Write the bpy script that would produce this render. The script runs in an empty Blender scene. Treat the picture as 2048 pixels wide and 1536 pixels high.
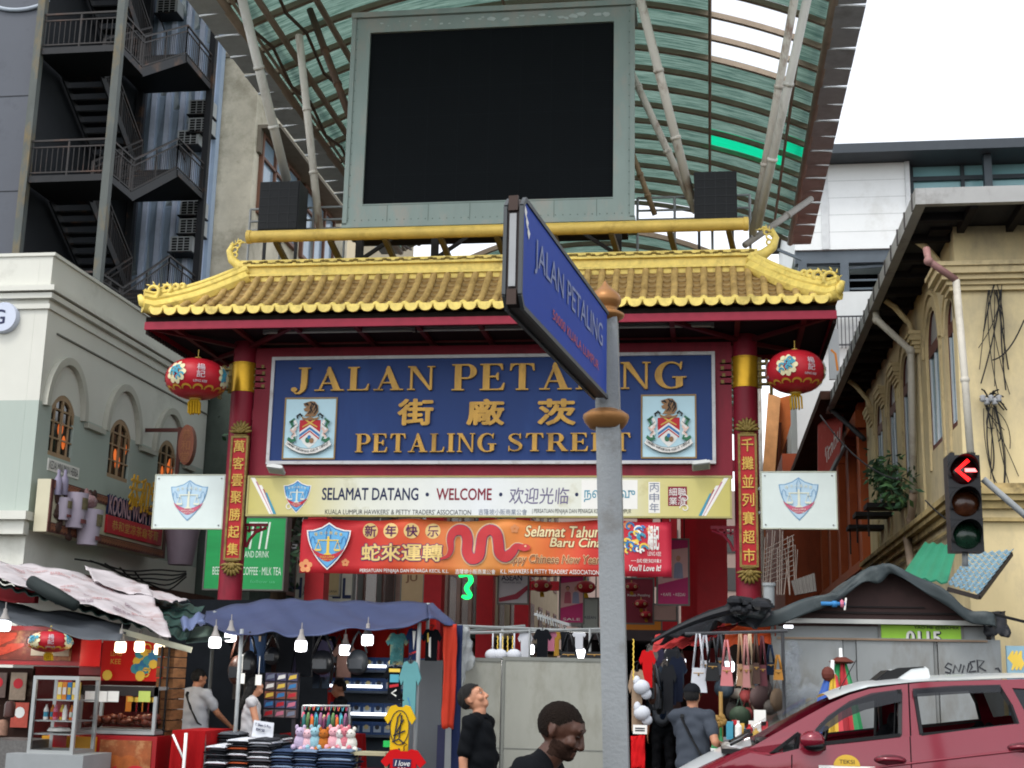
import bpy,bmesh,math,random
from math import sin,cos,pi,radians,atan2,sqrt
from mathutils import Vector,Matrix
from mathutils.geometry import tessellate_polygon
random.seed(7)
SC=bpy.context.scene
COL=SC.collection
# camera
YAW,PITCH,ROLL,FPX=radians(8.4),radians(12.4),0.022,2700.0
CAM=Vector((0,0,1.6))
cam=bpy.data.cameras.new('camera')
cam.sensor_width=36.0
cam.lens=FPX/2048*36
cam.clip_start,cam.clip_end=0.1,3000
camo=bpy.data.objects.new('camera',cam)
COL.objects.link(camo)
FW=Vector((-sin(YAW)*cos(PITCH),cos(YAW)*cos(PITCH),sin(PITCH)))
_r=Vector((cos(YAW),sin(YAW),0));_u=_r.cross(FW)
RT=_r*cos(ROLL)+_u*sin(ROLL);UP=_u*cos(ROLL)-_r*sin(ROLL)
camo.matrix_world=Matrix(((RT.x,UP.x,-FW.x,0),(RT.y,UP.y,-FW.y,0),(RT.z,UP.z,-FW.z,CAM.z),(0,0,0,1)))
SC.camera=camo
# sky, sun, exposure
SUN_EL,SUN_AZ=radians(58),radians(205)
w=bpy.data.worlds.new('World');SC.world=w;w.use_nodes=True
nt=w.node_tree;nt.nodes.clear()
sky=nt.nodes.new('ShaderNodeTexSky');sky.sky_type='NISHITA';sky.sun_disc=False
sky.sun_elevation=SUN_EL;sky.sun_rotation=SUN_AZ;sky.dust_density=1.5;sky.air_density=1.0;sky.ozone_density=1.0
hs=nt.nodes.new('ShaderNodeHueSaturation');hs.inputs['Saturation'].default_value=0.22;hs.inputs['Value'].default_value=1.9
bg=nt.nodes.new('ShaderNodeBackground');bg.inputs['Strength'].default_value=0.15
wo=nt.nodes.new('ShaderNodeOutputWorld')
nt.links.new(sky.outputs[0],hs.inputs['Color']);nt.links.new(hs.outputs[0],bg.inputs[0]);nt.links.new(bg.outputs[0],wo.inputs[0])
sl=bpy.data.lights.new('sun','SUN');sl.energy=0.9;sl.angle=radians(12);sl.color=(1,0.95,0.87)
so=bpy.data.objects.new('sun',sl);COL.objects.link(so)
sd=Vector((sin(SUN_AZ)*cos(SUN_EL),cos(SUN_AZ)*cos(SUN_EL),sin(SUN_EL)))
so.rotation_euler=(-sd).to_track_quat('-Z','Y').to_euler()
SC.view_settings.view_transform='Standard';SC.view_settings.look='None'
SC.view_settings.exposure=0.48;SC.view_settings.gamma=1
SC.render.engine='CYCLES'
SC.cycles.filter_width=1.9;SC.cycles.max_bounces=6;SC.cycles.transparent_max_bounces=12;SC.cycles.use_denoising=True
SC.cycles.sample_clamp_indirect=4;SC.cycles.caustics_reflective=False;SC.cycles.caustics_refractive=False
# photo pixel -> world point on a plane (used only while laying things out)
def ray(px,py):return FW+RT*((px-1024)/FPX)-UP*((py-768)/FPX)
def at(px,py,Y):
 d=ray(px,py);return CAM+d*(Y/d.y)
def atx(px,py,X):
 d=ray(px,py);return CAM+d*(X/d.x)
def atz(px,py,Z):
 d=ray(px,py);return CAM+d*((Z-CAM.z)/d.z)
# materials
MC={}
def lin(c):
 if isinstance(c,str):
  c=tuple(int(c[i:i+2],16)/255 for i in(0,2,4))
  return tuple((v/12.92 if v<=.04045 else((v+.055)/1.055)**2.4)for v in c)
 return c
def M(name,col,rough=.6,metal=0.,var=.18,scale=2.5,dirt=None,damt=.45,dscale=1.2,stretch=(1,1,1),bump=0.,bscale=30.,
  emit=0.,ecol=None,coat=0.,trans=0.,alpha=1.,spec=.28,stops=None,axis='X',sheen=0.,wave=None):
 """Principled material: base colour broken up by noise, an optional dirt/rust layer with a patchy outline, optional bump."""
 if name in MC:return MC[name]
 m=bpy.data.materials.new(name);m.use_nodes=True;MC[name]=m
 n=m.node_tree.nodes;L=m.node_tree.links;b=n['Principled BSDF']
 c=lin(col)
 if rough>=.75:spec=min(spec,.07)
 tc=n.new('ShaderNodeTexCoord');mp=n.new('ShaderNodeMapping');mp.inputs['Scale'].default_value=stretch
 L.new(tc.outputs['Object'],mp.inputs[0])
 out=None
 if stops:
  sp=n.new('ShaderNodeSeparateXYZ');L.new(tc.outputs['Object'],sp.inputs[0])
  mr=n.new('ShaderNodeMapRange');mr.inputs['From Min'].default_value=stops[0];mr.inputs['From Max'].default_value=stops[1]
  L.new(sp.outputs[axis],mr.inputs[0]);cr=n.new('ShaderNodeValToRGB');L.new(mr.outputs[0],cr.inputs[0])
  for i,(p,cc)in enumerate(stops[2]):
   e=cr.color_ramp.elements[i]if i<2 else cr.color_ramp.elements.new(p)
   e.position=p;e.color=(*lin(cc),1)
  out=cr.outputs[0]
 no=n.new('ShaderNodeTexNoise');no.inputs['Scale'].default_value=scale;no.inputs['Detail'].default_value=6;no.inputs['Roughness'].default_value=.65
 L.new(mp.outputs[0],no.inputs['Vector'])
 mr=n.new('ShaderNodeMapRange');mr.inputs['From Min'].default_value=.25;mr.inputs['From Max'].default_value=.75
 mr.inputs['To Min'].default_value=1-var;mr.inputs['To Max'].default_value=1+var*.7;L.new(no.outputs[0],mr.inputs[0])
 mx=n.new('ShaderNodeMix');mx.data_type='RGBA';mx.blend_type='MULTIPLY';mx.inputs['Factor'].default_value=1
 if out:L.new(out,mx.inputs['A'])
 else:mx.inputs['A'].default_value=(*c,1)
 cb=n.new('ShaderNodeCombineXYZ')
 for i in range(3):L.new(mr.outputs[0],cb.inputs[i])
 L.new(cb.outputs[0],mx.inputs['B']);out=mx.outputs['Result']
 if dirt is not None:
  n2=n.new('ShaderNodeTexNoise');n2.inputs['Scale'].default_value=dscale;n2.inputs['Detail'].default_value=9;n2.inputs['Roughness'].default_value=.7
  L.new(mp.outputs[0],n2.inputs['Vector'])
  r2=n.new('ShaderNodeMapRange');r2.inputs['From Min'].default_value=.62-damt*.3;r2.inputs['From Max'].default_value=.72-damt*.12
  r2.inputs['To Max'].default_value=min(1,damt+.35);L.new(n2.outputs[0],r2.inputs[0])
  m2=n.new('ShaderNodeMix');m2.data_type='RGBA';L.new(r2.outputs[0],m2.inputs['Factor']);L.new(out,m2.inputs['A'])
  m2.inputs['B'].default_value=(*lin(dirt),1);out=m2.outputs['Result']
 if wave:
  wv=n.new('ShaderNodeTexWave');wv.bands_direction=wave[1];wv.inputs['Scale'].default_value=wave[0];wv.inputs['Distortion'].default_value=wave[4]if len(wave)>4 else 0
  L.new(tc.outputs['Object'],wv.inputs[0])
  r3=n.new('ShaderNodeMapRange');r3.inputs['From Min'].default_value=wave[3];r3.inputs['From Max'].default_value=min(1,wave[3]+.12);L.new(wv.outputs[1],r3.inputs[0])
  m3=n.new('ShaderNodeMix');m3.data_type='RGBA';L.new(r3.outputs[0],m3.inputs['Factor']);L.new(out,m3.inputs['A'])
  m3.inputs['B'].default_value=(*lin(wave[2]),1);out=m3.outputs['Result']
 L.new(out,b.inputs['Base Color'])
 b.inputs['Roughness'].default_value=rough;b.inputs['Metallic'].default_value=metal
 b.inputs['Specular IOR Level'].default_value=spec
 if coat:b.inputs['Coat Weight'].default_value=coat;b.inputs['Coat Roughness'].default_value=.08
 if trans:b.inputs['Transmission Weight'].default_value=trans;b.inputs['IOR'].default_value=1.05
 if alpha<1:b.inputs['Alpha'].default_value=alpha
 if emit:
  if ecol is None:L.new(out,b.inputs['Emission Color'])
  else:b.inputs['Emission Color'].default_value=(*lin(ecol),1)
  b.inputs['Emission Strength'].default_value=emit
 if bump:
  n3=n.new('ShaderNodeTexNoise');n3.inputs['Scale'].default_value=bscale;n3.inputs['Detail'].default_value=5;L.new(mp.outputs[0],n3.inputs['Vector'])
  bp=n.new('ShaderNodeBump');bp.inputs['Strength'].default_value=bump;bp.inputs['Distance'].default_value=.02
  L.new(n3.outputs[0],bp.inputs['Height']);L.new(bp.outputs[0],b.inputs['Normal'])
 return m
# mesh builder
X3,Y3,Z3=Vector((1,0,0)),Vector((0,1,0)),Vector((0,0,1))
class MB:
 def __init__(s):s.v=[];s.f=[];s.m=[];s.cur=0
 def mat(s,i):s.cur=i;return s
 def add(s,vs,fs):
  k=len(s.v);s.v+=[Vector(p)for p in vs];s.f+=[tuple(i+k for i in f)for f in fs];s.m+=[s.cur]*len(fs);return s
 def box(s,a,b,M4=None):
  x0,y0,z0=a;x1,y1,z1=b
  vs=[Vector(p)for p in((x0,y0,z0),(x1,y0,z0),(x1,y1,z0),(x0,y1,z0),(x0,y0,z1),(x1,y0,z1),(x1,y1,z1),(x0,y1,z1))]
  if M4 is not None:vs=[M4@p for p in vs]
  return s.add(vs,[(0,3,2,1),(4,5,6,7),(0,1,5,4),(1,2,6,5),(2,3,7,6),(3,0,4,7)])
 def cbox(s,c,d,M4=None):return s.box([c[i]-d[i]/2 for i in range(3)],[c[i]+d[i]/2 for i in range(3)],M4)
 def bar(s,p,q,w,h=None,up=Z3):
  """rectangular bar from p to q"""
  p,q=Vector(p),Vector(q);h=h or w;d=(q-p).normalized()
  a=d.cross(up)
  if a.length<1e-4:a=d.cross(X3)
  a.normalize();b=a.cross(d).normalized();a*=w/2;b*=h/2
  vs=[p-a-b,p+a-b,p+a+b,p-a+b,q-a-b,q+a-b,q+a+b,q-a+b]
  return s.add(vs,[(0,3,2,1),(4,5,6,7),(0,1,5,4),(1,2,6,5),(2,3,7,6),(3,0,4,7)])
 def tube(s,path,r,n=10,cap=True,closed=False):
  P=[Vector(p)for p in path];k=len(P);R=r if isinstance(r,(list,tuple))else[r]*k
  base=len(s.v);ref=None
  for i,p in enumerate(P):
   d=(P[min(i+1,k-1)]-P[max(i-1,0)])
   d=d.normalized()if d.length>1e-9 else Z3
   if ref is None:ref=d.orthogonal().normalized()
   a=(ref-d*ref.dot(d))
   a=a.normalized()if a.length>1e-6 else d.orthogonal().normalized()
   ref=a;b=d.cross(a)
   for j in range(n):
    t=2*pi*j/n;s.v.append(p+(a*cos(t)+b*sin(t))*R[i])
  for i in range(k-1):
   for j in range(n):
    s.f.append((base+i*n+j,base+i*n+(j+1)%n,base+(i+1)*n+(j+1)%n,base+(i+1)*n+j));s.m.append(s.cur)
  if cap:
   s.f.append(tuple(base+j for j in reversed(range(n))));s.f.append(tuple(base+(k-1)*n+j for j in range(n)));s.m+=[s.cur]*2
  return s
 def lathe(s,prof,o=(0,0,0),n=20,axis=Z3,sy=1.):
  """prof = [(r, h)...] turned about axis through o"""
  o=Vector(o);ax=Vector(axis).normalized();a=ax.orthogonal().normalized()if abs(ax.z)<.99 else X3;b=ax.cross(a);base=len(s.v);k=len(prof)
  for r,h in prof:
   for j in range(n):
    t=2*pi*j/n;s.v.append(o+ax*h+(a*cos(t)+b*sin(t)*sy)*r)
  for i in range(k-1):
   for j in range(n):
    s.f.append((base+i*n+j,base+i*n+(j+1)%n,base+(i+1)*n+(j+1)%n,base+(i+1)*n+j));s.m.append(s.cur)
  if prof[0][0]>1e-5:s.f.append(tuple(base+j for j in reversed(range(n))));s.m.append(s.cur)
  if prof[-1][0]>1e-5:s.f.append(tuple(base+(k-1)*n+j for j in range(n)));s.m.append(s.cur)
  return s
 def poly(s,pts,O=(0,0,0),u=X3,v=Z3,depth=0.,holes=()):
  """flat shape from 2D loops; with depth it is a slab whose front stands depth proud of O along u x v"""
  O,u,v=Vector(O),Vector(u),Vector(v);nn=u.cross(v).normalized()
  loops=[[Vector((p[0],p[1],0))for p in pts]]+[[Vector((p[0],p[1],0))for p in h]for h in holes]
  tris=tessellate_polygon(loops);flat=[p for l in loops for p in l]
  W=[O+u*p.x+v*p.y for p in flat]
  fx=[]
  for t in tris:
   a,b,c=t
   ar=(flat[b]-flat[a]).cross(flat[c]-flat[a]).z
   fx.append((a,b,c)if ar>0 else(a,c,b))
  k=len(W)
  s.add([p+nn*depth for p in W],fx)
  if depth:
   s.add(W,[tuple(reversed(f))for f in fx])
   st=0;b0=len(s.v)-2*k;b1=len(s.v)-k
   for l in loops:
    L=len(l);area=sum(l[i].x*l[(i+1)%L].y-l[(i+1)%L].x*l[i].y for i in range(L))
    outer=st==0
    for i in range(L):
     i2=(i+1)%L;q=(b1+st+i,b1+st+i2,b0+st+i2,b0+st+i)
     if(area>0)!=outer:q=tuple(reversed(q))
     s.f.append(q);s.m.append(s.cur)
    st+=L
  return s
 def grid(s,fn,nu,nv,flip=False):
  base=len(s.v)
  for i in range(nu+1):
   for j in range(nv+1):s.v.append(Vector(fn(i/nu,j/nv)))
  for i in range(nu):
   for j in range(nv):
    a=base+i*(nv+1)+j;q=(a,a+nv+1,a+nv+2,a+1)
    s.f.append(tuple(reversed(q))if flip else q);s.m.append(s.cur)
  return s
 def sheet(s,fn,nu,nv,th):
  """a curved sheet of real thickness th"""
  e=1e-3
  def nrm(a,b):
   a=min(max(a,e),1-e);b=min(max(b,e),1-e)
   du=Vector(fn(a+e,b))-Vector(fn(a-e,b));dv=Vector(fn(a,b+e))-Vector(fn(a,b-e))
   c=du.cross(dv);return c.normalized()if c.length>1e-12 else Z3
  s.grid(fn,nu,nv);s.grid(lambda a,b:Vector(fn(a,b))-nrm(a,b)*th,nu,nv,True)
  k=(nu+1)*(nv+1);A=len(s.v)-2*k;B=len(s.v)-k
  rim=[(i,0)for i in range(nu+1)]+[(nu,j)for j in range(1,nv+1)]+[(i,nv)for i in range(nu-1,-1,-1)]+[(0,j)for j in range(nv-1,0,-1)]
  for q in range(len(rim)):
   i,j=rim[q];i2,j2=rim[(q+1)%len(rim)];a=i*(nv+1)+j;b=i2*(nv+1)+j2
   s.f.append((A+b,A+a,B+a,B+b));s.m.append(s.cur)
  return s
 def ball(s,c,r,nu=12,nv=8,M4=None):
  r=r if isinstance(r,(tuple,list))else(r,r,r);base=len(s.v)
  for i in range(nv+1):
   ph=-pi/2+pi*i/nv
   for j in range(nu):
    t=2*pi*j/nu;p=Vector((r[0]*cos(ph)*cos(t),r[1]*cos(ph)*sin(t),r[2]*sin(ph)))
    if M4 is not None:p=M4@p
    s.v.append(p+Vector(c))
  for i in range(nv):
   for j in range(nu):
    s.f.append((base+i*nu+j,base+i*nu+(j+1)%nu,base+(i+1)*nu+(j+1)%nu,base+(i+1)*nu+j));s.m.append(s.cur)
  return s
 def build(s,name,mats,parent=None,smooth=False,world=True,origin=None):
  me=bpy.data.meshes.new(name)
  off=Vector((0,0,0))
  if parent is not None:
   if world:
    p=parent
    while p is not None:off+=Vector(p.location);p=p.parent
  elif origin is not None:off=Vector(origin)
  elif s.v:
   xs=[p.x for p in s.v];ys=[p.y for p in s.v]
   off=Vector(((min(xs)+max(xs))/2,(min(ys)+max(ys))/2,min(p.z for p in s.v)))
  me.from_pydata([p-off for p in s.v],[],s.f)
  mats=mats if isinstance(mats,(list,tuple))else[mats]
  for m in mats:me.materials.append(m)
  if len(mats)>1:me.polygons.foreach_set('material_index',s.m)
  if smooth is True:me.polygons.foreach_set('use_smooth',[True]*len(s.f))
  me.update()
  if smooth and smooth is not True:me.polygons.foreach_set('use_smooth',[True]*len(s.f));me.set_sharp_from_angle(angle=radians(smooth))
  o=bpy.data.objects.new(name,me);COL.objects.link(o)
  if parent is not None:o.parent=parent
  else:o.location=off
  return o
def tag(o,label=None,cat=None,group=None,kind=None):
 if label:o['label']=label
 if cat:o['category']=cat
 if group:o['group']=group
 if kind:o['kind']=kind
 return o
def T(name,label,cat,loc=(0,0,0),rz=0.,group=None):
 o=bpy.data.objects.new(name,None);COL.objects.link(o);o.location=loc;o.rotation_euler=(0,0,rz);o.empty_display_size=.2
 return tag(o,label,cat,group)
def clone(o,loc=None,rz=None,label=None,parent=None):
 """copy of a thing with its parts and sub-parts"""
 c=o.copy();COL.objects.link(c)
 if parent is not None:c.parent=parent
 if loc is not None:c.location=loc
 if rz is not None:c.rotation_euler=(0,0,rz)
 if label:c['label']=label
 for ch in list(o.children):clone(ch,parent=c)
 return c
def struct(o):o['kind']='structure';return o
def text_mb(mb,body,O,w=None,h=None,u=X3,v=Z3,depth=.004,bold=0.,shear=0.,space=1.,align='C'):
 """lettering as mesh, fitted to width w and/or height h, centred (or left aligned) on O"""
 c=bpy.data.curves.new('lettering','FONT');c.body=body;c.size=1;c.shear=shear;c.space_character=space;c.align_x='CENTER';c.resolution_u=3
 o=bpy.data.objects.new('lettering_tmp',c);COL.objects.link(o);bpy.context.view_layer.update()
 me=bpy.data.meshes.new_from_object(o);bpy.data.objects.remove(o);bpy.data.curves.remove(c)
 P=[p.co.copy()for p in me.vertices];F=[tuple(p.vertices)for p in me.polygons];bpy.data.meshes.remove(me)
 if not P:return mb
 x0,x1=min(p.x for p in P),max(p.x for p in P);y0,y1=min(p.y for p in P),max(p.y for p in P)
 sx=w/(x1-x0)if w else None;sy=h/(y1-y0)if h else None
 sx=sx or sy;sy=sy or sx
 ox=(x0+x1)/2 if align=='C' else x0
 O,u,v=Vector(O),Vector(u),Vector(v);nn=u.cross(v).normalized()
 vs=[O+u*((p.x-ox)*sx)+v*((p.y-(y0+y1)/2)*sy)+nn*depth for p in P]
 def nz(f):return(P[f[1]]-P[f[0]]).cross(P[f[2]]-P[f[0]]).z
 F=[f if nz(f)>0 else tuple(reversed(f))for f in F]
 sh=[(0,0)]if not bold else[(0,0),(bold,0),(-bold,0),(0,bold),(0,-bold),(bold*.7,bold*.7),(-bold*.7,bold*.7),(bold*.7,-bold*.7),(-bold*.7,-bold*.7)]
 for i,(ax,ay)in enumerate(sh[1:]):mb.add([p+u*(ax*sx)+v*(ay*sy)-nn*(.0006*(i+1))for p in vs],F)
 mb.add(vs,F)
 if depth>.008:
  from collections import Counter
  ed=Counter()
  for f in F:
   for i in range(len(f)):ed[(f[i],f[(i+1)%len(f)])]+=1
  k=len(mb.v)-len(vs);b=len(mb.v);mb.v+=[p-nn*depth for p in vs]
  for(a,c2)in ed:
   if(c2,a)not in ed:mb.f.append((k+c2,k+a,b+a,b+c2));mb.m.append(mb.cur)
 return mb
def ptext(mb,body,x0,y0,x1,y1,Y,**k):
 """lettering filling a rectangle of the photo, on the plane y = Y facing the street"""
 c=at((x0+x1)/2,(y0+y1)/2,Y);a=at(x0,(y0+y1)/2,Y);b=at(x1,(y0+y1)/2,Y);t=at((x0+x1)/2,y0,Y);d=at((x0+x1)/2,y1,Y)
 return text_mb(mb,body,c,b.x-a.x,t.z-d.z,**k)
def prect(x0,y0,x1,y1,Y):
 a=at(x0,(y0+y1)/2,Y);b=at(x1,(y0+y1)/2,Y);t=at((x0+x1)/2,y0,Y);d=at((x0+x1)/2,y1,Y)
 return a.x,b.x,d.z,t.z
def disc(r,n=20,cx=0,cy=0,ry=None,a0=0,a1=2*pi):
 full=abs(a1-a0-2*pi)<1e-6
 k=n if full else n+1
 return[(cx+r*cos(a0+(a1-a0)*i/n),cy+(ry or r)*sin(a0+(a1-a0)*i/n))for i in range(k)]
def ribbon(pts,wd):
 """2D stroke of width wd (number or list) along pts"""
 n=len(pts);L=[];R=[]
 for i in range(n):
  a=Vector(pts[max(i-1,0)]);b=Vector(pts[min(i+1,n-1)]);d=(b-a).normalized();q=Vector((-d.y,d.x));h=(wd[i]if isinstance(wd,(list,tuple))else wd)/2
  p=Vector(pts[i]);L.append(tuple(p+q*h));R.append(tuple(p-q*h))
 return R+L[::-1]
def bez(p0,p1,p2,n=8):return[tuple(Vector(p0)*(1-t)**2+Vector(p1)*2*t*(1-t)+Vector(p2)*t*t)for t in[i/n for i in range(n+1)]]
def sag(p,q,s,n=10):
 p,q=Vector(p),Vector(q);return[p.lerp(q,i/n)-Z3*s*4*(i/n)*(1-i/n)for i in range(n+1)]
def hsh(*a):
 x=sin(sum(v*k for v,k in zip(a,(12.9898,78.233,37.719))))*43758.5453;return x-math.floor(x)
# shared materials
RED=M('gate_red_paint','7c1428',.55,var=.22,dirt='4a0d18',damt=.25,stretch=(1,1,.3))
REDD=M('dark_red_paint','5a0f1c',.6,var=.25)
GOLD=M('gold_paint','ccae58',.5,metal=.1,var=.2,scale=4,dirt='6b5120',damt=.2)
GOLDY=M('glazed_yellow_tile','dcc468',.45,var=.25,scale=8,dirt='7c6a30',damt=.25,dscale=3)
GOLDT=M('weathered_tile_tube','ad9058',.6,var=.4,scale=7,dirt='6a5228',damt=.35,dscale=3)
GOLDD=M('aged_gold_relief','7d6a34',.5,metal=.2,var=.35,scale=9,dirt='3a2e18',damt=.4,dscale=6)
LETG=M('gilt_letter','b58b3c',.45,metal=.1,var=.3,scale=5,dirt='7a5a26',damt=.35,dscale=3,stretch=(1,1,.4))
BLUEB=M('blue_board_enamel','103066',.55,var=.12,scale=1.2,dirt='1b3c72',damt=.3,stretch=(1,1,.25))
WHITE=M('white_paint','d6d8d6',.6,var=.08,dirt='a7a498',damt=.2)
CREAMW=M('off_white_vinyl','d3d6d4',.5,var=.05)
BLACK=M('black_plastic','0b0c0e',.55,var=.2)
DARK=M('dark_void','0d0f12',.9,var=.3)
GREYM=M('grey_painted_steel','85898a',.5,var=.12,dirt='5f5a52',damt=.2)
ALU=M('aluminium','9a9d9d',.35,metal=.6,var=.1)
RUST=M('rusty_white_steel','c9c4b8',.6,var=.15,dirt='6b3f24',damt=.38,dscale=4,stretch=(1,1,.35))
BROWNST=M('brown_steel','5a4638',.65,var=.3,dirt='7a4a2c',damt=.3,dscale=3)
NAVY=M('navy_print','1c2547',.6,var=.05);MAROON=M('maroon_print','7a1c30',.6,var=.05)
GREYPR=M('grey_print','6e7688',.6,var=.05);DKPR=M('dark_print','24262c',.6,var=.05)
WHITEPR=M('white_print','dcdad4',.6,var=.04);REDPR=M('red_print','b01e2a',.55,var=.08)
GOLDPR=M('gold_print','c8a24a',.5,var=.15,scale=12);YELPR=M('yellow_print','d9b84a',.55,var=.08);TEALPR=M('teal_print','3f8aa0',.6,var=.1)
BLUEPR=M('blue_print','2f72a8',.55,var=.08);LBLUEPR=M('pale_blue_print','9fbfd2',.55,var=.06)
FBLUE=M('faded_blue_print','6f95b4',.6,var=.08);FPALE=M('faded_pale_print','aac3d3',.6,var=.06);FRED=M('faded_red_print','b85a72',.6,var=.1);FCREAM=M('faded_cream_print','d0d2bf',.6,var=.05)
GREENPR=M('green_print','2f6a4c',.6,var=.15);ORANGEPR=M('orange_print','cf7e2a',.6,var=.1);PINKPR=M('pink_print','c06a80',.6,var=.1)
FACEG=Vector((1,0,0))
# ground
mb=MB();mb.grid(lambda a,b:(-400+800*a,-60+1200*b,0),8,8)
struct(mb.build('ground',M('asphalt','37393b',.85,var=.25,scale=1.5,dirt='2a2a2a',damt=.4,bump=.3),origin=(0,0,0)))
mb=MB();mb.box((-40,13.6,0.0),(30,70,.12));
struct(mb.build('pavement',M('paving_slabs','5d5a56',.85,var=.25,scale=2,dirt='3a3835',damt=.4)))
mb=MB();mb.box((-40,13.28,0.0),(30,13.6,.14));struct(mb.build('kerb',M('kerb_concrete','77756f',.85,var=.2)))
mb=MB()
for k in range(-8,8):mb.box((k*3.,8.0,.004),(k*3.+1.6,8.1,.008))
struct(mb.build('road_marking',M('road_paint','b9b8b0',.7,var=.2)))
# heraldic shield of the traders (printed, several sizes)
def shield_pts(w,h):
 p=[(0,h*.5),(w*.16,h*.40),(w*.36,h*.34),(w*.5,h*.335)]
 for i in range(1,9):
  t=i/8;p.append((w*.5*(1-t**2.1)*(1-.04*sin(t*pi))+0,h*.335-(h*.835)*t))
 return[(-x,y)for x,y in reversed(p[1:-1])][:]+p if False else p+[(-x,y)for x,y in reversed(p[1:-1])]
def shield(parent,cx,cz,w,h,Y,faded=False,name='traders_emblem',light=False):
 O=Vector((cx,Y,cz));mats=[FBLUE,FPALE,FRED,FCREAM]if faded else[M('emblem_blue','2c5f96',.6),M('emblem_sky','5f9fca',.6),M('emblem_red','b52a3a',.6),YELPR if light else FCREAM]
 mats=mats+[WHITEPR]
 mb=MB();e=.003
 P=lambda i,pts,k:mb.mat(i).poly(pts,O-Y3*e*k,X3,Z3)
 if not faded:P(4,shield_pts(w*1.07,h*1.07),0)
 P(0,shield_pts(w,h),1);P(1,shield_pts(w*.94,h*.94),2)
 lo=[];hi=[]
 for i in range(13):
  t=-1+i/6;x=t*w*.455
  hi.append((t*w*.40,-h*.20+h*.15*abs(t)**1.8));
 for i in range(13):
  t=1-i/6
  lo.append((t*w*.33,-h*.35+h*.19*abs(t)**1.6))
 P(2,hi[::-1][::-1]+lo,3)
 for pts in([(-w*.035,h*.0-h*.17),(w*.035,-h*.17),(w*.025,h*.22),(-w*.025,h*.22)],[(-w*.1,-h*.2),(w*.1,-h*.2),(w*.06,-h*.16),(-w*.06,-h*.16)],
    [(-w*.26,h*.12),(w*.26,h*.12),(w*.26,h*.145),(-w*.26,h*.145)]):P(3,pts,4+len(pts)%2+(pts[0][0]<-w*.05)*1)
 for s in(-1,1):
  x=s*w*.23
  P(3,ribbon([(x,h*.12),(x-w*.07,-h*.07)],w*.014),7);P(3,ribbon([(x,h*.12),(x+w*.07,-h*.07)],w*.014),8)
  P(3,[(x-w*.09,-h*.07),(x-w*.06,-h*.115),(x+w*.06,-h*.115),(x+w*.09,-h*.07)],9)
  P(0,ribbon([(s*w*.42,h*.05),(s*w*.42,h*.16),(s*w*.38,h*.22),(s*w*.33,h*.16),(s*w*.32,h*.07),(s*w*.2,h*.06)],w*.016),5)
 P(0,ribbon([(-w*.05,h*.16),(-w*.05,h*.36),(0,h*.46),(w*.05,h*.36),(w*.05,h*.16)],w*.018),5)
 for i,ch in enumerate('隆市小販商會'):
  t=-1+i*.4
  mb.mat(3);text_mb(mb,ch,O+X3*(t*w*.3)+Z3*(h*.27+h*.03*(1-t*t))-Y3*.012,None,h*.075)
 mb.mat(3);text_mb(mb,'KUALA LUMPUR',O-Z3*h*.245-Y3*.015,w*.34,h*.045)
 text_mb(mb,'HAWKERS PETTY TRADERS',O-Z3*h*.305-Y3*.015,w*.26,h*.03)
 return mb.build(name,mats,parent)
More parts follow.
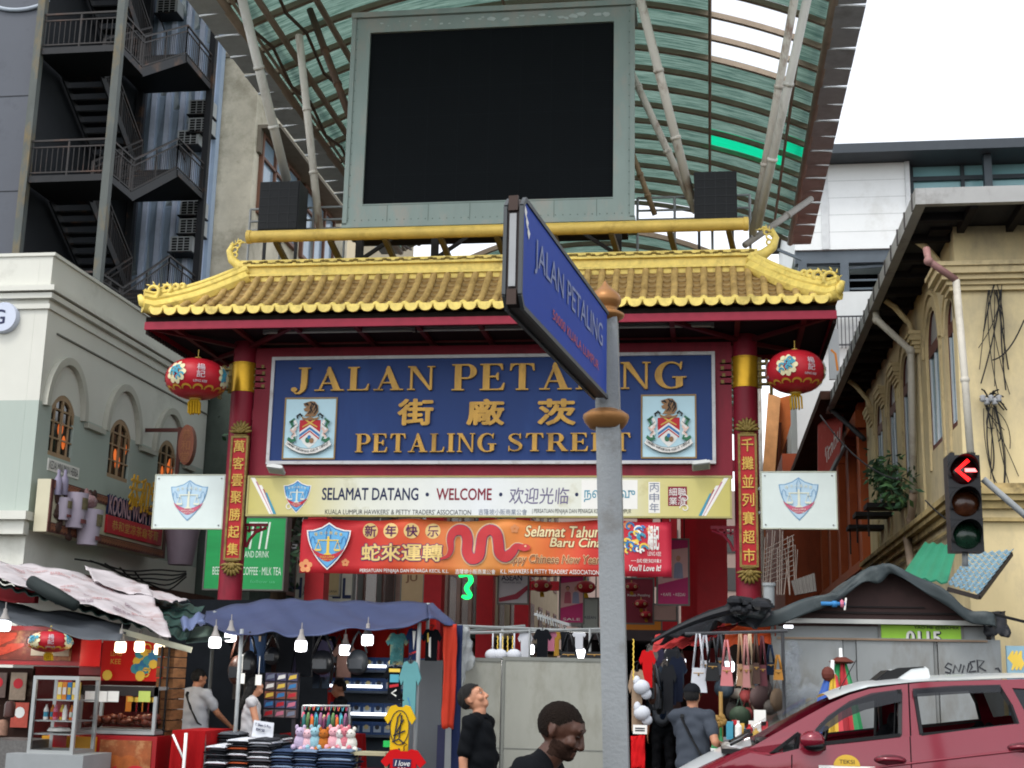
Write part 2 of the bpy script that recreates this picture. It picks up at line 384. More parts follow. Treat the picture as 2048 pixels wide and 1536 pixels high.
# raised roman capitals
def serif_glyph(ch):
 T_,t,s,e=.20,.075,.05,.085
 def stem(x,w=T_,top=True,bot=True,y0=0,y1=1):
  r=[[(x,y0),(x+w,y0),(x+w,y1),(x,y1)]]
  if top:r.append([(x-e,y1-s),(x+w+e,y1-s),(x+w+e,y1),(x-e,y1)])
  if bot:r.append([(x-e,y0),(x+w+e,y0),(x+w+e,y0+s),(x-e,y0+s)])
  return r
 if ch=='I':return stem(e),T_+2*e
 if ch=='L':return stem(e)+[[(e,0),(.66,0),(.70,.28),(.655,.28),(.60,.09),(.5,s),(e,s)]],.72
 if ch=='E':return stem(e)+[[(e,0),(.70,0),(.74,.27),(.695,.27),(.63,.09),(.53,s),(e,s)],[(e,1),(.67,1),(.68,.76),(.64,.76),(.59,.91),(.5,1-s),(e,1-s)],
         [(e+T_,.48),(.46,.48),(.52,.37),(.555,.37),(.555,.66),(.52,.66),(.46,.54),(e+T_,.54)]],.76
 if ch=='T':return stem(.29,top=False)+[[(.02,.73),(.065,.73),(.11,.89),(.2,1-s),(.58,1-s),(.67,.89),(.715,.73),(.76,.73),(.74,1),(.04,1)]],.78
 if ch=='N':return stem(.10,t)+stem(.72,t,bot=False)+[[(.02,1),(.27,1),(.795,.0),(.72,-.02),(.1,.93),(.02,.95)]],.90
 if ch=='A':return[[(.15,.04),(.215,.04),(.50,.86),(.46,1.0)],[(.44,1.02),(.51,1.02),(.86,.03),(.635,.03),(.39,.86)],[(.25,.29),(.63,.29),(.61,.345),(.265,.345)],
       [(.02,0),(.33,0),(.33,s),(.02,s)],[(.55,0),(.97,0),(.97,s),(.55,s)]],.98
 def bowl(x0,y0,y1,wx):
  yc,h=(y0+y1)/2,(y1-y0)/2-.03;pts=[];wd=[]
  pts.append((x0,y1-.03));wd.append(.06)
  for i in range(13):
   a=pi/2-pi*i/12;pts.append((x0+.16+(wx-.16)*cos(a)if True else 0,yc+h*sin(a)));wd.append(.06+.13*cos(a)**2)
  pts.append((x0,y0+.03));wd.append(.06);return ribbon(pts,wd)
 if ch=='P':return stem(e)+[bowl(e+T_,.43,1.0,.36)],.74
 if ch=='R':return stem(e)+[bowl(e+T_,.46,1.0,.35),[(.40,.50),(.58,.50),(.86,.05),(.86,0),(.66,0)],[(.64,0),(.92,0),(.92,s),(.64,s)]],.90
 if ch=='J':
  pts=[(.40,.3),(.40,.16),(.36,.02),(.27,-.09),(.16,-.10),(.10,-.02)]
  return[[(.31,.26),(.31+T_,.26),(.31+T_,1),(.31,1)],[(.22,1-s),(.6,1-s),(.6,1),(.22,1)],ribbon(pts,[T_,T_*.95,.15,.09,.07,.05]),disc(.10,16,.10,.06)],.64
 if ch=='G':
  pts=[];wd=[]
  for i in range(25):
   a=radians(38+275*i/24);pts.append((.47+.37*cos(a),.5+.475*sin(a)));wd.append(.06+.15*max(0,-cos(a))**1.4)
  return[ribbon(pts,wd),[(.60,.0),(.80,.1),(.80,.42),(.60,.42)],[(.50,.40),(.90,.40),(.90,.45),(.50,.45)],[(.715,.74),(.755,.70),(.79,1.0),(.75,1.0),(.71,.92)]],.92
 if ch=='S':
  ctrl=[(.56,.74),(.52,.9),(.38,.965),(.24,.95),(.13,.86),(.12,.74),(.2,.62),(.34,.52),(.48,.43),(.565,.32),(.56,.18),(.46,.06),(.32,.03),(.18,.06),(.1,.16),(.075,.28)]
  wd=[.04,.05,.06,.07,.11,.15,.185,.2,.19,.16,.12,.08,.06,.06,.05,.04]
  return[ribbon(ctrl,wd),[(.53,.70),(.575,.70),(.575,1.0),(.54,1.0),(.5,.93)],[(.06,0),(.10,0),(.12,.07),(.10,.3),(.06,.3)]],.66
 return[],.4
def serif_word(mb,word,x0,x1,z0,z1,Y,gap=.10,depth=.05):
 gl=[serif_glyph(c)for c in word];tot=sum(g[1]for g in gl)+gap*(len(word)-1);sx=(x1-x0)/tot;sz=z1-z0;x=x0
 for polys,wd in gl:
  for k,p in enumerate(polys):
   mb.poly([(a*sx,b*sz)for a,b in p],(x,Y,z0),X3,Z3,depth+.0025*k)
  x+=(wd+gap)*sx
# the gate
GY=22.0
XL,XR=-7.96,.63
gate=T('street_gate','tall red street gate with a golden tiled roof across the market entrance','gate',(XL/2+XR/2,GY,0))
for X in(XL,XR):
 mb=MB();mb.tube([(X,GY,0),(X,GY,8.05)],.2,28,cap=True)
 col=mb.build('column',RED,gate,40)
 zb0,zb1=at(490,786,GY).z,at(490,728,GY).z
 b2=MB();b2.lathe([(.2,zb0),(.213,zb0),(.213,zb0+.02),(.208,zb0+.025),(.208,zb1-.025),(.213,zb1-.02),(.213,zb1),(.2,zb1)],(X,GY,0),28)
 b2.build('gold_band',M('polished_gold_band','b98f22',.32,metal=.55,var=.2,scale=6),col,30)
 for s in(-1,1):
  br=MB()
  for k in range(4):
   zz=zb0+.07+k*.115
   br.cbox((X+s*.30,GY,zz),(.22,.12,.03));br.cbox((X+s*(.37-.02*(k%2)),GY,zz+.035),(.05,.13,.06))
  br.cbox((X+s*.42,GY,zb0-.02),(.05,.1,.16));br.cbox((X+s*.24,GY,(zb0+zb1)/2),(.06,.06,zb1-zb0))
  br.build('bracket_cluster',GOLDD,col)
def plaque(px0,py0,px1,py1,chars,label):
 x0,x1,z0,z1=prect(px0,py0,px1,py1,GY-.23);Y=GY-.23
 xc=(x0+x1)/2
 p=T('couplet_plaque',label,'plaque',(xc,Y,z0))
 m=MB();m.box((x0,Y,z0),(x1,Y+.05,z1));m.build('board',M('plaque_red','a3131d',.5,var=.12),p)
 f=MB();t=.035
 f.box((x0-t,Y-.02,z0-t),(x0,Y+.05,z1+t));f.box((x1,Y-.02,z0-t),(x1+t,Y+.05,z1+t));f.box((x0,Y-.02,z1),(x1,Y+.05,z1+t));f.box((x0,Y-.02,z0-t),(x1,Y+.05,z0))
 f.build('frame',GOLDD,p)
 tx=MB();n=len(chars);h=(z1-z0)/n
 for i,c in enumerate(chars):
  text_mb(tx,c,(xc,Y,z1-h*(i+.5)),(x1-x0)*.80,h*.70,depth=.02,bold=.012)
 tx.build('lettering',GOLDPR,p)
 for zc,s in((z1+t,1),(z0-t,-1)):
  o=MB()
  for k in range(9):
   a=pi/2+(k-4)*.36
   o.ball((xc+.12*cos(a),Y+.0,zc+s*(.06+.13*max(0,sin(a)))),(.03,.035,.085),8,6,Matrix.Rotation(-(a-pi/2)*s,3,'Y'))
  for k in range(5):
   a=pi/2+(k-2)*.5
   o.ball((xc+.06*cos(a),Y-.03,zc+s*(.04+.07*sin(a))),(.028,.03,.06),8,6,Matrix.Rotation(-(a-pi/2)*s,3,'Y'))
  o.cbox((xc,Y+.01,zc+s*.012),(.22,.05,.03));o.build('lotus_ornament',GOLDD,p,True)
plaque(459,876,486,1116,'萬客雲聚勝起集','red couplet plaque on the left gate column, gold characters ending in 集')
plaque(1482,872,1511,1130,'千攤並列賽超市','red couplet plaque on the right gate column, gold characters ending in 市')
# roof of the gate
EF,EB,TF,TB=GY-1.4,GY+1.4,GY-.32,GY+.32
zE=at(980,612,EF).z;zT=at(980,552,TF).z
xBL,xBR=at(287,628,EF).x,at(1676,604,EF).x
xTL,xTR=at(492,560,TF).x,at(1500,545,TF).x
xmid=(xBL+xBR)/2
def lerp(a,b,t):return a+(b-a)*t
def slope_pt(x,t,lift=0.):
 """front slope, t 0 at the eave, 1 under the ridge; slightly dished"""
 return Vector((x,lerp(EF,TF,t),lerp(zE,zT,t)-.10*sin(pi*t)*(1-t*.3)+lift))
mb=MB()
mb.grid(lambda a,b:slope_pt(lerp(lerp(xBL,xTL,b),lerp(xBR,xTR,b),a),b),60,8)
mb.grid(lambda a,b:(lerp(lerp(xBL,xTL,b),lerp(xBR,xTR,b),a),lerp(EB,TB,b),lerp(zE,zT,b)-.1*sin(pi*b)),20,8,True)
for xb,xt,fl in((xBL,xTL,True),(xBR,xTR,False)):
 mb.grid(lambda a,b:(lerp(xb,xt,b),lerp(lerp(EF,TF,b),lerp(EB,TB,b),a),lerp(zE,zT,b)-.1*sin(pi*b)),20,8,fl)
bed=mb.build('tile_bed',M('tile_bed_ochre','8d7040',.7,var=.3,scale=6),gate,True)
NT=46;pitchx=(xBR-xBL-.25)/NT
tubes=MB();ends=MB();pans=MB();drips=MB()
for i in range(NT+1):
 x=xBL+.12+i*pitchx
 tm=1.0
 if x<xTL:tm=max(.1,(x-xBL)/(xTL-xBL)*.97)
 if x>xTR:tm=max(.1,(xBR-x)/(xBR-xTR)*.97)
 k=9;path=[slope_pt(x+.012*(hsh(i,j)-.5),tm*j/k,.045)for j in range(k+1)]
 rr=[]
 tubes.tube(path,.056+.003*hsh(i),10)
 d=(path[0]-path[1]).normalized()
 ends.lathe([(.0,.03),(.04,.03),(.044,.018),(.058,.018),(.068,.004),(.068,-.03)],path[0]+d*.01,16,d)
 if i<NT:
  xc=x+pitchx/2;hw=pitchx/2-.03;tm2=1.
  if xc<xTL:tm2=max(.08,(xc-xBL)/(xTL-xBL)*.95)
  if xc>xTR:tm2=max(.08,(xBR-xc)/(xBR-xTR)*.95)
  rows=max(1,int(round(tm2*8)))
  for r in range(rows):
   t0,t1=tm2*r/rows,tm2*(r+1)/rows+.03
   def pf(a,b,xc=xc,t0=t0,t1=t1):
    q=slope_pt(xc+(a*2-1)*hw,lerp(t0,min(t1,1),b),.045-.03*(1-(a*2-1)**2)-.035*b);return q
   pans.sheet(pf,6,1,.018)
  c=slope_pt(xc,0,.03);pts=[(-hw-.02,.03)]+[(-(hw+.015)*cos(a),-(.10+.008*hsh(i))*sin(a)**.8)for a in[pi*j/14 for j in range(15)]]+[(hw+.02,.03)]
  drips.poly(pts[::1],c-Y3*.03,X3,Vector((0,.12,1)).normalized(),.03)
tubes.build('cover_tile_row',GOLDT,gate,50);pans.build('pan_tile_row',M('pan_tile','9c8256',.65,var=.45,scale=9,dirt='4c3c22',damt=.3,dscale=5),gate)
ends.build('tile_end_disc',GOLDY,gate,35);drips.build('drip_tile_row',GOLDY,gate)
mb=MB();zf=zE-.18
mb.box((xBL+.02,EF+.03,zf-.11),(xBR-.02,EF+.09,zf+.02));mb.box((xBL+.02,EB-.09,zf-.11),(xBR-.02,EB-.03,zf+.02))
for x in(xBL+.02,xBR-.08):mb.box((x,EF+.092,zf-.11),(x+.06,EB-.092,zf+.02))
mb.build('eave_board',M('eave_red','8a1830',.5,var=.15),gate)
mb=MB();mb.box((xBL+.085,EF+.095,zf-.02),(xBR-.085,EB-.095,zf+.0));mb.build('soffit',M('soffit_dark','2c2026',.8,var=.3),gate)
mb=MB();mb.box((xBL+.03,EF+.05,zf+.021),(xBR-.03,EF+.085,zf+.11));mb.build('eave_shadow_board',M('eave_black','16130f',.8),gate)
mb=MB()
for x in[lerp(xBL+.5,xBR-.5,i/10)for i in range(11)]:mb.box((x-.04,EF+.1,zf-.09),(x+.04,EB-.1,zf-.024))
for X in(XL,XR):
 for s in(-1,1):mb.bar((X,GY,zf-.12),(X+s*1.2,EF+.2,zf-.06),.08,.06);mb.bar((X,GY,zf-.12),(X+s*1.2,EB-.2,zf-.06),.08,.06)
mb.build('soffit_rafter',REDD,gate)
mb=MB()
for x in(xBL+.05,xBR-.05):
 for k in range(22):
  y=EF+.12+k*.118;mb.cbox((x,y,zf-.14),(.05,.07,.07))
mb.build('dentil_row',M('dark_tile_edge','2a2220',.8),gate)
rz0,rz1=zT-.06,at(980,508,TF).z
xr0,xr1=at(478,530,TF).x,at(1516,510,TF).x
mb=MB();hgt=rz1-rz0
for a,b,dy in((0,.28,.34),(.28,.36,.38),(.36,.70,.30),(.70,.78,.36),(.78,1.0,.28)):
 mb.box((xr0+.02*dy,GY-dy,rz0+hgt*a),(xr1-.02*dy,GY+dy,rz0+hgt*b))
for k in range(34):
 x=lerp(xr0+.15,xr1-.15,k/33);mb.box((x-.006,GY-.345,rz0+hgt*.02),(x+.006,GY-.338,rz0+hgt*.27));mb.box((x-.006,GY-.305,rz0+hgt*.37),(x+.006,GY-.298,rz0+hgt*.69))
ridge=mb.build('ridge',GOLDY,gate)
mb=MB()
for k in range(120):
 x=lerp(xr0+.1,xr1-.1,k/119);mb.ball((x,GY-.285,rz0+hgt*(.88+.05*sin(k*1.7))),(.05,.02,.022),6,4)
mb.build('ridge_scroll',GOLDD,ridge,True)
for s,x in((-1,xr0),(1,xr1)):
 h=MB();zt=rz1-.05
 path=[(x-s*.9,zt-.03),(x-s*.2,zt-.05),(x+s*.10,zt+.03),(x+s*.26,zt+.16),(x+s*.31,zt+.32),(x+s*.25,zt+.46)]
 h.tube([(a,GY,b)for a,b in path],[.05,.09,.095,.075,.06,.04],12)
 for k,(a,b,r)in enumerate([(.20,.24,.045),(.20,.34,.045),(.16,.42,.045),(.12,.48,.03)]):h.tube([(x+s*(a+r*cos(t)),GY-.02,zt+b+r*sin(t))for t in[q*.55 for q in range(10)]],.018,6)
 for k in range(6):h.tube([(x+s*(.22-.02*k),GY,zt+.43+.01*k),(x+s*(.27-.06*k),GY-.03,zt+.55-.03*abs(k-2))],[.02,.004],6)
 h.build('ridge_horn',GOLDY,gate,True)
for s,xb,xt in((-1,xBL,xTL),(1,xBR,xTR)):
 for yb,yt in((EF,TF),(EB,TB)):
  m=MB();n=12
  P=[Vector((lerp(xb,xt,t),lerp(yb,yt,t),lerp(zE,zT,t)-.1*sin(pi*t)*(1-t*.3)+.06))for t in[j/n for j in range(n+1)]]
  P[0]=P[0]+Vector((s*.02,0,.06))
  m.tube([p+Z3*.0 for p in P],.13,8);m.tube([p+Z3*.14 for p in P],.085,8);m.tube([p+Z3*.23 for p in P[:-1]],[.05]*n,8)
  hp=m.build('hip_ridge',GOLDY,gate,45)
  if yb==EF:
   o=MB();b=P[1]+Z3*.2;dx=(P[3]-P[1]).normalized()
   for(d,z,r)in((-.02,.08,.125),(.22,.09,.085),(.38,.09,.06),(.50,.09,.045)):
    c=b+dx*d+Z3*z
    o.tube([c+Vector((s*r*(1-.035*q)*cos(pi*1.5-q*.42),0,r*(1-.035*q)*sin(pi*1.5-q*.42)))for q in range(19)],[.04*(1-.03*q)for q in range(19)],7)
    for q in range(7):
     a=q*.7;o.tube([c+Vector((r*cos(a),0,r*sin(a))),c+Vector((r*1.45*cos(a+.25),0,r*1.45*sin(a+.25)))],[.022,.004],5)
   o.tube([P[1],P[0]+Vector((s*.01,-.02,.05)),P[0]+Vector((s*.06,-.03,.17))],[.1,.08,.04],8)
   o.build('scroll_finial',GOLDY,hp,True)
ya=GY-.45
a,b=at(497,474,ya),at(1494,450,ya)
mb=MB();mb.tube([(a.x,ya,a.z),(b.x,ya,a.z)],.105,20)
for X,s in((a.x,-1),(b.x,1)):mb.lathe([(0,.03),(.08,.03),(.12,.02),(.12,-.05),(.105,-.06)],(X,ya,a.z),20,X3*s)
roll=mb.build('roll_beam',GOLD,gate,40)
mb=MB()
for k in range(9):
 x=lerp(a.x+.5,b.x-.3,k/8);mb.bar((x,ya,a.z-.1),(x+.1,GY,rz1-.02),.09,.07)
mb.build('beam_foot',M('dark_gold_foot','54431c',.6,var=.3),gate)
x0,x1=at(508,830,GY).x,at(1464,830,GY).x
z0,z1=at(985,956,GY).z,at(985,692,GY).z
mb=MB();mb.box((x0,GY-.06,z0),(x1,GY+.1,z1));mb.box((x0-.25,GY+.0,z1+.1),(x1+.25,GY+.12,z1+.3))
for z in(z0+.2,z0+1.1,z1-.15):
 for X,s in((x0,-1),(x1,1)):mb.box((min(X,X+s*.25),GY-.03,z-.09),(max(X,X+s*.25),GY+.03,z+.09))
mb.build('backing_frame',RED,gate)
for X,s in((at(488,1060,GY).x,1),(at(1474,1060,GY).x,-1)):
 m=MB();zt=at(488,1050,GY).z
 m.bar((X,GY-.02,zt),(X+s*.42,GY-.02,zt),.05,.05);m.bar((X+s*.03,GY-.02,zt-.03),(X+s*.03,GY-.02,zt-.38),.06,.05)
 m.tube([(X+s*.40,GY-.02,zt-.05),(X+s*.22,GY-.02,zt-.12),(X+s*.12,GY-.02,zt-.24),(X+s*.06,GY-.02,zt-.38)],.025,6)
 for q in(.1,.2,.3):m.bar((X+s*q,GY-.02,zt),(X+s*q,GY-.02,zt-.15+q*.2),.03,.03)
 m.bar((X+s*.05,GY-.02,zt-.1),(X+s*.32,GY-.02,zt-.07),.03,.03)
 m.build('fret_bracket',RED,gate)
# street name board
x0,x1,z0,z1=prect(546,716,1424,922,GY-.12);YB=GY-.14
bd=T('street_name_board','long blue board with raised gold letters JALAN PETALING over PETALING STREET','sign board',((x0+x1)/2,YB,z0))
mb=MB();mb.box((x0,YB,z0),(x1,YB+.07,z1));mb.build('panel',BLUEB,bd)
mb=MB();t=.055
for q in((x0-t,z0-t,x0,z1+t),(x1,z0-t,x1+t,z1+t),(x0,z1,x1,z1+t),(x0,z0-t,x1,z0)):mb.box((q[0],YB-.03,q[1]),(q[2],YB+.075,q[3]))
mb.build('frame',M('board_frame_white','b9b9ba',.5,var=.15,dirt='7a6a5a',damt=.25,dscale=3),bd)
def word(w,a,b,top,bot,nm='lettering'):
 m=MB();p,q=at(a,(top+bot)/2,YB),at(b,(top+bot)/2,YB);zt=at((a+b)/2,top,YB).z;zb=at((a+b)/2,bot,YB).z
 serif_word(m,w,p.x,q.x,zb,zt,YB);m.build(nm,LETG,bd)
word('JALAN',585,872,735,782);word('PETALING',905,1374,727,780)
word('PETALING',712,994,868,905);word('STREET',1015,1262,867,903)
for c,a,b in(('街',798,866),('廠',936,1008),('茨',1078,1150)):
 m=MB();ptext(m,c,a,800,b,850,YB,depth=.05,bold=.03);m.build('lettering',LETG,bd)
def crest(px0,py0,px1,py1):
 a,b,c,d=prect(px0,py0,px1,py1,YB-.01);w,h=b-a,d-c;Y=YB-.012;cx,cz=(a+b)/2,(c+d)/2
 m=MB();m.box((a,Y,c),(b,Y+.011,d));pl=m.build('crest_plate',M('crest_ground','aecdd6',.5,var=.06),bd)
 f=MB();t=.025
 for q in((a-t,c-t,a,d+t),(b,c-t,b+t,d+t),(a,d,b,d+t),(a,c-t,b,c)):f.box((q[0],Y-.012,q[1]),(q[2],Y+.01,q[3]))
 f.build('crest_frame',M('crest_frame_gold','8a6f45',.5,var=.2),pl)
 e=MB();O=Vector((cx,Y,cz));k=[0]
 def P(mi,pts):k[0]+=1;e.mat(mi).poly([(x*w,y*h)for x,y in pts],O-Y3*(.003+.0016*k[0]),X3,Z3)
 P(0,[(-.21,.14),(.21,.14),(.21,.0),(.2,-.14),(.12,-.24),(0,-.33),(-.12,-.24),(-.2,-.14),(-.21,0)])
 P(1,[(-.21,-.07),(0,.06),(.21,-.07),(.2,-.14),(.12,-.25),(0,-.34),(-.12,-.25),(-.2,-.14)])
 P(2,[(-.205,-.105),(0,.025),(.205,-.105),(.2,-.15),(0,-.02),(-.2,-.15)])
 P(0,[(-.2,-.165),(0,-.035),(.2,-.165),(.195,-.19),(0,-.06),(-.195,-.19)])
 for s in(-1,1):P(7,ribbon([(s*.15,.02),(0,.09),(-s*.17,.19)],[.02,.03,.02]))
 P(5,disc(.05,12,-.03,-.2));P(4,disc(.045,12,.05,-.21));P(2,disc(.035,12,.0,-.15))
 P(4,[(-.15,.14),(.15,.14),(.17,.19),(.08,.17),(0,.2),(-.08,.17),(-.17,.19)])
 P(4,[(-.12,.20),(.10,.20),(.16,.28),(.15,.38),(.08,.45),(.0,.46),(-.08,.44),(-.15,.42),(-.13,.38),(-.08,.36),(-.14,.33),(-.12,.29),(-.05,.28)])
 for q in([(-.02,.45),(.06,.40),(.03,.34)],[(.06,.44),(.11,.37),(.06,.29)],[(.12,.40),(.13,.31),(.07,.23)],[(.02,.41),(.0,.34),(.05,.26)],[(-.13,.41),(-.07,.41),(-.04,.38)],[(-.04,.24),(.0,.29),(.02,.24)]):P(3,ribbon(q,[.012,.04,.012]))
 for s in(-1,1):
  P(3,ribbon([(s*.16,.20),(s*.2,.24),(s*.26,.2),(s*.24,.16)],.035))
  P(5,ribbon([(s*.3,.16),(s*.38,.10),(s*.33,.03),(s*.38,-.03)],[.03,.07,.05,.02]))
  P(1,ribbon([(s*.3,.13),(s*.26,.05),(s*.33,-.03),(s*.28,-.12),(s*.36,-.2)],[.05,.07,.07,.07,.04]))
  P(6,ribbon([(s*.38,-.02),(s*.29,-.1),(s*.35,-.16)],[.03,.05,.03]));P(5,ribbon([(s*.42,-.17),(s*.35,-.22),(s*.27,-.2),(s*.30,-.15)],[.05,.07,.05,.04]))
  P(6,ribbon([(s*.26,.0),(s*.31,-.06)],.04));P(3,ribbon([(s*.4,.09),(s*.34,.12)],.012));P(3,ribbon([(s*.26,.07),(s*.33,.01)],.01));P(3,ribbon([(s*.3,-.09),(s*.35,-.13)],.01))
 arc=[(-.44,-.25),(-.3,-.33),(-.15,-.385),(0,-.40),(.15,-.385),(.3,-.33),(.44,-.25)]
 P(3,ribbon(arc,.095));P(1,ribbon(arc,.08))
 e.mat(3);s_='Dewan Bandaraya Kuala Lumpur'
 for i,ch in enumerate(s_):
  if ch==' ':continue
  t=-1+2*(i+.5)/len(s_);x=t*.41;yy=-.40+.145*abs(t)**1.6;sl_=.30*t
  text_mb(e,ch,O+X3*x*w+Z3*yy*h-Y3*.075,None,h*.035,u=Vector((1,0,sl_*.8)).normalized(),v=Vector((-sl_*.8,0,1)).normalized())
 e.build('coat_of_arms',[REDPR,WHITEPR,BLUEPR,BLACK,M('ochre_print','8d6a48',.6),GREENPR,M('blush_print','d2b3a6',.6),GOLDPR],pl)
crest(570,798,670,916);crest(1285,792,1390,914)
# welcome board
YW=GY-.30
x0,x1,z0,z1=prect(497,955,1460,1031,YW)
wb=T('welcome_board','long cream welcome board SELAMAT DATANG WELCOME in several languages','sign board',((x0+x1)/2,YW,z0))
CREAM_G=M('welcome_print','d3d6d4',.5,var=.05,dirt='a39a6a',damt=.12,stops=(-(x1-x0)/2,(x1-x0)/2,[(0,'b5ab62'),(.12,'c2b981'),(.24,'d0d1c2'),(.5,'d3d6d6'),(.74,'d0d1c2'),(.86,'c2b97c'),(1,'b5ab60')]))
mb=MB();mb.box((x0,YW,z0),(x1,YW+.09,z1));mb.build('panel',CREAM_G,wb)
mb=MB();t=.03
for q in((x0-t,z0-t,x0,z1+t),(x1,z0-t,x1+t,z1+t),(x0,z1,x1,z1+t),(x0,z0-t,x1,z0)):mb.box((q[0],YW-.012,q[1]),(q[2],YW+.095,q[3]))
mb.build('frame',M('welcome_frame','9a915c',.5,var=.2),wb)
def wtext(body,a,b,c,d,mat,**k):m=MB();ptext(m,body,a,b,c,d,YW,**k);m.build('lettering',mat,wb)
wtext('SELAMAT DATANG',644,976,836,1000,NAVY,bold=.02);wtext('WELCOME',873,977,983,1000,MAROON,bold=.02)
wtext('欢迎光临',1018,975,1138,1008,M('plum_print','6a6480',.6),bold=.006,shear=.08)
wtext('·',851,985,858,993,NAVY);wtext('·',998,985,1005,993,NAVY);wtext('·',1150,985,1157,993,NAVY)
m=MB();q=prect(1163,960,1275,1018,YW);m.box((q[0],YW-.003,q[2]),(q[1],YW,q[3]));m.build('patch',WHITEPR,wb)
m=MB();ptext(m,'நல்வரவு',1168,974,1270,1004,YW-.004,bold=.006);m.build('lettering',TEALPR,wb)
wtext("KUALA LUMPUR HAWKERS' & PETTY TRADERS' ASSOCIATION",649,1019,941,1029,DKPR)
wtext('吉隆坡小販商業公會',957,1018,1054,1030,GREYPR);wtext('| PERSATUAN PENJAJA DAN PENIAGA KECIL KUALA LUMPUR',1064,1018,1262,1029,DKPR)
m=MB();q=prect(1297,964,1320,1026,YW);m.box((q[0],YW-.003,q[2]),(q[1],YW,q[3]));m.build('patch',WHITEPR,wb)
m=MB()
for i,c in enumerate('丙申年'):ptext(m,c,1299,966+i*20,1318,984+i*20,YW-.004)
m.build('lettering',GREYPR,wb)
m=MB();q=prect(1336,973,1374,1012,YW);m.poly([(q[0],q[2]),(q[1],q[2]),(q[1],q[3]),(q[0],q[3])],(0,YW,0),X3,Z3,.004)
m.mat(1);ptext(m,'細聯',1338,976,1372,992,YW-.005);ptext(m,'業濟',1338,994,1372,1010,YW-.005);m.build('seal_stamp',[MAROON,WHITEPR],wb)
q=prect(568,962,620,1024,YW);shield(wb,(q[0]+q[1])/2,(q[2]+q[3])/2,q[1]-q[0],q[3]-q[2],YW-.004)
for s,base in((1,x0),(-1,x1)):
 m=MB();h=z1-z0
 for k,(mi,o,wd)in enumerate(((0,.02,.07),(1,.11,.025),(0,.17,.05),(2,.24,.02),(3,.29,.03))):
  m.mat(mi).poly([(base+s*o+(0 if s>0 else-0),z0+h*.99-h*(.1*k)),(base+s*(o+wd),z0+h*.99-h*.1*k),(base+s*(o+wd+.38-.05*k),z0+.01),(base+s*(o+.36-.05*k),z0+.01)][::s],(0,YW-.001*k,0),X3,Z3,.004)
 for j in range(2):m.mat(0).poly(ribbon([(base+s*(.72+.08*cos(a)*(1-a/9)),z0+.13+.16*j+.07*sin(a)*(1-a/9))for a in[i*.5 for i in range(14)]],.014),(0,YW-.006,0),X3,Z3,.003)
 m.build('ribbon_print',[WHITEPR,M('pink_stripe','b5778a',.6),M('red_stripe','9c4650',.6),TEALPR],wb)
# new year banner (cloth, slightly slack)
YN=GY-.22
x0,x1,z0,z1=prect(602,1041,1343,1150,YN)
def cloth(x,z):return YN+.035*sin(x*3.1+z*2)+.018*sin(x*7.7-z*5)
nb=T('new_year_banner','red and orange cloth banner with a snake, Happy Chinese New Year, below the welcome board','banner',((x0+x1)/2,YN,z0))
BAN=M('banner_cloth','c03a2a',.6,var=.12,scale=1.5,stops=(-(x1-x0)/2,(x1-x0)/2,[(0,'b3202c'),(.17,'b92a2c'),(.3,'c4502c'),(.5,'d08a48'),(.62,'cc7434'),(.78,'c03a2c'),(.84,'b82a34'),(1,'b3243a')]))
mb=MB();sagz=lambda a:-.05*sin(pi*a*4)**2
mb.sheet(lambda a,b:(lerp(x0,x1,a),cloth(lerp(x0,x1,a),lerp(z0,z1,b)),lerp(z0,z1,b)+(.02*sin(a*25)*b)),60,6,.006);mb.build('cloth',BAN,nb,True)
def bdrape(m):
 for i,p in enumerate(m.v):m.v[i]=Vector((p.x,cloth(p.x,p.z)-(YN-p.y),p.z))
def btext(body,a,b,c,d,mat,off=.006,**k):m=MB();ptext(m,body,a,b,c,d,YN-off,**k);bdrape(m);m.build('lettering',mat,nb)
for i,c in enumerate('新年快乐'):
 cx=741+i*41.5;m=MB();p=at(cx,1062,YN);r=16*22/2750
 m.mat(0).poly(disc(r,20),(p.x,YN-.006,p.z));m.mat(1);ptext(m,c,cx-11,1051,cx+11,1073,YN-.009,bold=.02);bdrape(m);m.build('round_badge',[M('badge_cream','d8b878',.6),M('purple_print','5a2350',.6)],nb)
for(mt,bo,of)in((M('purple_glow','6a3060',.6),.07,.006),(M('pale_gold_print','d8bd78',.6,var=.1),.022,.012)):btext('蛇來運轉',722,1088,884,1122,mt,of,bold=bo)
CR=M('cream_print','d9c99a',.6)
for body,a,b,c,d in(('Selamat Tahun',1050,1052,1200,1074),('Baru Cina',1100,1076,1203,1094)):
 btext(body,a,b,c,d,M('brown_glow','7a2a22',.6),.006,bold=.055,shear=.2);btext(body,a,b,c,d,CR,.011,bold=.02,shear=.2)
btext('Happy Chinese New Year',1006,1110,1200,1132,CR,.006,bold=.05,shear=.2);btext('Happy Chinese New Year',1006,1110,1200,1132,M('brown_print','8a4a2a',.6),.011,bold=.012,shear=.2)
btext('PERSATUAN PENJAJA DAN PENIAGA KECIL K.L.',718,1138,897,1147,WHITEPR);btext('吉隆坡小販商業公會',910,1138,990,1148,WHITEPR);btext("K.L. HAWKERS & PETTY TRADERS' ASSOCIATION",1000,1139,1197,1148,WHITEPR)
btext('楊記',1296,1052,1318,1100,WHITEPR,bold=.03);btext('LENG KEE',1296,1104,1322,1112,WHITEPR);btext('一試便知味!',1262,1118,1322,1126,WHITEPR);btext("You'll Love It!",1258,1130,1322,1142,WHITEPR,shear=.2,bold=.02)
q=prect(614,1046,702,1140,YN);sh=shield(nb,(q[0]+q[1])/2,(q[2]+q[3])/2,(q[1]-q[0])*.94,(q[3]-q[2])*.94,YN-.05,light=True)
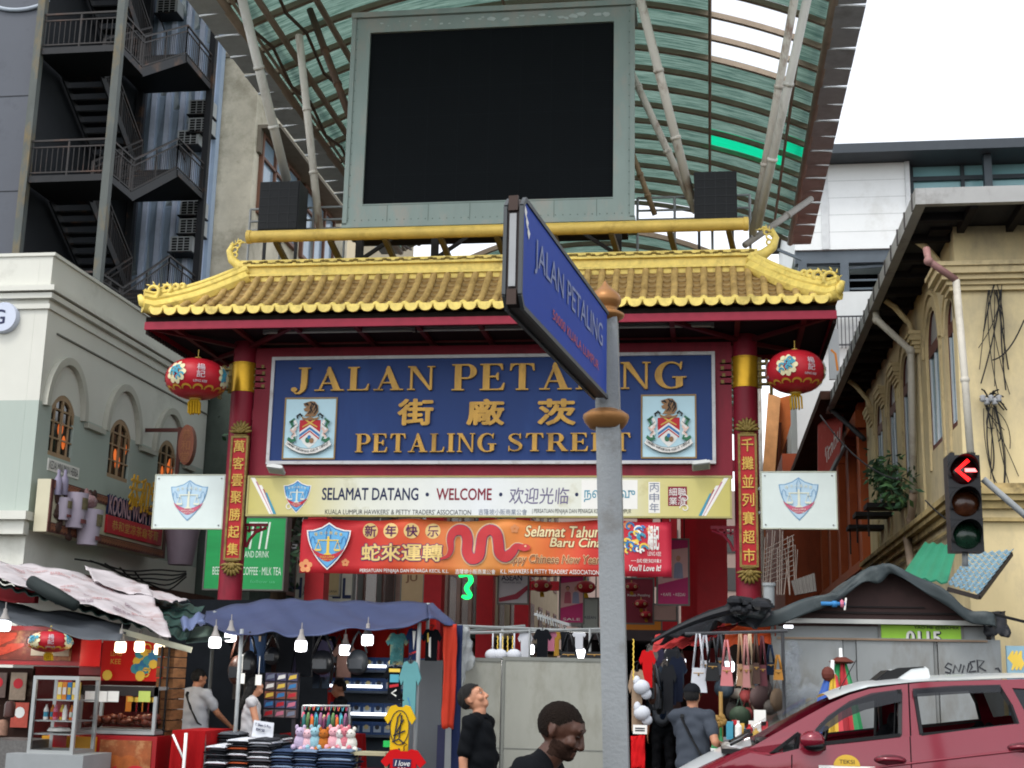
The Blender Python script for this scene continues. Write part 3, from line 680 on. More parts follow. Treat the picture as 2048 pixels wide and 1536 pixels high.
m=MB();pz=lambda x,y:(at(x,y,YN).x,at(x,y,YN).z)
S=[(882,1118),(896,1112),(902,1098),(901,1080),(906,1066),(918,1060),(930,1064),(935,1080),(934,1104),(944,1118),(958,1112),(962,1090),(966,1070),(980,1060),(994,1068),(998,1088),(1000,1106),(1012,1114),(1026,1104),(1034,1094),(1050,1096)]
def smooth(P,n=4):
 o=[]
 for i in range(len(P)-1):
  p0,p1,p2,p3=(Vector(P[max(i-1,0)]),Vector(P[i]),Vector(P[i+1]),Vector(P[min(i+2,len(P)-1)]))
  for j in range(n):
   t=j/n;o.append(tuple(.5*((2*p1)+(p2-p0)*t+(2*p0-5*p1+4*p2-p3)*t*t+(3*p1-p0-3*p2+p3)*t**3)))
 return o+[P[-1]]
SS=smooth(S)
def strip(mi,wscale,off):
 n=len(SS);pts=[Vector(pz(*p))for p in SS]
 def nv(i):d=(pts[min(i+1,n-1)]-pts[max(i-1,0)]).normalized();return Vector((-d.y,d.x))
 def wd(k):t=k/n;return wscale*(.04+.15*min(1,t*4)*min(1,(1-t)*5+.25))
 for i in range(n-1):
  a,b=pts[i],pts[i+1];q=[a-nv(i)*wd(i)/2,b-nv(i+1)*wd(i+1)/2,b+nv(i+1)*wd(i+1)/2,a+nv(i)*wd(i)/2]
  m.mat(mi).add([(p.x,YN-off-.00015*i,p.y)for p in q],[(0,1,2,3)])
strip(0,1.2,.008);strip(1,.98,.02);strip(2,.88,.032)
a,b=pz(1050,1096);m.mat(2).poly(disc(.10,16,a,b,.06),(0,YN-.045,0));a,b=pz(1052,1093);m.mat(0).poly(disc(.018,8,a,b),(0,YN-.05,0));bdrape(m)
m.build('snake_print',[M('cream_rim','d6b48a',.6),M('snake_blue','6a4f86',.6),M('snake_red','b83438',.6)],nb)
m=MB();rnd=random.Random(3)
for k in range(26):
 a,b=pz(1268+rnd.uniform(-22,22),1078+rnd.uniform(-26,26));r=rnd.uniform(.035,.08)
 m.mat(k%4).poly(ribbon([(a+r*cos(t)*(1-t/9),b+r*sin(t)*(1-t/9))for t in[i*.6 for i in range(9)]],.03),(0,YN-.006-.001*k,0))
bdrape(m);m.build('swirl_print',[BLUEPR,YELPR,WHITEPR,TEALPR],nb)
m=MB()
for(fx,fy,fr)in((612,1132,14),(1030,1058,9),(1300,1060,7),(690,1125,8),(1255,1050,8)):
 a,b=pz(fx,fy);r=fr*.008
 for k in range(5):
  t=k*2*pi/5+.3;m.poly(disc(r*.42,10,a+r*.6*cos(t),b+r*.6*sin(t)),(0,YN-.006-.001*k,0))
bdrape(m);m.build('blossom_print',M('blossom','d08a5a',.6),nb)
mb=MB()
for fx in(605,760,920,1100,1240,1340):
 p=at(fx,1040,YN);mb.tube([(p.x,YN,p.z-.02),(p.x,GY-.1,p.z+.12)],.008,5)
mb.build('tie_rope',WHITEPR,nb)
# two association signs beside the columns
def assoc(px0,py0,px1,py1,Y,label):
 a,b,c,d=prect(px0,py0,px1,py1,Y);s=T('association_sign',label,'sign',((a+b)/2,Y,c))
 m=MB();m.box((a,Y,c),(b,Y+.06,d));m.build('panel',M('sign_enamel','c9d3cf',.45,var=.06,dirt='a3a897',damt=.15),s)
 f=MB();t=.02
 for q in((a-t,c-t,a,d+t),(b,c-t,b+t,d+t),(a,d,b,d+t),(a,c-t,b,c)):f.box((q[0],Y-.008,q[1]),(q[2],Y+.065,q[3]))
 f.build('frame',M('sign_rim','a9ac9c',.5,var=.15),s)
 g=MB();e=1 if(a+b)/2<-4 else-1
 for z in(c+.25,d-.25):g.bar((b if e>0 else a,Y+.03,z),((XL if e>0 else XR),GY,z),.04)
 for x in(a+.05,b-.05):
  for z in(c+.05,d-.05):g.ball((x,Y-.008,z),.014,6,4)
 g.build('mounting_arm',GREYM,s)
 w_=(b-a)*.54;h_=(d-c)*.78
 shield(s,(a+b)/2,(c+d)/2+.02,w_,h_,Y-.003,faded=True)
assoc(309,951,446,1056,GY-.1,'white sign with a faded blue shield, left of the gate beside the shophouse')
assoc(1524,945,1672,1056,GY-.3,'white sign with a faded blue shield, right of the gate beside the orange house')
# lanterns
LRED=M('lantern_red_cloth','a31a26',.45,var=.12,scale=3,sheen=.2)
def lantern(px0,py0,px1,py1,Y,label,big=True,group=None):
 a,b,c,d=prect(px0,py0,px1,py1,Y);w_,h_=(b-a)/2,(d-c)/2;cx,cz=(a+b)/2,(c+d)/2
 L=T('red_lantern',label,'lantern',(cx,Y,c),group=group)
 m=MB();n=32;rings=14 if big else 8
 prof=[(.18*w_,-h_*.985)]+[(w_*cos(t)**.8,h_*sin(t))for t in[-pi/2*.93+pi*.93*i/rings for i in range(rings+1)]]+[(.18*w_,h_*.985)]
 m.lathe(prof,(cx,Y,cz),n)
 for i in range(n*0):pass
 k0=0
 for idx in range(len(m.v)):
  j=idx%n;p=m.v[idx];f=.985 if j%2 else 1.0;m.v[idx]=Vector((cx+(p.x-cx)*f,Y+(p.y-Y)*f,p.z))
 body=m.build('body',LRED,L,True)
 g=MB();g.lathe([(.0,h_*1.10),(.10*w_,h_*1.10),(.13*w_,h_*1.0),(.2*w_,h_*.99),(.2*w_,h_*.95)],(cx,Y,cz),14);g.tube([(cx,Y,cz+h_*1.1),(cx,Y,cz+h_*1.5)],.008,5)
 g.lathe([(.2*w_,-h_*.95),(.2*w_,-h_*1.02),(.08*w_,-h_*1.08)],(cx,Y,cz),14);g.build('cap',GOLD,L,40)
 t=MB();
 for q in range(14):
  x=cx+(q%5-2)*.045*w_*2;y=Y+(q//5-1)*.05*w_*2
  t.tube([(x*.5+cx*.5,y,cz-h_*1.05),(x,y,cz-h_*1.2),(x+.01,y,cz-h_*(1.72+.05*hsh(q)))],.02*w_+.004,5)
 t.build('tassel',M('tassel_gold','b08a1e',.8,var=.25,scale=20),L)
 def wrap(mm):
  for i,p in enumerate(mm.v):
   u_,z_=p.x,p.z;off=-(p.y)
   s_=max(-.97,min(.97,z_/h_));r=w_*cos(math.asin(s_))**.8+.012+off;an=-pi/2+u_/w_
   mm.v[i]=Vector((cx+r*cos(an),Y+r*sin(an),cz+z_))
 if big:
  pr=MB();rn=random.Random(int(px0));q_=w_/.49
  for ang in(-.35,1.5,-2.2):
   pr.mat(1).poly(disc(.15*q_,18,0,0),(ang*w_,0,.02*q_))
   for k in range(9):tt=k*.7;pr.mat(1).poly(disc(.045*q_,8,.145*q_*cos(tt),.145*q_*sin(tt)),(ang*w_,-.001,.02*q_))
   for k in range(9):
    x,z=rn.uniform(-.1,.1)*q_,rn.uniform(-.1,.1)*q_;pr.mat(0).poly(ribbon([(x+.05*q_*cos(q)*(1-q/8),z+.05*q_*sin(q)*(1-q/8))for q in[i*.7 for i in range(7)]],.03*q_),(ang*w_,-.003-.001*k,.02*q_))
  for ang in(.5,2.3,-1.4):
   pr.mat(2);text_mb(pr,'楊',(ang*w_,0,.11*q_),.13*q_,.11*q_,bold=.01);text_mb(pr,'記',(ang*w_,0,-.01*q_),.13*q_,.11*q_,bold=.01);text_mb(pr,'LENG KEE',(ang*w_,0,-.12*q_),.22*q_,.035*q_,bold=.02)
  for k in range(14):
   t0=k*2*pi/14
   pr.mat(3).poly(ribbon([(t0*w_-pi*w_+.09*q_*cos(q),-h_*.72+.06*q_*sin(q))for q in[i*pi/6 for i in range(7)]],.03*q_),(0,-.002,0))
  wrap(pr);pr.build('print',[TEALPR,M('print_cream','d0c7a0',.6),M('print_silver','b9a9ae',.6),M('print_gold','b98a30',.6)],body)
 else:
  pr=MB()
  for ang in(-.5,.6,1.8,-1.7):pr.mat(0).poly(disc(w_*.22,10),(ang*w_,0,0));pr.mat(1).poly(disc(w_*.13,8),(ang*w_,-.004,0))
  wrap(pr);pr.build('print',[M('print_cream','d0c7a0',.6),M('print_gold','b98a30',.6)],body)
 return L
lantern(335,719,452,798,21.2,'big red cloth lantern hanging at the left end of the gate eave')
lantern(1531,702,1650,786,21.2,'big red cloth lantern hanging at the right end of the gate eave')
for px,py,lab in((552,939,'small white floodlight below the left end of the blue board'),(1402,931,'small white floodlight below the right end of the blue board')):
 p=at(px,py,GY-.45);f=T('floodlight',lab,'floodlight',(p.x,p.y,p.z))
 R4=Matrix.Translation(p)@Matrix.Rotation(radians(-25),4,'X')@Matrix.Rotation(radians(8 if px<900 else-8),4,'Y')
 m=MB();m.cbox((0,0,0),(.28,.20,.05),R4);m.cbox((0,.0,.04),(.2,.14,.04),R4);m.build('housing',M('floodlight_shell','b4b6b4',.4,var=.15),f)
 m=MB();m.cbox((0,0,-.028),(.24,.16,.006),R4);m.build('lens',M('floodlight_lens','8a9096',.15),f)
 m=MB();m.bar(p,(p.x,GY-.1,p.z+.05),.03);m.build('bracket',GREYM,f)
for x0_,x1_ in((527,830),(835,1130),(1135,1428)):
 p,q=at(x0_,662,GY-.9),at(x1_,655,GY-.9);z=at(980,658,GY-.9).z
 f=T('tube_light','long white fluorescent tube under the eave of the gate','tube light',((p.x+q.x)/2,GY-.9,z),group='fluorescent tubes under the gate eave')
 m=MB();m.tube([(p.x+.04,GY-.9,z),(q.x-.04,GY-.9,z)],.025,8);m.build('tube',M('tube_glass','aaa9a6',.3),f,True)
 m=MB();m.box((p.x,GY-.93,z+.027),(q.x,GY-.87,z+.08));m.box((p.x,GY-.93,z-.03),(p.x+.04,GY-.87,z+.027));m.box((q.x-.04,GY-.93,z-.03),(q.x,GY-.87,z+.027));m.build('fitting',M('tube_fitting','8a8784',.5),f)
# big display screen above the gate
YS=GY-.1
x0,x1,z0,z1=prect(700,25,1265,440,YS);sc=T('display_screen','huge switched-off black display screen in a faded green metal casing above the gate roof','screen',((x0+x1)/2,YS,z0))
GCAS=M('faded_green_casing','84928c',.6,var=.14,scale=1.5,dirt='9a9288',damt=.4,dscale=1.6,stretch=(1,1,.4))
a,b,c,d=prect(735,54,1228,401,YS)
a=at(733,230,YS).x;b=at(1227,220,YS).x
mb=MB()
mb.box((x0,YS,z0),(a,YS+.75,z1));mb.box((b,YS,z0),(x1,YS+.75,z1));mb.box((a,YS,d),(b,YS+.75,z1));mb.box((a,YS,z0),(b,YS+.75,c))
for x in(x0,x1):mb.box((x-.04,YS-.03,z0-.02),(x+.04,YS+.0,z1+.02))
mb.box((x0-.05,YS-.06,z1),(x1+.05,YS+.8,z1+.10));mb.box((x0-.05,YS-.03,z0-.08),(x1+.05,YS+.78,z0))
mb.build('casing',GCAS,sc)
mb=MB();
for k in range(6):
 x=lerp(a,b,(k+.5)/6+.02);mb.box((x-.004,YS-.003,z0+.02),(x+.004,YS,c-.03))
mb.box((a,YS-.003,c-.03),(b,YS,c-.022));
for k in range(40):mb.ball((lerp(x0+.05,x1-.05,k/39),YS,z0+.06),.01,5,3);mb.ball((x0+.06 if k%2 else x1-.06,YS,lerp(z0,z1,k/39)),.01,5,3)
mb.build('seam',M('casing_seam','4a5a54',.7),sc)
mb=MB();mb.box((a,YS+.06,c),(b,YS+.5,d));mb.build('led_panel',M('led_black','080b0d',.7,var=.15,spec=.08,wave=(9.0,'Z','10161a',.8)),sc)
mb=MB()
for k in range(1,8):mb.box((lerp(a,b,k/8)-.004,YS+.057,c),(lerp(a,b,k/8)+.004,YS+.06,d))
for k in range(1,6):mb.box((a,YS+.0565,lerp(c,d,k/6)-.004),(b,YS+.0568,lerp(c,d,k/6)+.004))
mb.build('module_seam',M('led_seam','14181b',.7,spec=.08),sc)
mb=MB();rn=random.Random(5)
for k in range(26):
 x=lerp(a+.1,b-.1,(k+rn.random())/26);z=d+.1+rn.random()*(z1-d-.18);n_=rn.randint(5,8);r=rn.uniform(.02,.09)*(.4 if x<-4 else 1)
 mb.poly([(r*rn.uniform(.6,1.6)*cos(q*2*pi/n_),r*rn.uniform(.3,.7)*sin(q*2*pi/n_))for q in range(n_)],(x,YS,z),X3,Z3,.003+.0002*k)
mb.build('peeled_paint',M('bare_primer','aab4b0',.6),sc)
mb=MB()
for x in(x0+.25,x0+1.6,x1-1.6,x1-.25):
 mb.box((x-.06,YS+.1,rz1),(x+.06,YS+.22,z0-.08));mb.bar((x,YS+.15,rz1+.05),(x+(.8 if x<-4 else-.8),YS+.15,z0-.1),.06)
mb.box((x0+.1,YS+.05,z0-.22),(x1-.1,YS+.6,z0-.085));mb.build('support_frame',M('support_dark','211f1b',.7,var=.3),sc)
def speaker(px0,py0,px1,py1,Y,lab):
 a,b,c,d=prect(px0,py0,px1,py1,Y);s=T('loudspeaker',lab,'loudspeaker',((a+b)/2,Y,c))
 m=MB();m.box((a,Y,c),(b,Y+.5,d));m.build('cabinet',BLACK,s)
 m=MB();m.box((a+.02,Y-.02,c+.02),(b-.02,Y-.001,d-.02));m.build('grille',M('speaker_mesh','17191b',.7,var=.3,scale=60),s)
 m=MB()
 for k in range(1,4):m.box((lerp(a,b,k/4)-.004,Y-.026,c+.02),(lerp(a,b,k/4)+.004,Y-.021,d-.02))
 for k in range(1,6):m.box((a+.02,Y-.029,lerp(c,d,k/6)-.004),(b-.02,Y-.027,lerp(c,d,k/6)+.004))
 m.build('guard_wire',M('guard_wire','2b2d2f',.6),s)
 m=MB()
 for x in(a+.08,b-.08):m.bar((x,Y+.2,c),(x,Y+.2,rz1),.05)
 m.build('stand',BLACK,s)
speaker(518,363,598,460,GY+.2,'black loudspeaker box left of the display screen')
speaker(1388,343,1474,443,GY+.2,'black loudspeaker box right of the display screen')
for xa,xb,lab in((500,690,'thin grey pipe railing behind the ridge, left of the display screen'),(1275,1500,'thin grey pipe railing behind the ridge, right of the display screen')):
 m=MB();Y=GY+1.0;p,q=at(xa,440,Y).x,at(xb,440,Y).x;zz=[at(980,y,Y).z for y in(405,430,448)]
 for z in zz:m.tube([(p,Y,z),(q,Y,z)],.022,6)
 for k in range(4):m.tube([(lerp(p,q,k/3),Y,zz[0]),(lerp(p,q,k/3),Y,zz[0]-1.3)],.025,6)
 tag(m.build('pipe_railing',GREYM),lab,'railing')
# vaulted green canopy over the street
CX,CA,CZ,CB,CY0,CY1=-3.26,5.66,14.0,1.35,16.3,37.2
def vault(t,y,lift=0.,A=CA,B=CB):
 """t 0..1 from left eave over the crown to the right eave"""
 g=1+.03*(28-y)/10*0
 s=2*t-1;return Vector((CX+A*s,y,CZ+B*(1-s*s)+lift))
can=T('street_canopy','vaulted green translucent canopy on white steel tubes high over the street','canopy',(CX,20,0))
def sheet_material(name,c1,c2,tl):
 m=bpy.data.materials.new(name);m.use_nodes=True;n=m.node_tree.nodes;L=m.node_tree.links;n.clear()
 tc=n.new('ShaderNodeTexCoord');mp=n.new('ShaderNodeMapping');mp.inputs['Scale'].default_value=(.55,9,.55);L.new(tc.outputs['Object'],mp.inputs[0])
 no=n.new('ShaderNodeTexNoise');no.inputs['Scale'].default_value=2.2;no.inputs['Detail'].default_value=9;no.inputs['Roughness'].default_value=.75;L.new(mp.outputs[0],no.inputs[0])
 cr=n.new('ShaderNodeValToRGB');cr.color_ramp.elements[0].position=.40;cr.color_ramp.elements[0].color=(*lin(c2),1);cr.color_ramp.elements[1].position=.60;cr.color_ramp.elements[1].color=(*lin(c1),1);L.new(no.outputs[0],cr.inputs[0])
 d=n.new('ShaderNodeBsdfDiffuse');t=n.new('ShaderNodeBsdfTranslucent');mx=n.new('ShaderNodeMixShader');mx.inputs[0].default_value=tl;o=n.new('ShaderNodeOutputMaterial')
 L.new(cr.outputs[0],d.inputs[0]);L.new(cr.outputs[0],t.inputs[0]);L.new(d.outputs[0],mx.inputs[1]);L.new(t.outputs[0],mx.inputs[2]);L.new(mx.outputs[0],o.inputs[0]);MC[name]=m;return m
SHEET=sheet_material('algae_green_sheet','93b0a3','4a6a60',.42)
CLEAN=sheet_material('clean_green_sheet','12c490','0fb27f',.75);PALE=sheet_material('pale_yellow_sheet','d6d2a0','a8b088',.6)
NR=21;rows=[lerp(CY0,CY1,i/NR)for i in range(NR+1)]
cols=[0,.05,.13,.22,.32,.43,.55,.67,.80,.955,1.0]
def bay(px,py,z=13.0):return None
mb=MB()
def panel(m,t0,t1,y0,y1):
 m.grid(lambda a,b:vault(lerp(t0,t1,a),lerp(y0,y1,b),.03+.012*(1 if int(b*8)%2 else 0)),5,2)
holes=set();clean=set();pale=set()
def pxof(p):
 d=p-CAM;z=d.dot(FW);return 1024+FPX*d.dot(RT)/z,768-FPX*d.dot(UP)/z
cl=MB();pl_=MB()
for i in range(NR):
 for j in range(len(cols)-1):
  t0,t1=cols[j],cols[j+1];mid=pxof(vault((t0+t1)/2,(rows[i]+rows[i+1])/2))
  if 1440<mid[0]<1680 and-20<mid[1]<150 and j==8:continue
  if 1400<mid[0]<1680 and 278<mid[1]<313 and j>=8:panel(cl,t0,t1,rows[i],rows[i+1]);continue
  if(j==2 and i in(13,)):panel(pl_,t0,t1,rows[i]+.06,rows[i+1]-.06);continue
  panel(mb,t0,t1,rows[i]+.0,rows[i+1]-.0)
mb.build('roof_sheet',SHEET,can,True);cl.build('clean_roof_sheet',CLEAN,can,True)
if pl_.v:pl_.build('pale_roof_sheet',PALE,can,True)
RIB=M('canopy_rib_brown','9a8a78',.65,var=.2,dirt='80705c',damt=.3,dscale=2)
for i,y in enumerate(rows):
 m=MB();P=[vault(k/36,y,-.06)for k in range(37)]
 for k in range(36):m.bar(P[k],P[k+1],.11,.10,up=Y3)
 m.build('arch_rib',RIB,can)
for t in(.015,.05,.13,.43,.80,.955):
 m=MB();m.tube([vault(t,CY0,-.14),vault(t,CY1,-.14)],.035 if t not in(.05,.13)else .07,8);m.build('purlin',RIB,can,True)
for t,s in((0,-1),(1,1)):
 m=MB();n=24
 for k in range(n):
  y0,y1=lerp(CY0,CY1,k/n),lerp(CY0,CY1,(k+1)/n)-.03;e=vault(t,0);x=e.x;dz=.02*(k%2)
  m.box((min(x,x+s*.55),y0,CZ-.2+dz),(max(x,x+s*.55),y1,CZ-.185+dz));m.bar((x+s*.02,y0+.02,CZ-.15),(x+s*.545,y0+.02,CZ-.215),.05,.035)
 m.build('eave_overhang',M('eave_sheet_grey','b4babc',.7,var=.2,dirt='858584',damt=.3),can)
 m=MB();m.tube([(e.x-s*.02,CY0,CZ-.12),(e.x-s*.02,CY1,CZ-.12)],.09,8);m.tube([(e.x-s*.22,CY0,CZ+.35),(e.x-s*.22,CY1,CZ+.35)],.06,8);m.build('edge_tube',RIB,can,True)
def strut(p,q,Yp,Yq,r,mat=RUST):
 a,b=at(*p,Yp),at(*q,Yq);m=MB();m.tube([a,b],r,12);d=(b-a)
 for f in(.3,.62):m.lathe([(r,-.03),(r+.015,-.03),(r+.015,.03),(r,.03)],a.lerp(b,f),12,d)
 m.build('strut',mat,can,True)
CLEANW=M('white_steel','c3c1b8',.5,var=.1,dirt='8d867a',damt=.25,dscale=3,stretch=(1,1,.3))
strut((574,362),(482,-10),GY+.6,GY-1.2,.085,CLEANW);strut((640,465),(598,70),GY+.9,GY+.3,.07)
strut((1515,455),(1618,-20),GY+.6,GY-1.6,.075,CLEANW);strut((1505,470),(1592,-20),GY+.9,GY-1.2,.07)
strut((1383,400),(1276,-20),GY+.5,GY-.8,.08);strut((1392,425),(1205,20),GY+.9,GY+.2,.065);strut((1310,430),(1262,300),GY+.9,GY+.6,.05,M('bare_tube','8a7458',.6,var=.3))
strut((1490,490),(1622,398),GY+.7,24.5,.06,M('grey_tube','8f8a82',.5,var=.2));strut((700,235),(620,20),GY+.8,GY+1.5,.07,BROWNST)
m=MB()
for t in(.03,.09):
 P=[vault(t+.0,lerp(CY0,CY1,k/16),-.2-.25*(k%2))for k in range(17)]
 for k in range(16):m.bar(P[k],P[k+1],.05)
m.build('lattice_brace',BROWNST,can)
fcn=T('far_canopy','second green street canopy further back, behind the display screen','canopy',(-3.4,50,0))
fv=lambda t,y:Vector((-3.4+4.9*(2*t-1),y,13.2+1.5*(1-(2*t-1)**2)))
m=MB();m.grid(lambda a,b:fv(a,lerp(38,64,b))+Z3*.05,20,26);m.build('roof_sheet',SHEET,fcn,True)
for k in range(22):
 m=MB();P=[fv(i/20,lerp(38,64,k/21))for i in range(21)]
 for i in range(20):m.bar(P[i],P[i+1],.14,.12,up=Y3)
 m.build('arch_rib',RIB,fcn)
for t in(0,1):
 for y in(40,50,60):m=MB();q=fv(t,y);m.tube([(q.x,y,0),(q.x,y,q.z)],.12,8);m.build('column',RUST,fcn,True)
# left: cream and green shophouse with arched windows
XB=-11.9
def wy(px,py):p=atx(px,py,XB);return p.y,p.z
yC=atx(78,803,XB).y
cz={k:at(98,v,yC).z for k,v in dict(top=512,par=524,cor1=574,cor0=598,crease=655,split=800,sill=912,canopy=1150).items()}
print('yC',yC)
lb=T('corner_shophouse','cream and sage green corner shophouse with arched windows, left of the gate','building',(XB-4,26,0))
YE=30.5
UPW=M('cream_render','c8c8bf',.8,var=.06,scale=.8,dirt='9d9c92',damt=.2,dscale=.5);LOW=M('sage_render','a3ada5',.8,var=.07,scale=.8,dirt='829086',damt=.3,dscale=.6,stretch=(1,1,.4))
def arch(yc,w,z0,zs,n=14):
 return[(yc-w/2,z0),(yc+w/2,z0)]+[(yc+w/2*cos(a),zs+w*.62*sin(a))for a in[pi*i/n for i in range(n+1)]]
win=[]
for(pl0,pr0,top,bot)in((92,152,788,918),(215,267,838,962)):
 ya,yb=wy(pl0,870)[0],wy(pr0,870)[0];zt=wy((pl0+pr0)/2,top)[1];zb=wy((pl0+pr0)/2,bot)[1];win.append(((ya+yb)/2,abs(yb-ya),zb,zt-abs(yb-ya)*.62))
win.append((win[1][0]+(win[1][0]-win[0][0])*.97,win[1][1],win[1][2],win[1][3]))
for s_,za,zb,mt in(('u',cz['split'],cz['top'],UPW),('l',0,cz['split'],LOW)):pass
holes=[arch(*w_)for w_ in win]
zsp=cz['split']
def clip_arch(h,lo,hi):
 P=[p for p in h]
 out=[]
 for i in range(len(P)):
  p,q=P[i],P[(i+1)%len(P)]
  ip,iq=lo<=p[1]<=hi,lo<=q[1]<=hi
  if ip:out.append(p)
  for lim in(lo,hi):
   if(p[1]-lim)*(q[1]-lim)<0:t=(lim-p[1])/(q[1]-p[1]);out.append((p[0]+(q[0]-p[0])*t,lim))
 return out
def wall_with(openings,y0,y1,z0,z1,x,mat,nm,parent,th=.25):
 m=MB();fine=[];notch=[]
 for h in openings:
  lo,hi=min(p[1]for p in h),max(p[1]for p in h)
  if lo>z0 and hi<z1:fine.append(h)
  elif hi>z0 and lo<z1:notch.append(h)
 outer=[(y0,z0),(y1,z0),(y1,z1),(y0,z1)]
 for h in sorted(notch,key=lambda h:h[0][0]):
  c=clip_arch(h,z0,z1)
  if min(p[1]for p in h)<=z0:
   c=[p for p in c if p[1]>z0+1e-6];c.sort(key=lambda p:p[0]);ya,yb=min(p[0]for p in h),max(p[0]for p in h)
   base_pts=[p for p in clip_arch(h,z0,z1)if abs(p[1]-z0)<1e-6];ya,yb=min(p[0]for p in base_pts),max(p[0]for p in base_pts)
   ins=[(ya,z0)]+c+[(yb,z0)];i=1+sum(1 for p in outer[1:]if p[1]==z0 and p[0]<ya)if False else None
   k=max(i for i,p in enumerate(outer)if abs(p[1]-z0)<1e-6 and p[0]<=ya+1e-6);outer=outer[:k+1]+ins+outer[k+1:]
  else:
   base_pts=[p for p in clip_arch(h,z0,z1)if abs(p[1]-z1)<1e-6];ya,yb=min(p[0]for p in base_pts),max(p[0]for p in base_pts);lo=min(p[1]for p in h)
   ins=[(yb,z1),(yb,lo),(ya,lo),(ya,z1)];k=max(i for i,p in enumerate(outer)if abs(p[1]-z1)<1e-6 and p[0]>=yb-1e-6);outer=outer[:k+1]+ins+outer[k+1:]
 m.poly(outer,(x-th,0,0),Y3,Z3,th,fine);return m.build(nm,mat,parent)
lowopen=[[(w_[0]-w_[1]/2,w_[2]),(w_[0]+w_[1]/2,w_[2]),(w_[0]+w_[1]/2,w_[3]+.6),(w_[0]-w_[1]/2,w_[3]+.6)]for w_ in win]
wall_with(holes,yC,YE,zsp,cz['top'],XB,UPW,'upper_wall',lb);zgr=at(78,1058,yC).z;wall_with(holes,yC,YE,zgr,zsp,XB,LOW,'lower_wall',lb);wall_with([],yC,YE,0,zgr,XB,UPW,'ground_wall',lb)
mb=MB();mb.box((XB-9,yC,zsp),(XB-.252,yC+.25,cz['top']));mb.build('front_upper_wall',UPW,lb);mb=MB();mb.box((XB-9,yC,zgr),(XB-.252,yC+.25,zsp));mb.build('front_lower_wall',LOW,lb);mb=MB();mb.box((XB-9,yC,0),(XB-.252,yC+.25,zgr));mb.build('front_ground_wall',UPW,lb)
mb=MB();mb.box((XB-9,yC+.25,cz['top']-.4),(XB-.26,YE,cz['top']-.2));mb.build('flat_roof',M('roof_felt','5a5a58',.9),lb)
mb=MB();mb.box((XB-9,YE-.2,0),(XB-.25,YE,cz['top']));mb.build('back_wall',UPW,lb)
mb=MB()
for z,h,o in((cz['cor1'],.10,.16),(cz['cor1']-.13,.1,.10),(cz['cor0']-.1,.09,.05)):
 mb.box((XB,yC-o,z-h),(XB+o,YE,z));mb.box((XB-9,yC-o,z-h),(XB,yC-.0,z))
mb.box((XB-.3,yC-.03,cz['top']),(XB+.05,YE,cz['top']+.06));mb.box((XB-9,yC-.03,cz['top']),(XB-.3,yC+.3,cz['top']+.06))
mb.build('cornice',UPW,lb)
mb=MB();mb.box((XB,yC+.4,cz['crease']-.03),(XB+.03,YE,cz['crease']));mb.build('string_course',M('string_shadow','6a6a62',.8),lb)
MOLD=M('cream_moulding','aeada2',.8,var=.08)
FRB=M('window_frame_tan','9a8163',.6,var=.15)
GLD=M('dark_glass','14100e',.08,var=.3,spec=.6)
for k,(yc,ww,zb,zs)in enumerate(win):
 m=MB();ou=arch(yc,ww*1.42,zs-.05,zs+.38);inn=arch(yc,ww*1.18,zs-.06,zs+.36)
 m.poly(ribbon([(yc+ww*.66*cos(a),zs+.38+ww*.85*sin(a))for a in[pi*i/18 for i in range(19)]],.14),(XB,0,0),Y3,Z3,.10);m.build('hood_mould',MOLD,lb)
 m=MB();m.box((XB-.0,yc+ww*.75,zs+.28),(XB+.09,yc+ww*.75+(.8 if k<2 else .6),zs+.38));m.build('hood_ledge',MOLD,lb)
 fr=MB();o_=arch(yc,ww,zb,zs);i_=arch(yc,ww-.16,zb+.08,zs)
 fr.poly(o_,(XB-.06,0,0),Y3,Z3,.05,[i_]);f=None
 for q in(-.25,0,.25):fr.box((XB-.045,yc+q*ww-(.035 if q==0 else .015),zb+.08),(XB-.012,yc+q*ww+(.035 if q==0 else .015),zs+ww*.62*sqrt(max(.02,1-(2*q)**2))-.1))
 for q in(.33,.62,.85):z=lerp(zb,zs+ww*.5,q);fr.box((XB-.042,yc-ww/2+.09,z-.015),(XB-.014,yc+ww/2-.09,z+.015))
 f=fr.build('window',FRB,lb);g=MB();g.poly(i_,(XB-.07,0,0),Y3,Z3,.02);g.build('pane',GLD,f)
 lm=MB();rn=random.Random(k+3)
 for q in range(3+k):lm.ball((XB-.05+.0,yc+rn.uniform(-.1,.34)*ww,lerp(zb+.3,zs+.3,rn.random())),(.003,.08,.13),10,8)
 lm.build('lamp_glow',M('orange_lamp','c8622a',.5,emit=.7),f,True)
m=MB();m.box((XB-9,yC-.3,at(100,1030,22.7).z-.15),(XB+.12,yC-.01,at(100,1030,22.7).z));m.box((XB-9,yC-.2,at(100,1030,22.7).z-.4),(XB+.05,yC-.01,at(100,1030,22.7).z-.15));m.build('front_ledge',UPW,lb)
m=MB();m.box((XB,yC,cz['canopy']-.25),(XB+.5,YE,cz['canopy']+.12));m.build('timber_fascia',M('brown_fascia','4a3026',.7,var=.3),lb)
p=at(5,634,yC-.1);g=T('round_letter_sign','round white sign with the letter G high on the front of the cream shophouse','sign',(p.x,p.y,p.z-.28))
m=MB();m.lathe([(0,.12),(.27,.12),(.29,.08),(.29,0)],(p.x,yC,p.z),28,-Y3);m.build('disc',M('sign_white','b9c0cf',.4,var=.03),g,40)
m=MB();text_mb(m,'G',(p.x-.06,yC-.122,p.z),.24,.27,bold=.01);m.build('lettering',M('navy_letter','20264a',.5),g)
y_,z_=wy(126,938);m=MB();s=T('name_plate','small white plate KEDAI MINUMAN HERBA under the first arched window','sign',(XB,y_,z_-.1))
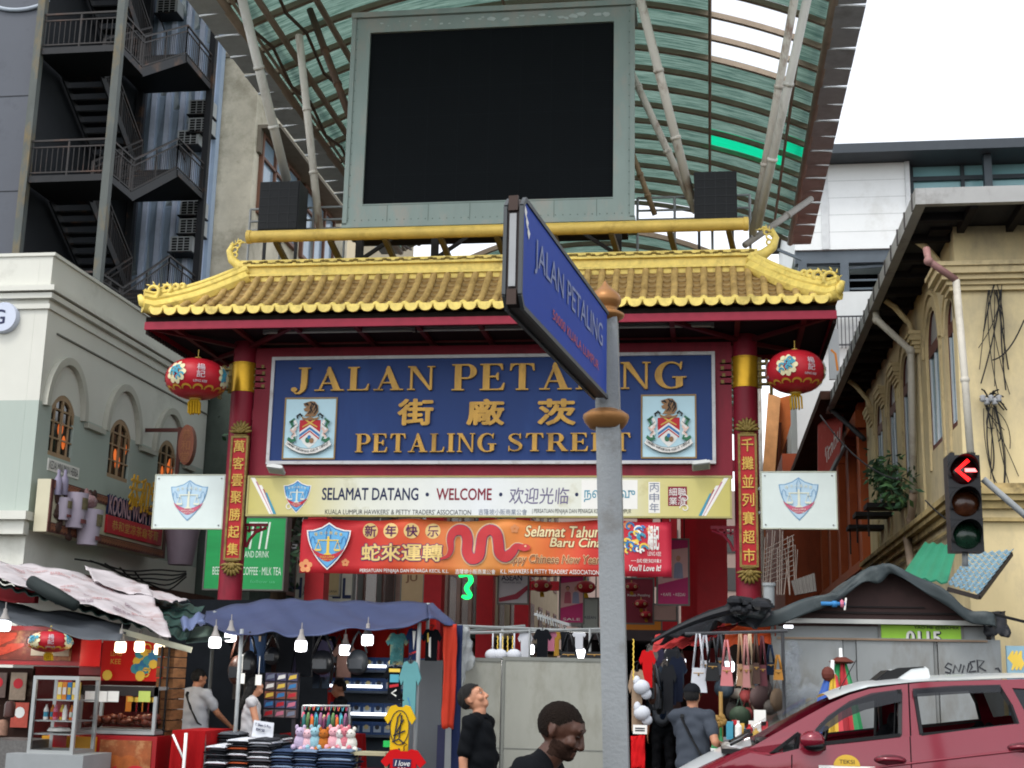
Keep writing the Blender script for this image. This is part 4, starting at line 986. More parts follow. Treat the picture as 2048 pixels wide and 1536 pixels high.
m.box((XB,y_-.62,z_-.11),(XB+.02,y_+.62,z_+.11));m.build('panel',WHITEPR,s);m=MB();text_mb(m,'KEDAI MINUMAN HERBA',(XB+.02,y_,z_),1.15,.15,Y3,Z3);m.build('lettering',DKPR,s)
ya,yb=wy(98,1005)[0],wy(334,1060)[0];za=wy(98,955)[1];zb=wy(98,1065)[1];XS=XB+.42
ya,yb=atx(98,1005,XS).y,atx(332,1060,XS).y;za,zb=atx(98,956,XS).z,atx(98,1064,XS).z
ks=T('tea_shop_sign','long shop sign with fret border, tea cups and KOONG WOH TONG on the cream shophouse','sign',(XS,(ya+yb)/2,zb))
m=MB();m.box((XS-.25,ya,zb),(XS,yb,za));m.build('box',M('sign_cream','b9b39a',.5,var=.06),ks)
BRN=M('sign_brown','4f2a24',.6,var=.15)
m=MB();hb=(za-zb)*.19
for z0_,z1_ in((zb,zb+hb),(za-hb,za)):m.box((XS,ya,z0_),(XS+.02,yb,z1_))
m.box((XS,ya,zb+hb),(XS+.03,ya+.08,za-hb));m.box((XS,yb-.14,zb+hb),(XS+.02,yb,za-hb));m.build('border',BRN,ks)
m=MB();n=42
for r_,zc in enumerate((zb+hb/2,za-hb/2)):
 for k in range(n):
  y=lerp(ya+.1,yb-.1,(k+.5)/n);q=hb*.32
  m.poly(ribbon([(y-q*.7,zc-q),(y-q*.7,zc+q),(y+q*.6,zc+q),(y+q*.6,zc-q*.5),(y-q*.1,zc-q*.5),(y-q*.1,zc+q*.3)],.03),(XS+.02,0,0),Y3,Z3,.005)
m.build('fret_pattern',M('fret_tan','8a5a42',.6),ks)
L_=yb-ya
yq=lambda px,py=1040:atx(px,py,XS).y
t0_,t1_=yq(210),yq(322);tm_=(t0_+t1_)/2;tl_=t1_-t0_
m=MB();m.box((XS,t0_,zb+hb+.06),(XS+.05,t1_,zb+hb+.40));m.build('red_panel',REDPR,ks)
m=MB();text_mb(m,'恭和堂凉茶龜苓膏',(XS+.052,tm_,zb+hb+.23),tl_*.84,.2,Y3,Z3);m.build('lettering',GOLDPR,ks)
zk=zb+hb+.60
m=MB();text_mb(m,'KOONG WOH TONG',(XS,tm_,zk),tl_*1.0,.38,Y3,Z3,depth=.05,bold=.05);m.build('lettering',NAVY,ks)
m=MB();text_mb(m,'KOONG WOH TONG',(XS+.052,tm_,zk),tl_*.99,.36,Y3,Z3,bold=.012);m.build('lettering',M('sign_pink','c09aa2',.5),ks)
c0_,c1_=yq(244,1000),yq(306,1010)
m=MB();text_mb(m,'恭和堂',(XS+.12,(c0_+c1_)/2,za+.2),c1_-c0_,.72,Y3,Z3,depth=.03,bold=.004,shear=.1);m.build('lettering',M('calligraphy_yellow','c0921c',.5),ks)
def cup(yc,zb_,w_,h_,x):
 c=MB();c.lathe([(w_*.36,0),(w_*.5,h_),(w_*.46,h_),(w_*.45,h_*.97)],(x,yc,zb_),18)
 o=c.build('cup',M('cup_white','aaa0ae',.5,var=.08),ks,40)
 t=MB();t.lathe([(0,h_*.96),(w_*.45,h_*.96)],(x,yc,zb_),18);t.build('tea',M('tea_brown','2a1712',.2),o)
 t=MB();r_=w_*.455*.97
 for(zz,hh,mi)in((.52,.34,0),(.12,.12,1)):
  t.mat(mi).grid(lambda a,b:(x+(r_+.02)*cos((a-.5)*1.1),yc+(r_+.02)*sin((a-.5)*1.1),zb_+h_*(zz+hh*b)),6,1)
 t.build('cup_print',[M('cup_photo','6b6248',.6,var=.6,scale=14),M('cup_brown','6a3a3a',.6)],o)
H=za-zb
def on(px,py,dx=.0):q=atx(px,py,XS+dx);return q.y,q.z
for(px,py,top,w_,dx)in((146,1056,985,.46,.10),(174,1090,1018,.50,.2),(122,1040,995,.34,.03)):
 y_,z_=on(px,py,dx);zt2=on(px,top,dx)[1];cup(y_,z_,w_,zt2-z_,XS+dx)
y_,z_=on(170,1018,.05);zt2=on(170,975,.05)[1];h2=zt2-z_
m=MB();m.lathe([(.10,0),(.20,h2*.15),(.22,h2*.4),(.16,h2*.62),(.08,h2*.7),(.1,h2*.75),(.04,h2*.82),(.03,h2*.96),(0,h2)],(XS+.05,y_,z_),16)
m.tube([(XS+.05,y_+.18,z_+h2*.35),(XS+.06,y_+.32,z_+h2*.5),(XS+.06,y_+.30,z_+h2*.65)],.03,8);m.build('teapot',M('pot_brown','7a5a58',.5,var=.25,dirt='b3a5ae',damt=.4,dscale=5),ks,True)
m=MB();rn=random.Random(9)
for k in range(26):
 yy,zz=on(rn.uniform(112,198),rn.uniform(985,1075));m.ball((XS+.02,yy,zz),(.03,rn.uniform(.06,.14),rn.uniform(.06,.14)),8,6)
m.build('herb_cutout',M('herb_brown','3f2a24',.7,var=.5,scale=10),ks,True)
for px in(114,127):
 y_,z_=on(px,990,.03);h2=on(px,938,.03)[1]-z_;m=MB();m.lathe([(.07,0),(.07,h2*.6),(.03,h2*.8),(.03,h2)],(XS+.03,y_,z_),10);m.build('bottle',M('bottle_mauve','7a7488',.3,var=.2),ks,40)
yb_=29.6;XO=XB+1.0
p=atx(378,905,XO);bs=T('oval_blade_sign','brown oval blade sign with small discs and a cup standing out from the shophouse','sign',(XO,p.y,p.z-2))
yb_=p.y;RX,RZ=abs(atx(391,905,XO).x-atx(362,905,XO).x),1
r1=at(393,905,yb_).x-at(362,905,yb_).x;h1=at(375,852,yb_).z-at(375,932,yb_).z;c_=at(378,892,yb_)
m=MB();m.poly(disc(r1/2,24,c_.x,c_.z,h1/2),(0,yb_,0),X3,Z3,.18);m.build('oval',M('oval_brown','7d4a38',.5,var=.12),bs)
m=MB();text_mb(m,'恭',(c_.x,yb_-.19,c_.z+.22),.2,.22);text_mb(m,'和',(c_.x,yb_-.19,c_.z-.02),.2,.22);text_mb(m,'堂',(c_.x,yb_-.19,c_.z-.26),.2,.22);m.build('lettering',M('oval_letter','8f6040',.5),bs)
m=MB();m.box((XB,yb_-.05,c_.z+.3),(c_.x-r1*.3,yb_-.01,c_.z+.38));m.box((c_.x-r1*.72,yb_-.06,c_.z-2.1),(c_.x-r1*.5,yb_-.0,c_.z+.4));m.build('bracket',BRN,bs)
m=MB()
for zz,r_ in((-.75,.14),(-1.02,.08)):m.poly(disc(r_,14,c_.x-.22,c_.z+zz),(0,yb_-.02,0),X3,Z3,.06)
m.build('small_disc',M('disc_salmon','b0705c',.5),bs)
pc=at(375,1130,yb_);m=MB();hh=at(375,1058,yb_).z-pc.z;m.lathe([(.25,0),(.36,hh),(.3,hh)],(c_.x,yb_,pc.z),16);m.build('cup',M('cup_mauve','7d6f7a',.5,var=.15),bs,40)
# left: dark building with the steel escape stair
SX=-15.24
db=T('dark_tower_block','dark grey clad tower block behind the escape stair at far left','building',(-21,33,0))
CLAD=M('dark_cladding','4b4f57',.5,var=.1,scale=.6,dirt='3b3f46',damt=.3);INK=M('dark_recess_wall','12161b',.7,var=.25)
m=MB();m.box((-26,31.4,0),(-17.7,40,26));m.build('wall',CLAD,db)
m=MB();m.box((-17.695,31.5,0),(-17.65,38,26));m.build('stairwell_darkening_wall',INK,db)  # near-black wall added to darken the stairwell
m=MB()
for z in(11.2,13.9,16.6):m.box((-26,31.39,z),(-17.7,31.4,z+.025))
m.build('cladding_joint',M('joint_dark','24272c',.7),db)
p=at(38,-6,31.3);m=MB();m.tube([(p.x+.85*cos(a),31.36,p.z+.35*sin(a))for a in[pi+.2+i*.15 for i in range(19)]],.06,8);m.build('emblem_swoosh',M('pale_swoosh','9aa3ad',.5),db,True)
fold=T('folded_facade','pale blue facade of folded triangular panels behind the escape stair','building',(-16.5,38.6,0))
m=MB();m.box((-17.85,38.3,0),(-15.3,38.6,26));m.build('wall',M('pale_blue_cladding','9fb0c4',.5,var=.08),fold)
m=MB();m2=MB();m3=MB()
for k in range(5):
 xa=-17.75+k*.48
 m.box((xa+.24,38.2,0),(xa+.40,38.3,26))
 for j in range(6):
  z=7.2+j*3.25-k*.5
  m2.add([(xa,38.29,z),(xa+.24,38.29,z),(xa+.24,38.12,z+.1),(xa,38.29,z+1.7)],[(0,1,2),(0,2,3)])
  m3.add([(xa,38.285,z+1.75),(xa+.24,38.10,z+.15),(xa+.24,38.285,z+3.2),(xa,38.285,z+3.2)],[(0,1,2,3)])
m.build('white_fin',M('fin_white','bcc6d8',.5),fold);m2.build('white_fold',M('fold_white','c0ccce',.5,dirt='7c8890',damt=.3),fold);m3.build('blue_fold',M('fold_blue','8c9cac',.4,var=.15),fold)  # white and blue triangles are the facade's own painted pattern
stair=T('escape_stair','rusty dark steel escape stair with railed landings on the dark tower block','staircase',(-16.4,34,0))
STL=M('stair_steel','17191c',.6,var=.3,dirt='6b4a30',damt=.22,dscale=1.3);STP=M('stair_post_paint','4e5350',.6,var=.25,dirt='7a6434',damt=.4,dscale=1.1,stretch=(1,1,.4));STD=M('stair_dark','0e1012',.7,var=.3)
RAIL=M('stair_rail','2b2827',.6,var=.2,dirt='5f4030',damt=.25)
y0s,y1s,y2s,y3s=31.0,32.45,35.3,37.4
for(x,y)in((-17.5,y0s),(SX,y0s),(SX,y3s),(-17.5,y3s)):
 m=MB();m.box((x-.10,y-.10,0),(x+.10,y+.10,26));m.build('post',STP if y==y0s else STL,stair)
zA=at(240,92,y0s).z;zB=at(215,350,y0s).z;ST=zA-zB
for k in range(-3,4):
 z=zA+k*ST
 if z<-.5:continue
 m=MB();m.box((-17.5,y0s,z-.14),(SX,y1s,z));m.build('landing',STD,stair);m=MB();m.box((-17.4,y0s-.04,z-.15),(SX-.1,y0s-.001,z+.03));m.box((SX+.001,y0s+.1,z-.15),(SX+.05,y1s,z+.03));m.build('edge_beam',STL,stair)
 zm=z+ST/2
 m=MB();m.box((-17.5,y2s,zm-.14),(SX,y3s,zm));m.build('half_landing',STD,stair);m=MB();m.box((SX+.001,y2s,zm-.15),(SX+.05,y3s-.1,zm+.03));m.build('edge_beam',STL,stair)
 for(xa,xb,ya_,yb__,za_,zb_)in((-16.34,SX,y1s,y2s,z,zm),(-17.5,-16.4,y2s,y1s,zm,z+ST)):
  m=MB();n=9
  for x in(xa,xb):m.bar((x,ya_,za_-.06),(x,yb__,zb_-.06),.05,.24)
  for q in range(n):
   t=(q+.5)/n;y=lerp(ya_,yb__,t);zz=lerp(za_,zb_,t);m.box((xa+.03,y-.16,zz-.02),(xb-.03,y+.16,zz+.02))
  m.build('flight',STL,stair)
 def railing(p,q):
  p,q=Vector(p),Vector(q);r=MB();n=max(2,int((q-p).length/.14))
  r.bar(p+Z3*1.0,q+Z3*1.0,.05,.05);r.bar(p+Z3*.82,q+Z3*.82,.035,.035);r.bar(p+Z3*.12,q+Z3*.12,.035,.035)
  for i in range(n+1):
   a=p.lerp(q,i/n);w_=.04 if i%max(1,n//2)==0 else .014;r.box((a.x-w_/2,a.y-w_/2,a.z+(.12 if w_<.03 else 0)),(a.x+w_/2,a.y+w_/2,a.z+(.82 if w_<.03 else 1.0)))
  r.build('railing',RAIL,stair)
 railing((-17.4,y0s,z),(SX-.1,y0s,z));railing((SX,y0s+.1,z),(SX,y1s,z));railing((SX,y1s,z),(SX,y2s,zm));railing((SX,y2s,zm),(SX,y3s-.1,zm));railing((-16.37,y1s,z),(-16.37,y2s,zm));railing((-16.41,y2s,zm),(-16.41,y1s,z+ST))
aclab=['uppermost white air conditioner unit by the top of the escape stair','upper air conditioner of the pair beside the middle stair flight','lower air conditioner of the pair beside the middle stair flight','white air conditioner on brackets below the middle pair, at the stair landing',
   'upper air conditioner of the low pair near the stair foot','lower air conditioner of the low pair near the stair foot','lowest white air conditioner above the shophouse parapet']
for(px,py),lab in zip(((338,12),(404,214),(402,250),(380,275),(386,415),(384,452),(366,488)),aclab):
 Y=37.7;p=at(px,py,Y);a=T('air_conditioner',lab,'air conditioner',(p.x,Y,p.z-.25),group='outdoor air conditioner units by the escape stair')
 m=MB();m.box((p.x-.42,Y,p.z-.25),(p.x+.30,Y+.5,p.z+.25));m.build('casing',M('ac_white','a4a8a8',.5,var=.1,dirt='70685c',damt=.25),a)
 g=MB();
 for i in range(3):
  for j in range(5):g.box((p.x-.36+i*.2,Y-.012,p.z-.2+j*.085),(p.x-.20+i*.2,Y-.002,p.z-.14+j*.085))
 g.build('grille',BLACK,a)
 m=MB();m.box((p.x-.45,Y-.1,p.z-.29),(p.x+.33,Y+.5,p.z-.255));m.bar((p.x-.3,Y,p.z-.29),(p.x-.3,Y+.5,p.z-.6),.03);m.build('bracket',STL,a)
# left: weathered concrete house behind the stair
wbld=T('weathered_house','stained bare concrete house with brown window frames behind the canopy strut','building',(-14,42,0))
CON=M('stained_concrete','c6bfac',.9,var=.35,scale=.7,dirt='77725f',damt=.5,dscale=.5,bump=.4,bscale=6)
xa,xb=at(424,300,38.7).x,at(508,300,38.7).x;zt=at(470,62,38.7).z
m=MB();m.box((xa-.4,38.7,0),(xb,50,zt));m.build('wall',CON,wbld)
m=MB();m.box((xa-.45,38.6,zt),(xb+.1,50,zt+.12));z=at(470,115,38.7).z;m.box((xa,38.64,z),(xb+.06,38.7,z+.12));m.build('coping',M('coping_concrete','807a6c',.9,var=.2),wbld)
for k,(y,zc)in enumerate(((39.2,0),(39.2,-4.4),(43.8,0),(43.8,-4.4))):
 z0_=at(505,262,38.8).z+zc
 f=MB();
 for a,b,c,d in((0,4.0,0,.12),(0,4.0,-2.6,-2.48),(0,.12,-2.48,0),(3.88,4,-2.48,0),(1.3,1.42,-2.48,0),(2.6,2.72,-2.48,0),(.12,3.88,-.75,-.66)):f.box((xb+.0,y+a,z0_+c),(xb+.14,y+b,z0_+d))
 fo=f.build('window',M('brown_frame','6b4a3a',.6,var=.2),wbld);g=MB();g.box((xb+.001,y+.12,z0_-2.48),(xb+.05,y+3.88,z0_));g.build('pane',M('blue_glass','8296a6',.15,var=.2),fo)
m=MB();z=at(540,258,39).z;m.box((xb,38.9,z),(xb+.75,48.2,z+.12));m.box((xb,38.9,z-.8),(xb+.12,39.15,z));m.build('sunshade',M('sunshade_concrete','6e675c',.9,var=.25),wbld)
far=T('cream_tower','pale cream tower far behind the left strut, under the canopy edge','building',(-15,60,0))
a,b=at(600,400,60).x,at(720,400,60).x;zt=at(650,335,60).z
m=MB();m.box((a-6,60,0),(b,72,zt));m.box((a+1.0,60.5,zt),(a+2.2,66,zt+1.4));m.build('wall',M('cream_tower_render','b5aa92',.8,var=.05),far)
for i in range(3):
 for j in range(3):m=MB();x=a+.7+i*1.1;z=zt-1.2-j*1.4;m.box((x,59.97,z-.5),(x+.35,60,z));m.build('window',M('tower_window','6f6a60',.4),far)
for k in range(1):m=MB();m.box((a-6,59.9,zt-.08),(b+.1,60,zt+.08));m.build('coping',M('cream_coping','a89d88',.8),far)
# right: old yellow corner house
XY,YF,YK=3.54,19.15,30.6
yh=T('yellow_corner_house','weathered yellow colonial corner house with arched windows and wide dark eaves at right','building',(6,24,0))
YEL=M('yellow_render','cbba90',.85,var=.15,scale=.8,dirt='948a78',damt=.5,dscale=.6,stretch=(1,1,.5));YELD=M('yellow_moulding','c2b088',.85,var=.18,scale=2,dirt='6b6250',damt=.35,dscale=2)
wins=[(19.72,.78,5.3,6.75),(21.35,1.12,5.3,6.85),(24.3,1.1,5.3,6.85),(26.2,1.1,5.3,6.85),(28.2,1.1,5.3,6.85)]
def arch2(yc,w,z0,zs,n=14):return[(yc-w/2,z0),(yc+w/2,z0)]+[(yc+w/2*cos(a),zs+w*.55*sin(a))for a in[pi*i/n for i in range(n+1)]]
m=MB()
m.poly([(-YK,0),(-YF-.25,0),(-YF-.25,8.1),(-YK,8.1)],(XY+.3,0,0),-Y3,Z3,.3,[[(-p[0],p[1])for p in arch2(*w_)]for w_ in wins]);m.build('street_wall',YEL,yh)
m=MB();m.box((XY,YF,0),(16,YF+.25,8.1));m.build('front_wall',YEL,yh)
m=MB();m.box((XY+.3,YK,0),(16,YK+.3,8.1));m.build('back_wall',YEL,yh)
for k,(yc,ww,zb,zs)in enumerate(wins):
 m=MB();mo=[(-(yc+ww*.60*cos(a)),zs+ww*.66*sin(a))for a in[pi*i/18 for i in range(19)]]
 m.poly(ribbon(mo,.16),(XY,0,0),-Y3,Z3,.035);m.poly(ribbon([(-(yc+ww*.70*cos(a)),zs+ww*.80*sin(a))for a in[pi*i/18 for i in range(19)]],.07),(XY,0,0),-Y3,Z3,.06)
 for s in(-1,1):m.box((XY-.03,yc+s*ww*.60-.07,zb-.3),(XY,yc+s*ww*.60+.07,zs))
 m.build('arch_mould',YELD,yh)
 f=MB();ou=[(-p[0],p[1])for p in arch2(yc,ww-.01,zb,zs)];inn=[(-p[0],p[1])for p in arch2(yc,ww-.2,zs+.12,zs+.12)];low=[(-yc-ww/2+.08,zb+.08),(-yc+ww/2-.08,zb+.08),(-yc+ww/2-.08,zs-.06),(-yc-ww/2+.08,zs-.06)]
 f.poly(ou,(XY+.1,0,0),-Y3,Z3,.09,[inn,low]);fo=f.build('window',M('window_brown','5a2f26',.6,var=.2),yh)
 g=MB();g.poly(low,(XY+.06,0,0),-Y3,Z3,.02);g.build('pane',M('teal_glass','4f777c',.12,var=.15),fo);g=MB();g.poly(inn,(XY+.06,0,0),-Y3,Z3,.02);g.build('fanlight',M('fanlight_grey','8f8f90',.3,var=.15),fo)
 s_=MB()
 for q in(0,.5,1):y=lerp(yc-ww/2+.1,yc+ww/2-.1,q);s_.box((XY+.012,y-.03,zb+.09),(XY+.039,y+.025,zs-.07))
 s_.build('sash',M('white_sash','b8bcc0',.4,var=.08),fo)
m=MB()
for(xa,xb,ya,yb)in((XY-.06,XY+1.0,YF-.12,YF),):
 m.box((xa,ya,0),(xb,yb,7.1))
m.box((XY-.06,YF,0),(XY,YF+.14,7.1))
for y in(22.9,25.2,27.2,29.2):m.box((XY-.04,y-.22,4.45),(XY,y+.22,7.2))
m.build('pilaster',YEL,yh)
CAPS=((.08,7.1,7.17),(.13,7.17,7.23),(.20,7.23,7.30),(.27,7.30,7.40),(.31,7.40,7.46))
m=MB()
for o,z0_,z1_ in CAPS:m.box((XY-.06-o,YF-.12-o,z0_),(XY+1.0+o,YF-.0,z1_));m.box((XY-.06-o,YF,z0_),(XY-.0,YF+.14+o,z1_))
m.build('capital',YELD,yh)
for y in(22.9,25.2,27.2,29.2):
 m=MB()
 for o,z0_,z1_ in CAPS:m.box((XY-.04-o*.5,y-.22-o*.5,z0_),(XY,y+.22+o*.5,z1_))
 m.build('capital',YELD,yh)
m=MB();m.box((XY-.02,YF-.02,7.461),(XY+.9,YF,8.1));m.build('frieze',YEL,yh)
m=MB()
for o,z0_,z1_ in((.10,4.02,4.12),(.20,4.12,4.2),(.26,4.2,4.28),(.14,4.28,4.36),(.08,3.85,3.9)):
 m.box((XY-o,YF-.12-o,z0_),(16,YF-.122,z1_));m.box((XY-o,YF-.121,z0_),(XY-.062,YK,z1_))
m.build('string_cornice',M('grimy_cornice','a89468',.9,var=.3,dirt='3d372c',damt=.5,dscale=1.6),yh)
m=MB();pp=[(1762,660),(1800,640),(1850,665),(1905,640),(1925,700),(1880,712),(1830,700),(1800,720),(1770,712)]
P2=[at(1450+x*.293,800+y*.293,YF-.13)for x,y in pp];m.poly([(p.x,p.z)for p in P2][::-1],(0,YF-.121,0),X3,Z3,.006);m.build('bare_brick_patch',M('bare_brick','7d5a48',.9,var=.4,scale=14,dirt='a39a8e',damt=.4,dscale=5),yh)
EX,EYF,EYK,EZ=2.92,18.0,32.6,8.12
m=MB();m.box((EX+.06,EYF+.06,EZ),(16,EYK,EZ+.05));m.build('soffit',M('soffit_boards','3b3a3b',.8,var=.3,scale=2,stretch=(1,.2,1)),yh)
m=MB();m.grid(lambda a,b:(lerp(lerp(EX+.05,5.5,b),16,a),lerp(EYF+.05,22,b),EZ+.06+.7*b),4,4);m.grid(lambda a,b:(lerp(EX+.05,5.5,b),lerp(EYK,lerp(EYF+.05,22,b),a),EZ+.06+.7*b),4,4);m.build('roof',M('roof_zinc','7f7f7d',.6,var=.2,dirt='5a4a40',damt=.3),yh)
m=MB()
for k in range(16):
 y=lerp(EYF+.6,EYK-.3,k/15);m.box((EX+.07,y-.05,EZ-.12),(XY+.02,y+.05,EZ-.002))
 if k%2:m.box((EX+.3,y-.35,EZ-.05),(XY-.05,y+.25,EZ-.003))
for k in range(9):x=lerp(EX+.7,9,k/8);m.box((x-.05,EYF+.07,EZ-.12),(x+.05,YF-.0,EZ-.002))
m.build('rafter',M('rafter_dark','2b2828',.8,var=.3),yh)
GUT=M('grey_gutter','9b9b99',.55,var=.12,dirt='5f5a55',damt=.3)
m=MB();m.box((EX-.09,EYF-.06,EZ-.09),(EX+.05,EYK,EZ+.14));m.box((EX+.052,EYF-.06,EZ-.09),(16,EYF+.05,EZ+.14));m.build('gutter',GUT,yh)
m=MB()
for k in range(20):y=lerp(EYF+.2,EYK-.2,k/19);m.box((EX-.11,y-.02,EZ-.10),(EX-.09,y+.02,EZ+.15))
m.build('gutter_strap',M('strap_dark','4a4745',.7),yh)
m=MB()
for y in(22.9,29.2,19.6):m.tube([(XY-.0,y,EZ-.9),(XY-.12,y,EZ-.45),(XY-.35,y,EZ-.15),(EX+.12,y,EZ-.03)],.05,6)
m.build('eave_bracket',YELD,yh)
def dpipe(pts,r,mat):
 m=MB();P=[atx(px,py,x)for px,py,x in pts];m.tube(P,r,10)
 for p in P[1:-1]:m.ball(p,r*1.3,8,6)
 return m.build('downpipe',mat,yh,True)
PIP=M('white_pipe','b3aea2',.5,var=.12,dirt='7a6f62',damt=.35)
dpipe([(1750,612,EX+.02),(1754,640,EX+.02),(1822,702,XY-.14),(1827,985,XY-.14)],.065,PIP);dpipe([(1827,985,XY-.14),(1822,1040,XY-.14),(1815,1080,XY-.16),(1822,1130,XY-.3)],.065,M('rusty_pipe','93806c',.6,var=.25,dirt='4a3a2e',damt=.4))
dpipe([(1853,498,EX+.05),(1857,522,EX+.05),(1912,560,XY-.2)],.05,M('pink_pipe','8f6a66',.5,var=.2));dpipe([(1912,560,XY-.2),(1930,760,XY-.14),(1941,905,XY-.14)],.05,PIP)
dpipe([(1657,790,EX+.02),(1664,820,EX+.02),(1728,878,XY-.1)],.06,M('dark_pipe','2c2c2e',.5))
rn=random.Random(11)
WIRE=M('black_wire','141416',.6)
def pt(px,py,d=.0):return at(px,py,YF-.14-d)
lab=iter(['tangle of black wires with white insulators high on the yellow pilaster','lower bundle of black wires below the insulators on the yellow pilaster'])
for(a,b,n_)in(((1990,545),(1982,770),11),((1980,800),(2005,960),12)):
 m=MB()
 for k in range(n_):
  p=(a[0]+rn.uniform(-14,14),a[1]+rn.uniform(-14,18));q=(b[0]+rn.uniform(-25,40),b[1]+rn.uniform(-110,60));c=((p[0]+q[0])/2+rn.uniform(-30,30),(p[1]+q[1])/2+rn.uniform(-30,40))
  m.tube([pt(*bq,.03+.012*(k%4))for bq in bez(p,c,q,9)],.006+.004*(k%3==0),5)
 for k in range(14):
  x,y=a[0]+rn.uniform(-34,34),a[1]+rn.uniform(-22,26);m.tube([pt(a[0],a[1],.05),pt((x+a[0])/2+rn.uniform(-8,8),(y+a[1])/2-8,.12),pt(x,y,.06)],.012,5)
 w_=m.build('wire',WIRE);c=T('cable_tangle',next(lab),'cables',w_.location);w_.parent=c;w_.location=(0,0,0)
 m=MB()
 for k in range(5):p=pt(a[0]-14+8*k,a[1]+4+6*(k%2),.1);m.lathe([(.02,0),(.045,.02),(.03,.05),(.045,.08),(.02,.1)],p,10)
 m.build('insulator',M('insulator_grey','8f9092',.3,var=.2),c,True)
for k,(p,q,s,lb_)in enumerate((((1450,800),(1975,790),.5,'x'),((2048,640),(1985,720),.2,'thin black wire running from the pilaster towards the right edge'),((1640,830),(1800,960),.3,'thin black wire crossing in front of the orange house'),((1965,1060),(1850,1000),.2,'thin black wire looping from the traffic light to the yellow cornice'))):
 if lb_=='x':continue
 m=MB();m.tube(sag(at(*p,YF-.3),at(*q,YF-.3),s*.6),.011,5);tag(m.build('overhead_wire',WIRE,None,True),lb_,'wire')
pl=T('wall_plant','bushy green plant growing out of the yellow wall beside the downpipe','plant',(XY-.3,24.5,4.9))
m=MB();rn=random.Random(2);LEAF=M('leaf_green','3a5a34',.6,var=.5,scale=6);LEAFD=M('leaf_dark','24402a',.6,var=.5,scale=6)
base=atx(1800,1010,XY)
tips=[]
for k in range(22):
 tip=atx(rn.uniform(1730,1822),rn.uniform(915,1000),XY-rn.uniform(.1,.7));mid=(base+tip)/2+Vector((-.1,0,.2));P=[base+(mid-base)*t*1 if t<.5 else mid+(tip-mid)*(t-.5)*2 for t in(0,.25,.5,.75,1)];m.tube([base,mid,tip],[.02,.012,.005],5);tips+=[mid.lerp(tip,rn.random())for _ in range(22)]
m.build('stem',M('stem_brown','4a3e30',.8),pl)
def leaves(tips,ln,nm,mats,parent,spread=.12):
 m=MB()
 for k,p in enumerate(tips):
  p=p+Vector((rn.gauss(0,spread),rn.gauss(0,spread),rn.gauss(0,spread)));a=Vector((rn.gauss(0,1),rn.gauss(0,1),rn.gauss(-.5,.6))).normalized();b=a.orthogonal().normalized();l=ln*rn.uniform(.6,1.3)
  m.mat(k%2).add([p,p+a*l*.5+b*l*.22,p+a*l,p+a*l*.5-b*l*.22],[(0,1,2,3)])
 return m.build(nm,mats,parent)
leaves(tips,.17,'foliage',[LEAF,LEAFD],pl)
m=MB()
for(px,py,d)in((1770,1018,0),(1745,1035,0),(1730,1060,0)):p=atx(px,py,XY-.35);m.box((p.x-.35,p.y-.3,p.z),(XY,p.y+.3,p.z+.08));m.bar((p.x-.3,p.y,p.z),(p.x-.3,p.y,p.z-.5),.03)
tag(m.build('iron_ledge',M('iron_black','1c1b1b',.7,var=.3)),'dark iron ledges fixed to the yellow wall under the plant','ledge')
def sheetq(c,nm,mat,lab,cat,corr=0,nx=24,ny=6,th=.02):
 """sheet through four corners c = bottom-left, bottom-right, top-right, top-left"""
 A,B,C_,D=[Vector(q)for q in c];n_=(B-A).cross(D-A).normalized()
 m=MB();m.sheet(lambda a,b:A.lerp(B,a).lerp(D.lerp(C_,a),b)+n_*(corr*cos(a*nx*pi)),nx*2 if corr else 6,ny,th);return tag(m.build(nm,mat,None,60),lab,cat)
GS=M('green_zinc','2f7f62',.5,var=.2,dirt='22483c',damt=.3,stretch=(1,.3,1))
sheetq([at(1805,1150,16.8),at(1895,1165,16.8),at(1915,1090,18.6),at(1850,1085,18.8)],'green_awning',GS,'green metal sheet awning behind the grey booth roof','awning',.015,8)
BT=M('blue_roof_tile','7f9dac',.5,var=.15,dirt='4a626c',damt=.25)
def tile_sheet(A,B,C_,D,nu,nv):
 m=MB();n_=(B-A).cross(D-A).normalized()
 for j in range(nv):
  def fn(a,b,j=j):
   t=(j+b*1.06)/nv;return A.lerp(B,a).lerp(D.lerp(C_,a),min(t,1.02))+n_*(.018*cos(a*nu*2*pi)+.03*(1-b))
  m.sheet(fn,nu*5,1,.012)
 return m
o=tile_sheet(at(1895,1170,16.9),at(1958,1190,16.9),at(2026,1100,18.4),at(1940,1108,18.4),6,9).build('tiled_awning',BT);tag(o,'blue metal tile awning leaning on the yellow wall at right','awning')
m=MB();m.bar(at(1957,1195,16.85),at(2022,1108,18.35),.05);m.bar(at(1895,1178,16.85),at(1957,1195,16.85),.05);e_=m.build('awning_edge',M('edge_dark','2a2422',.7),o)
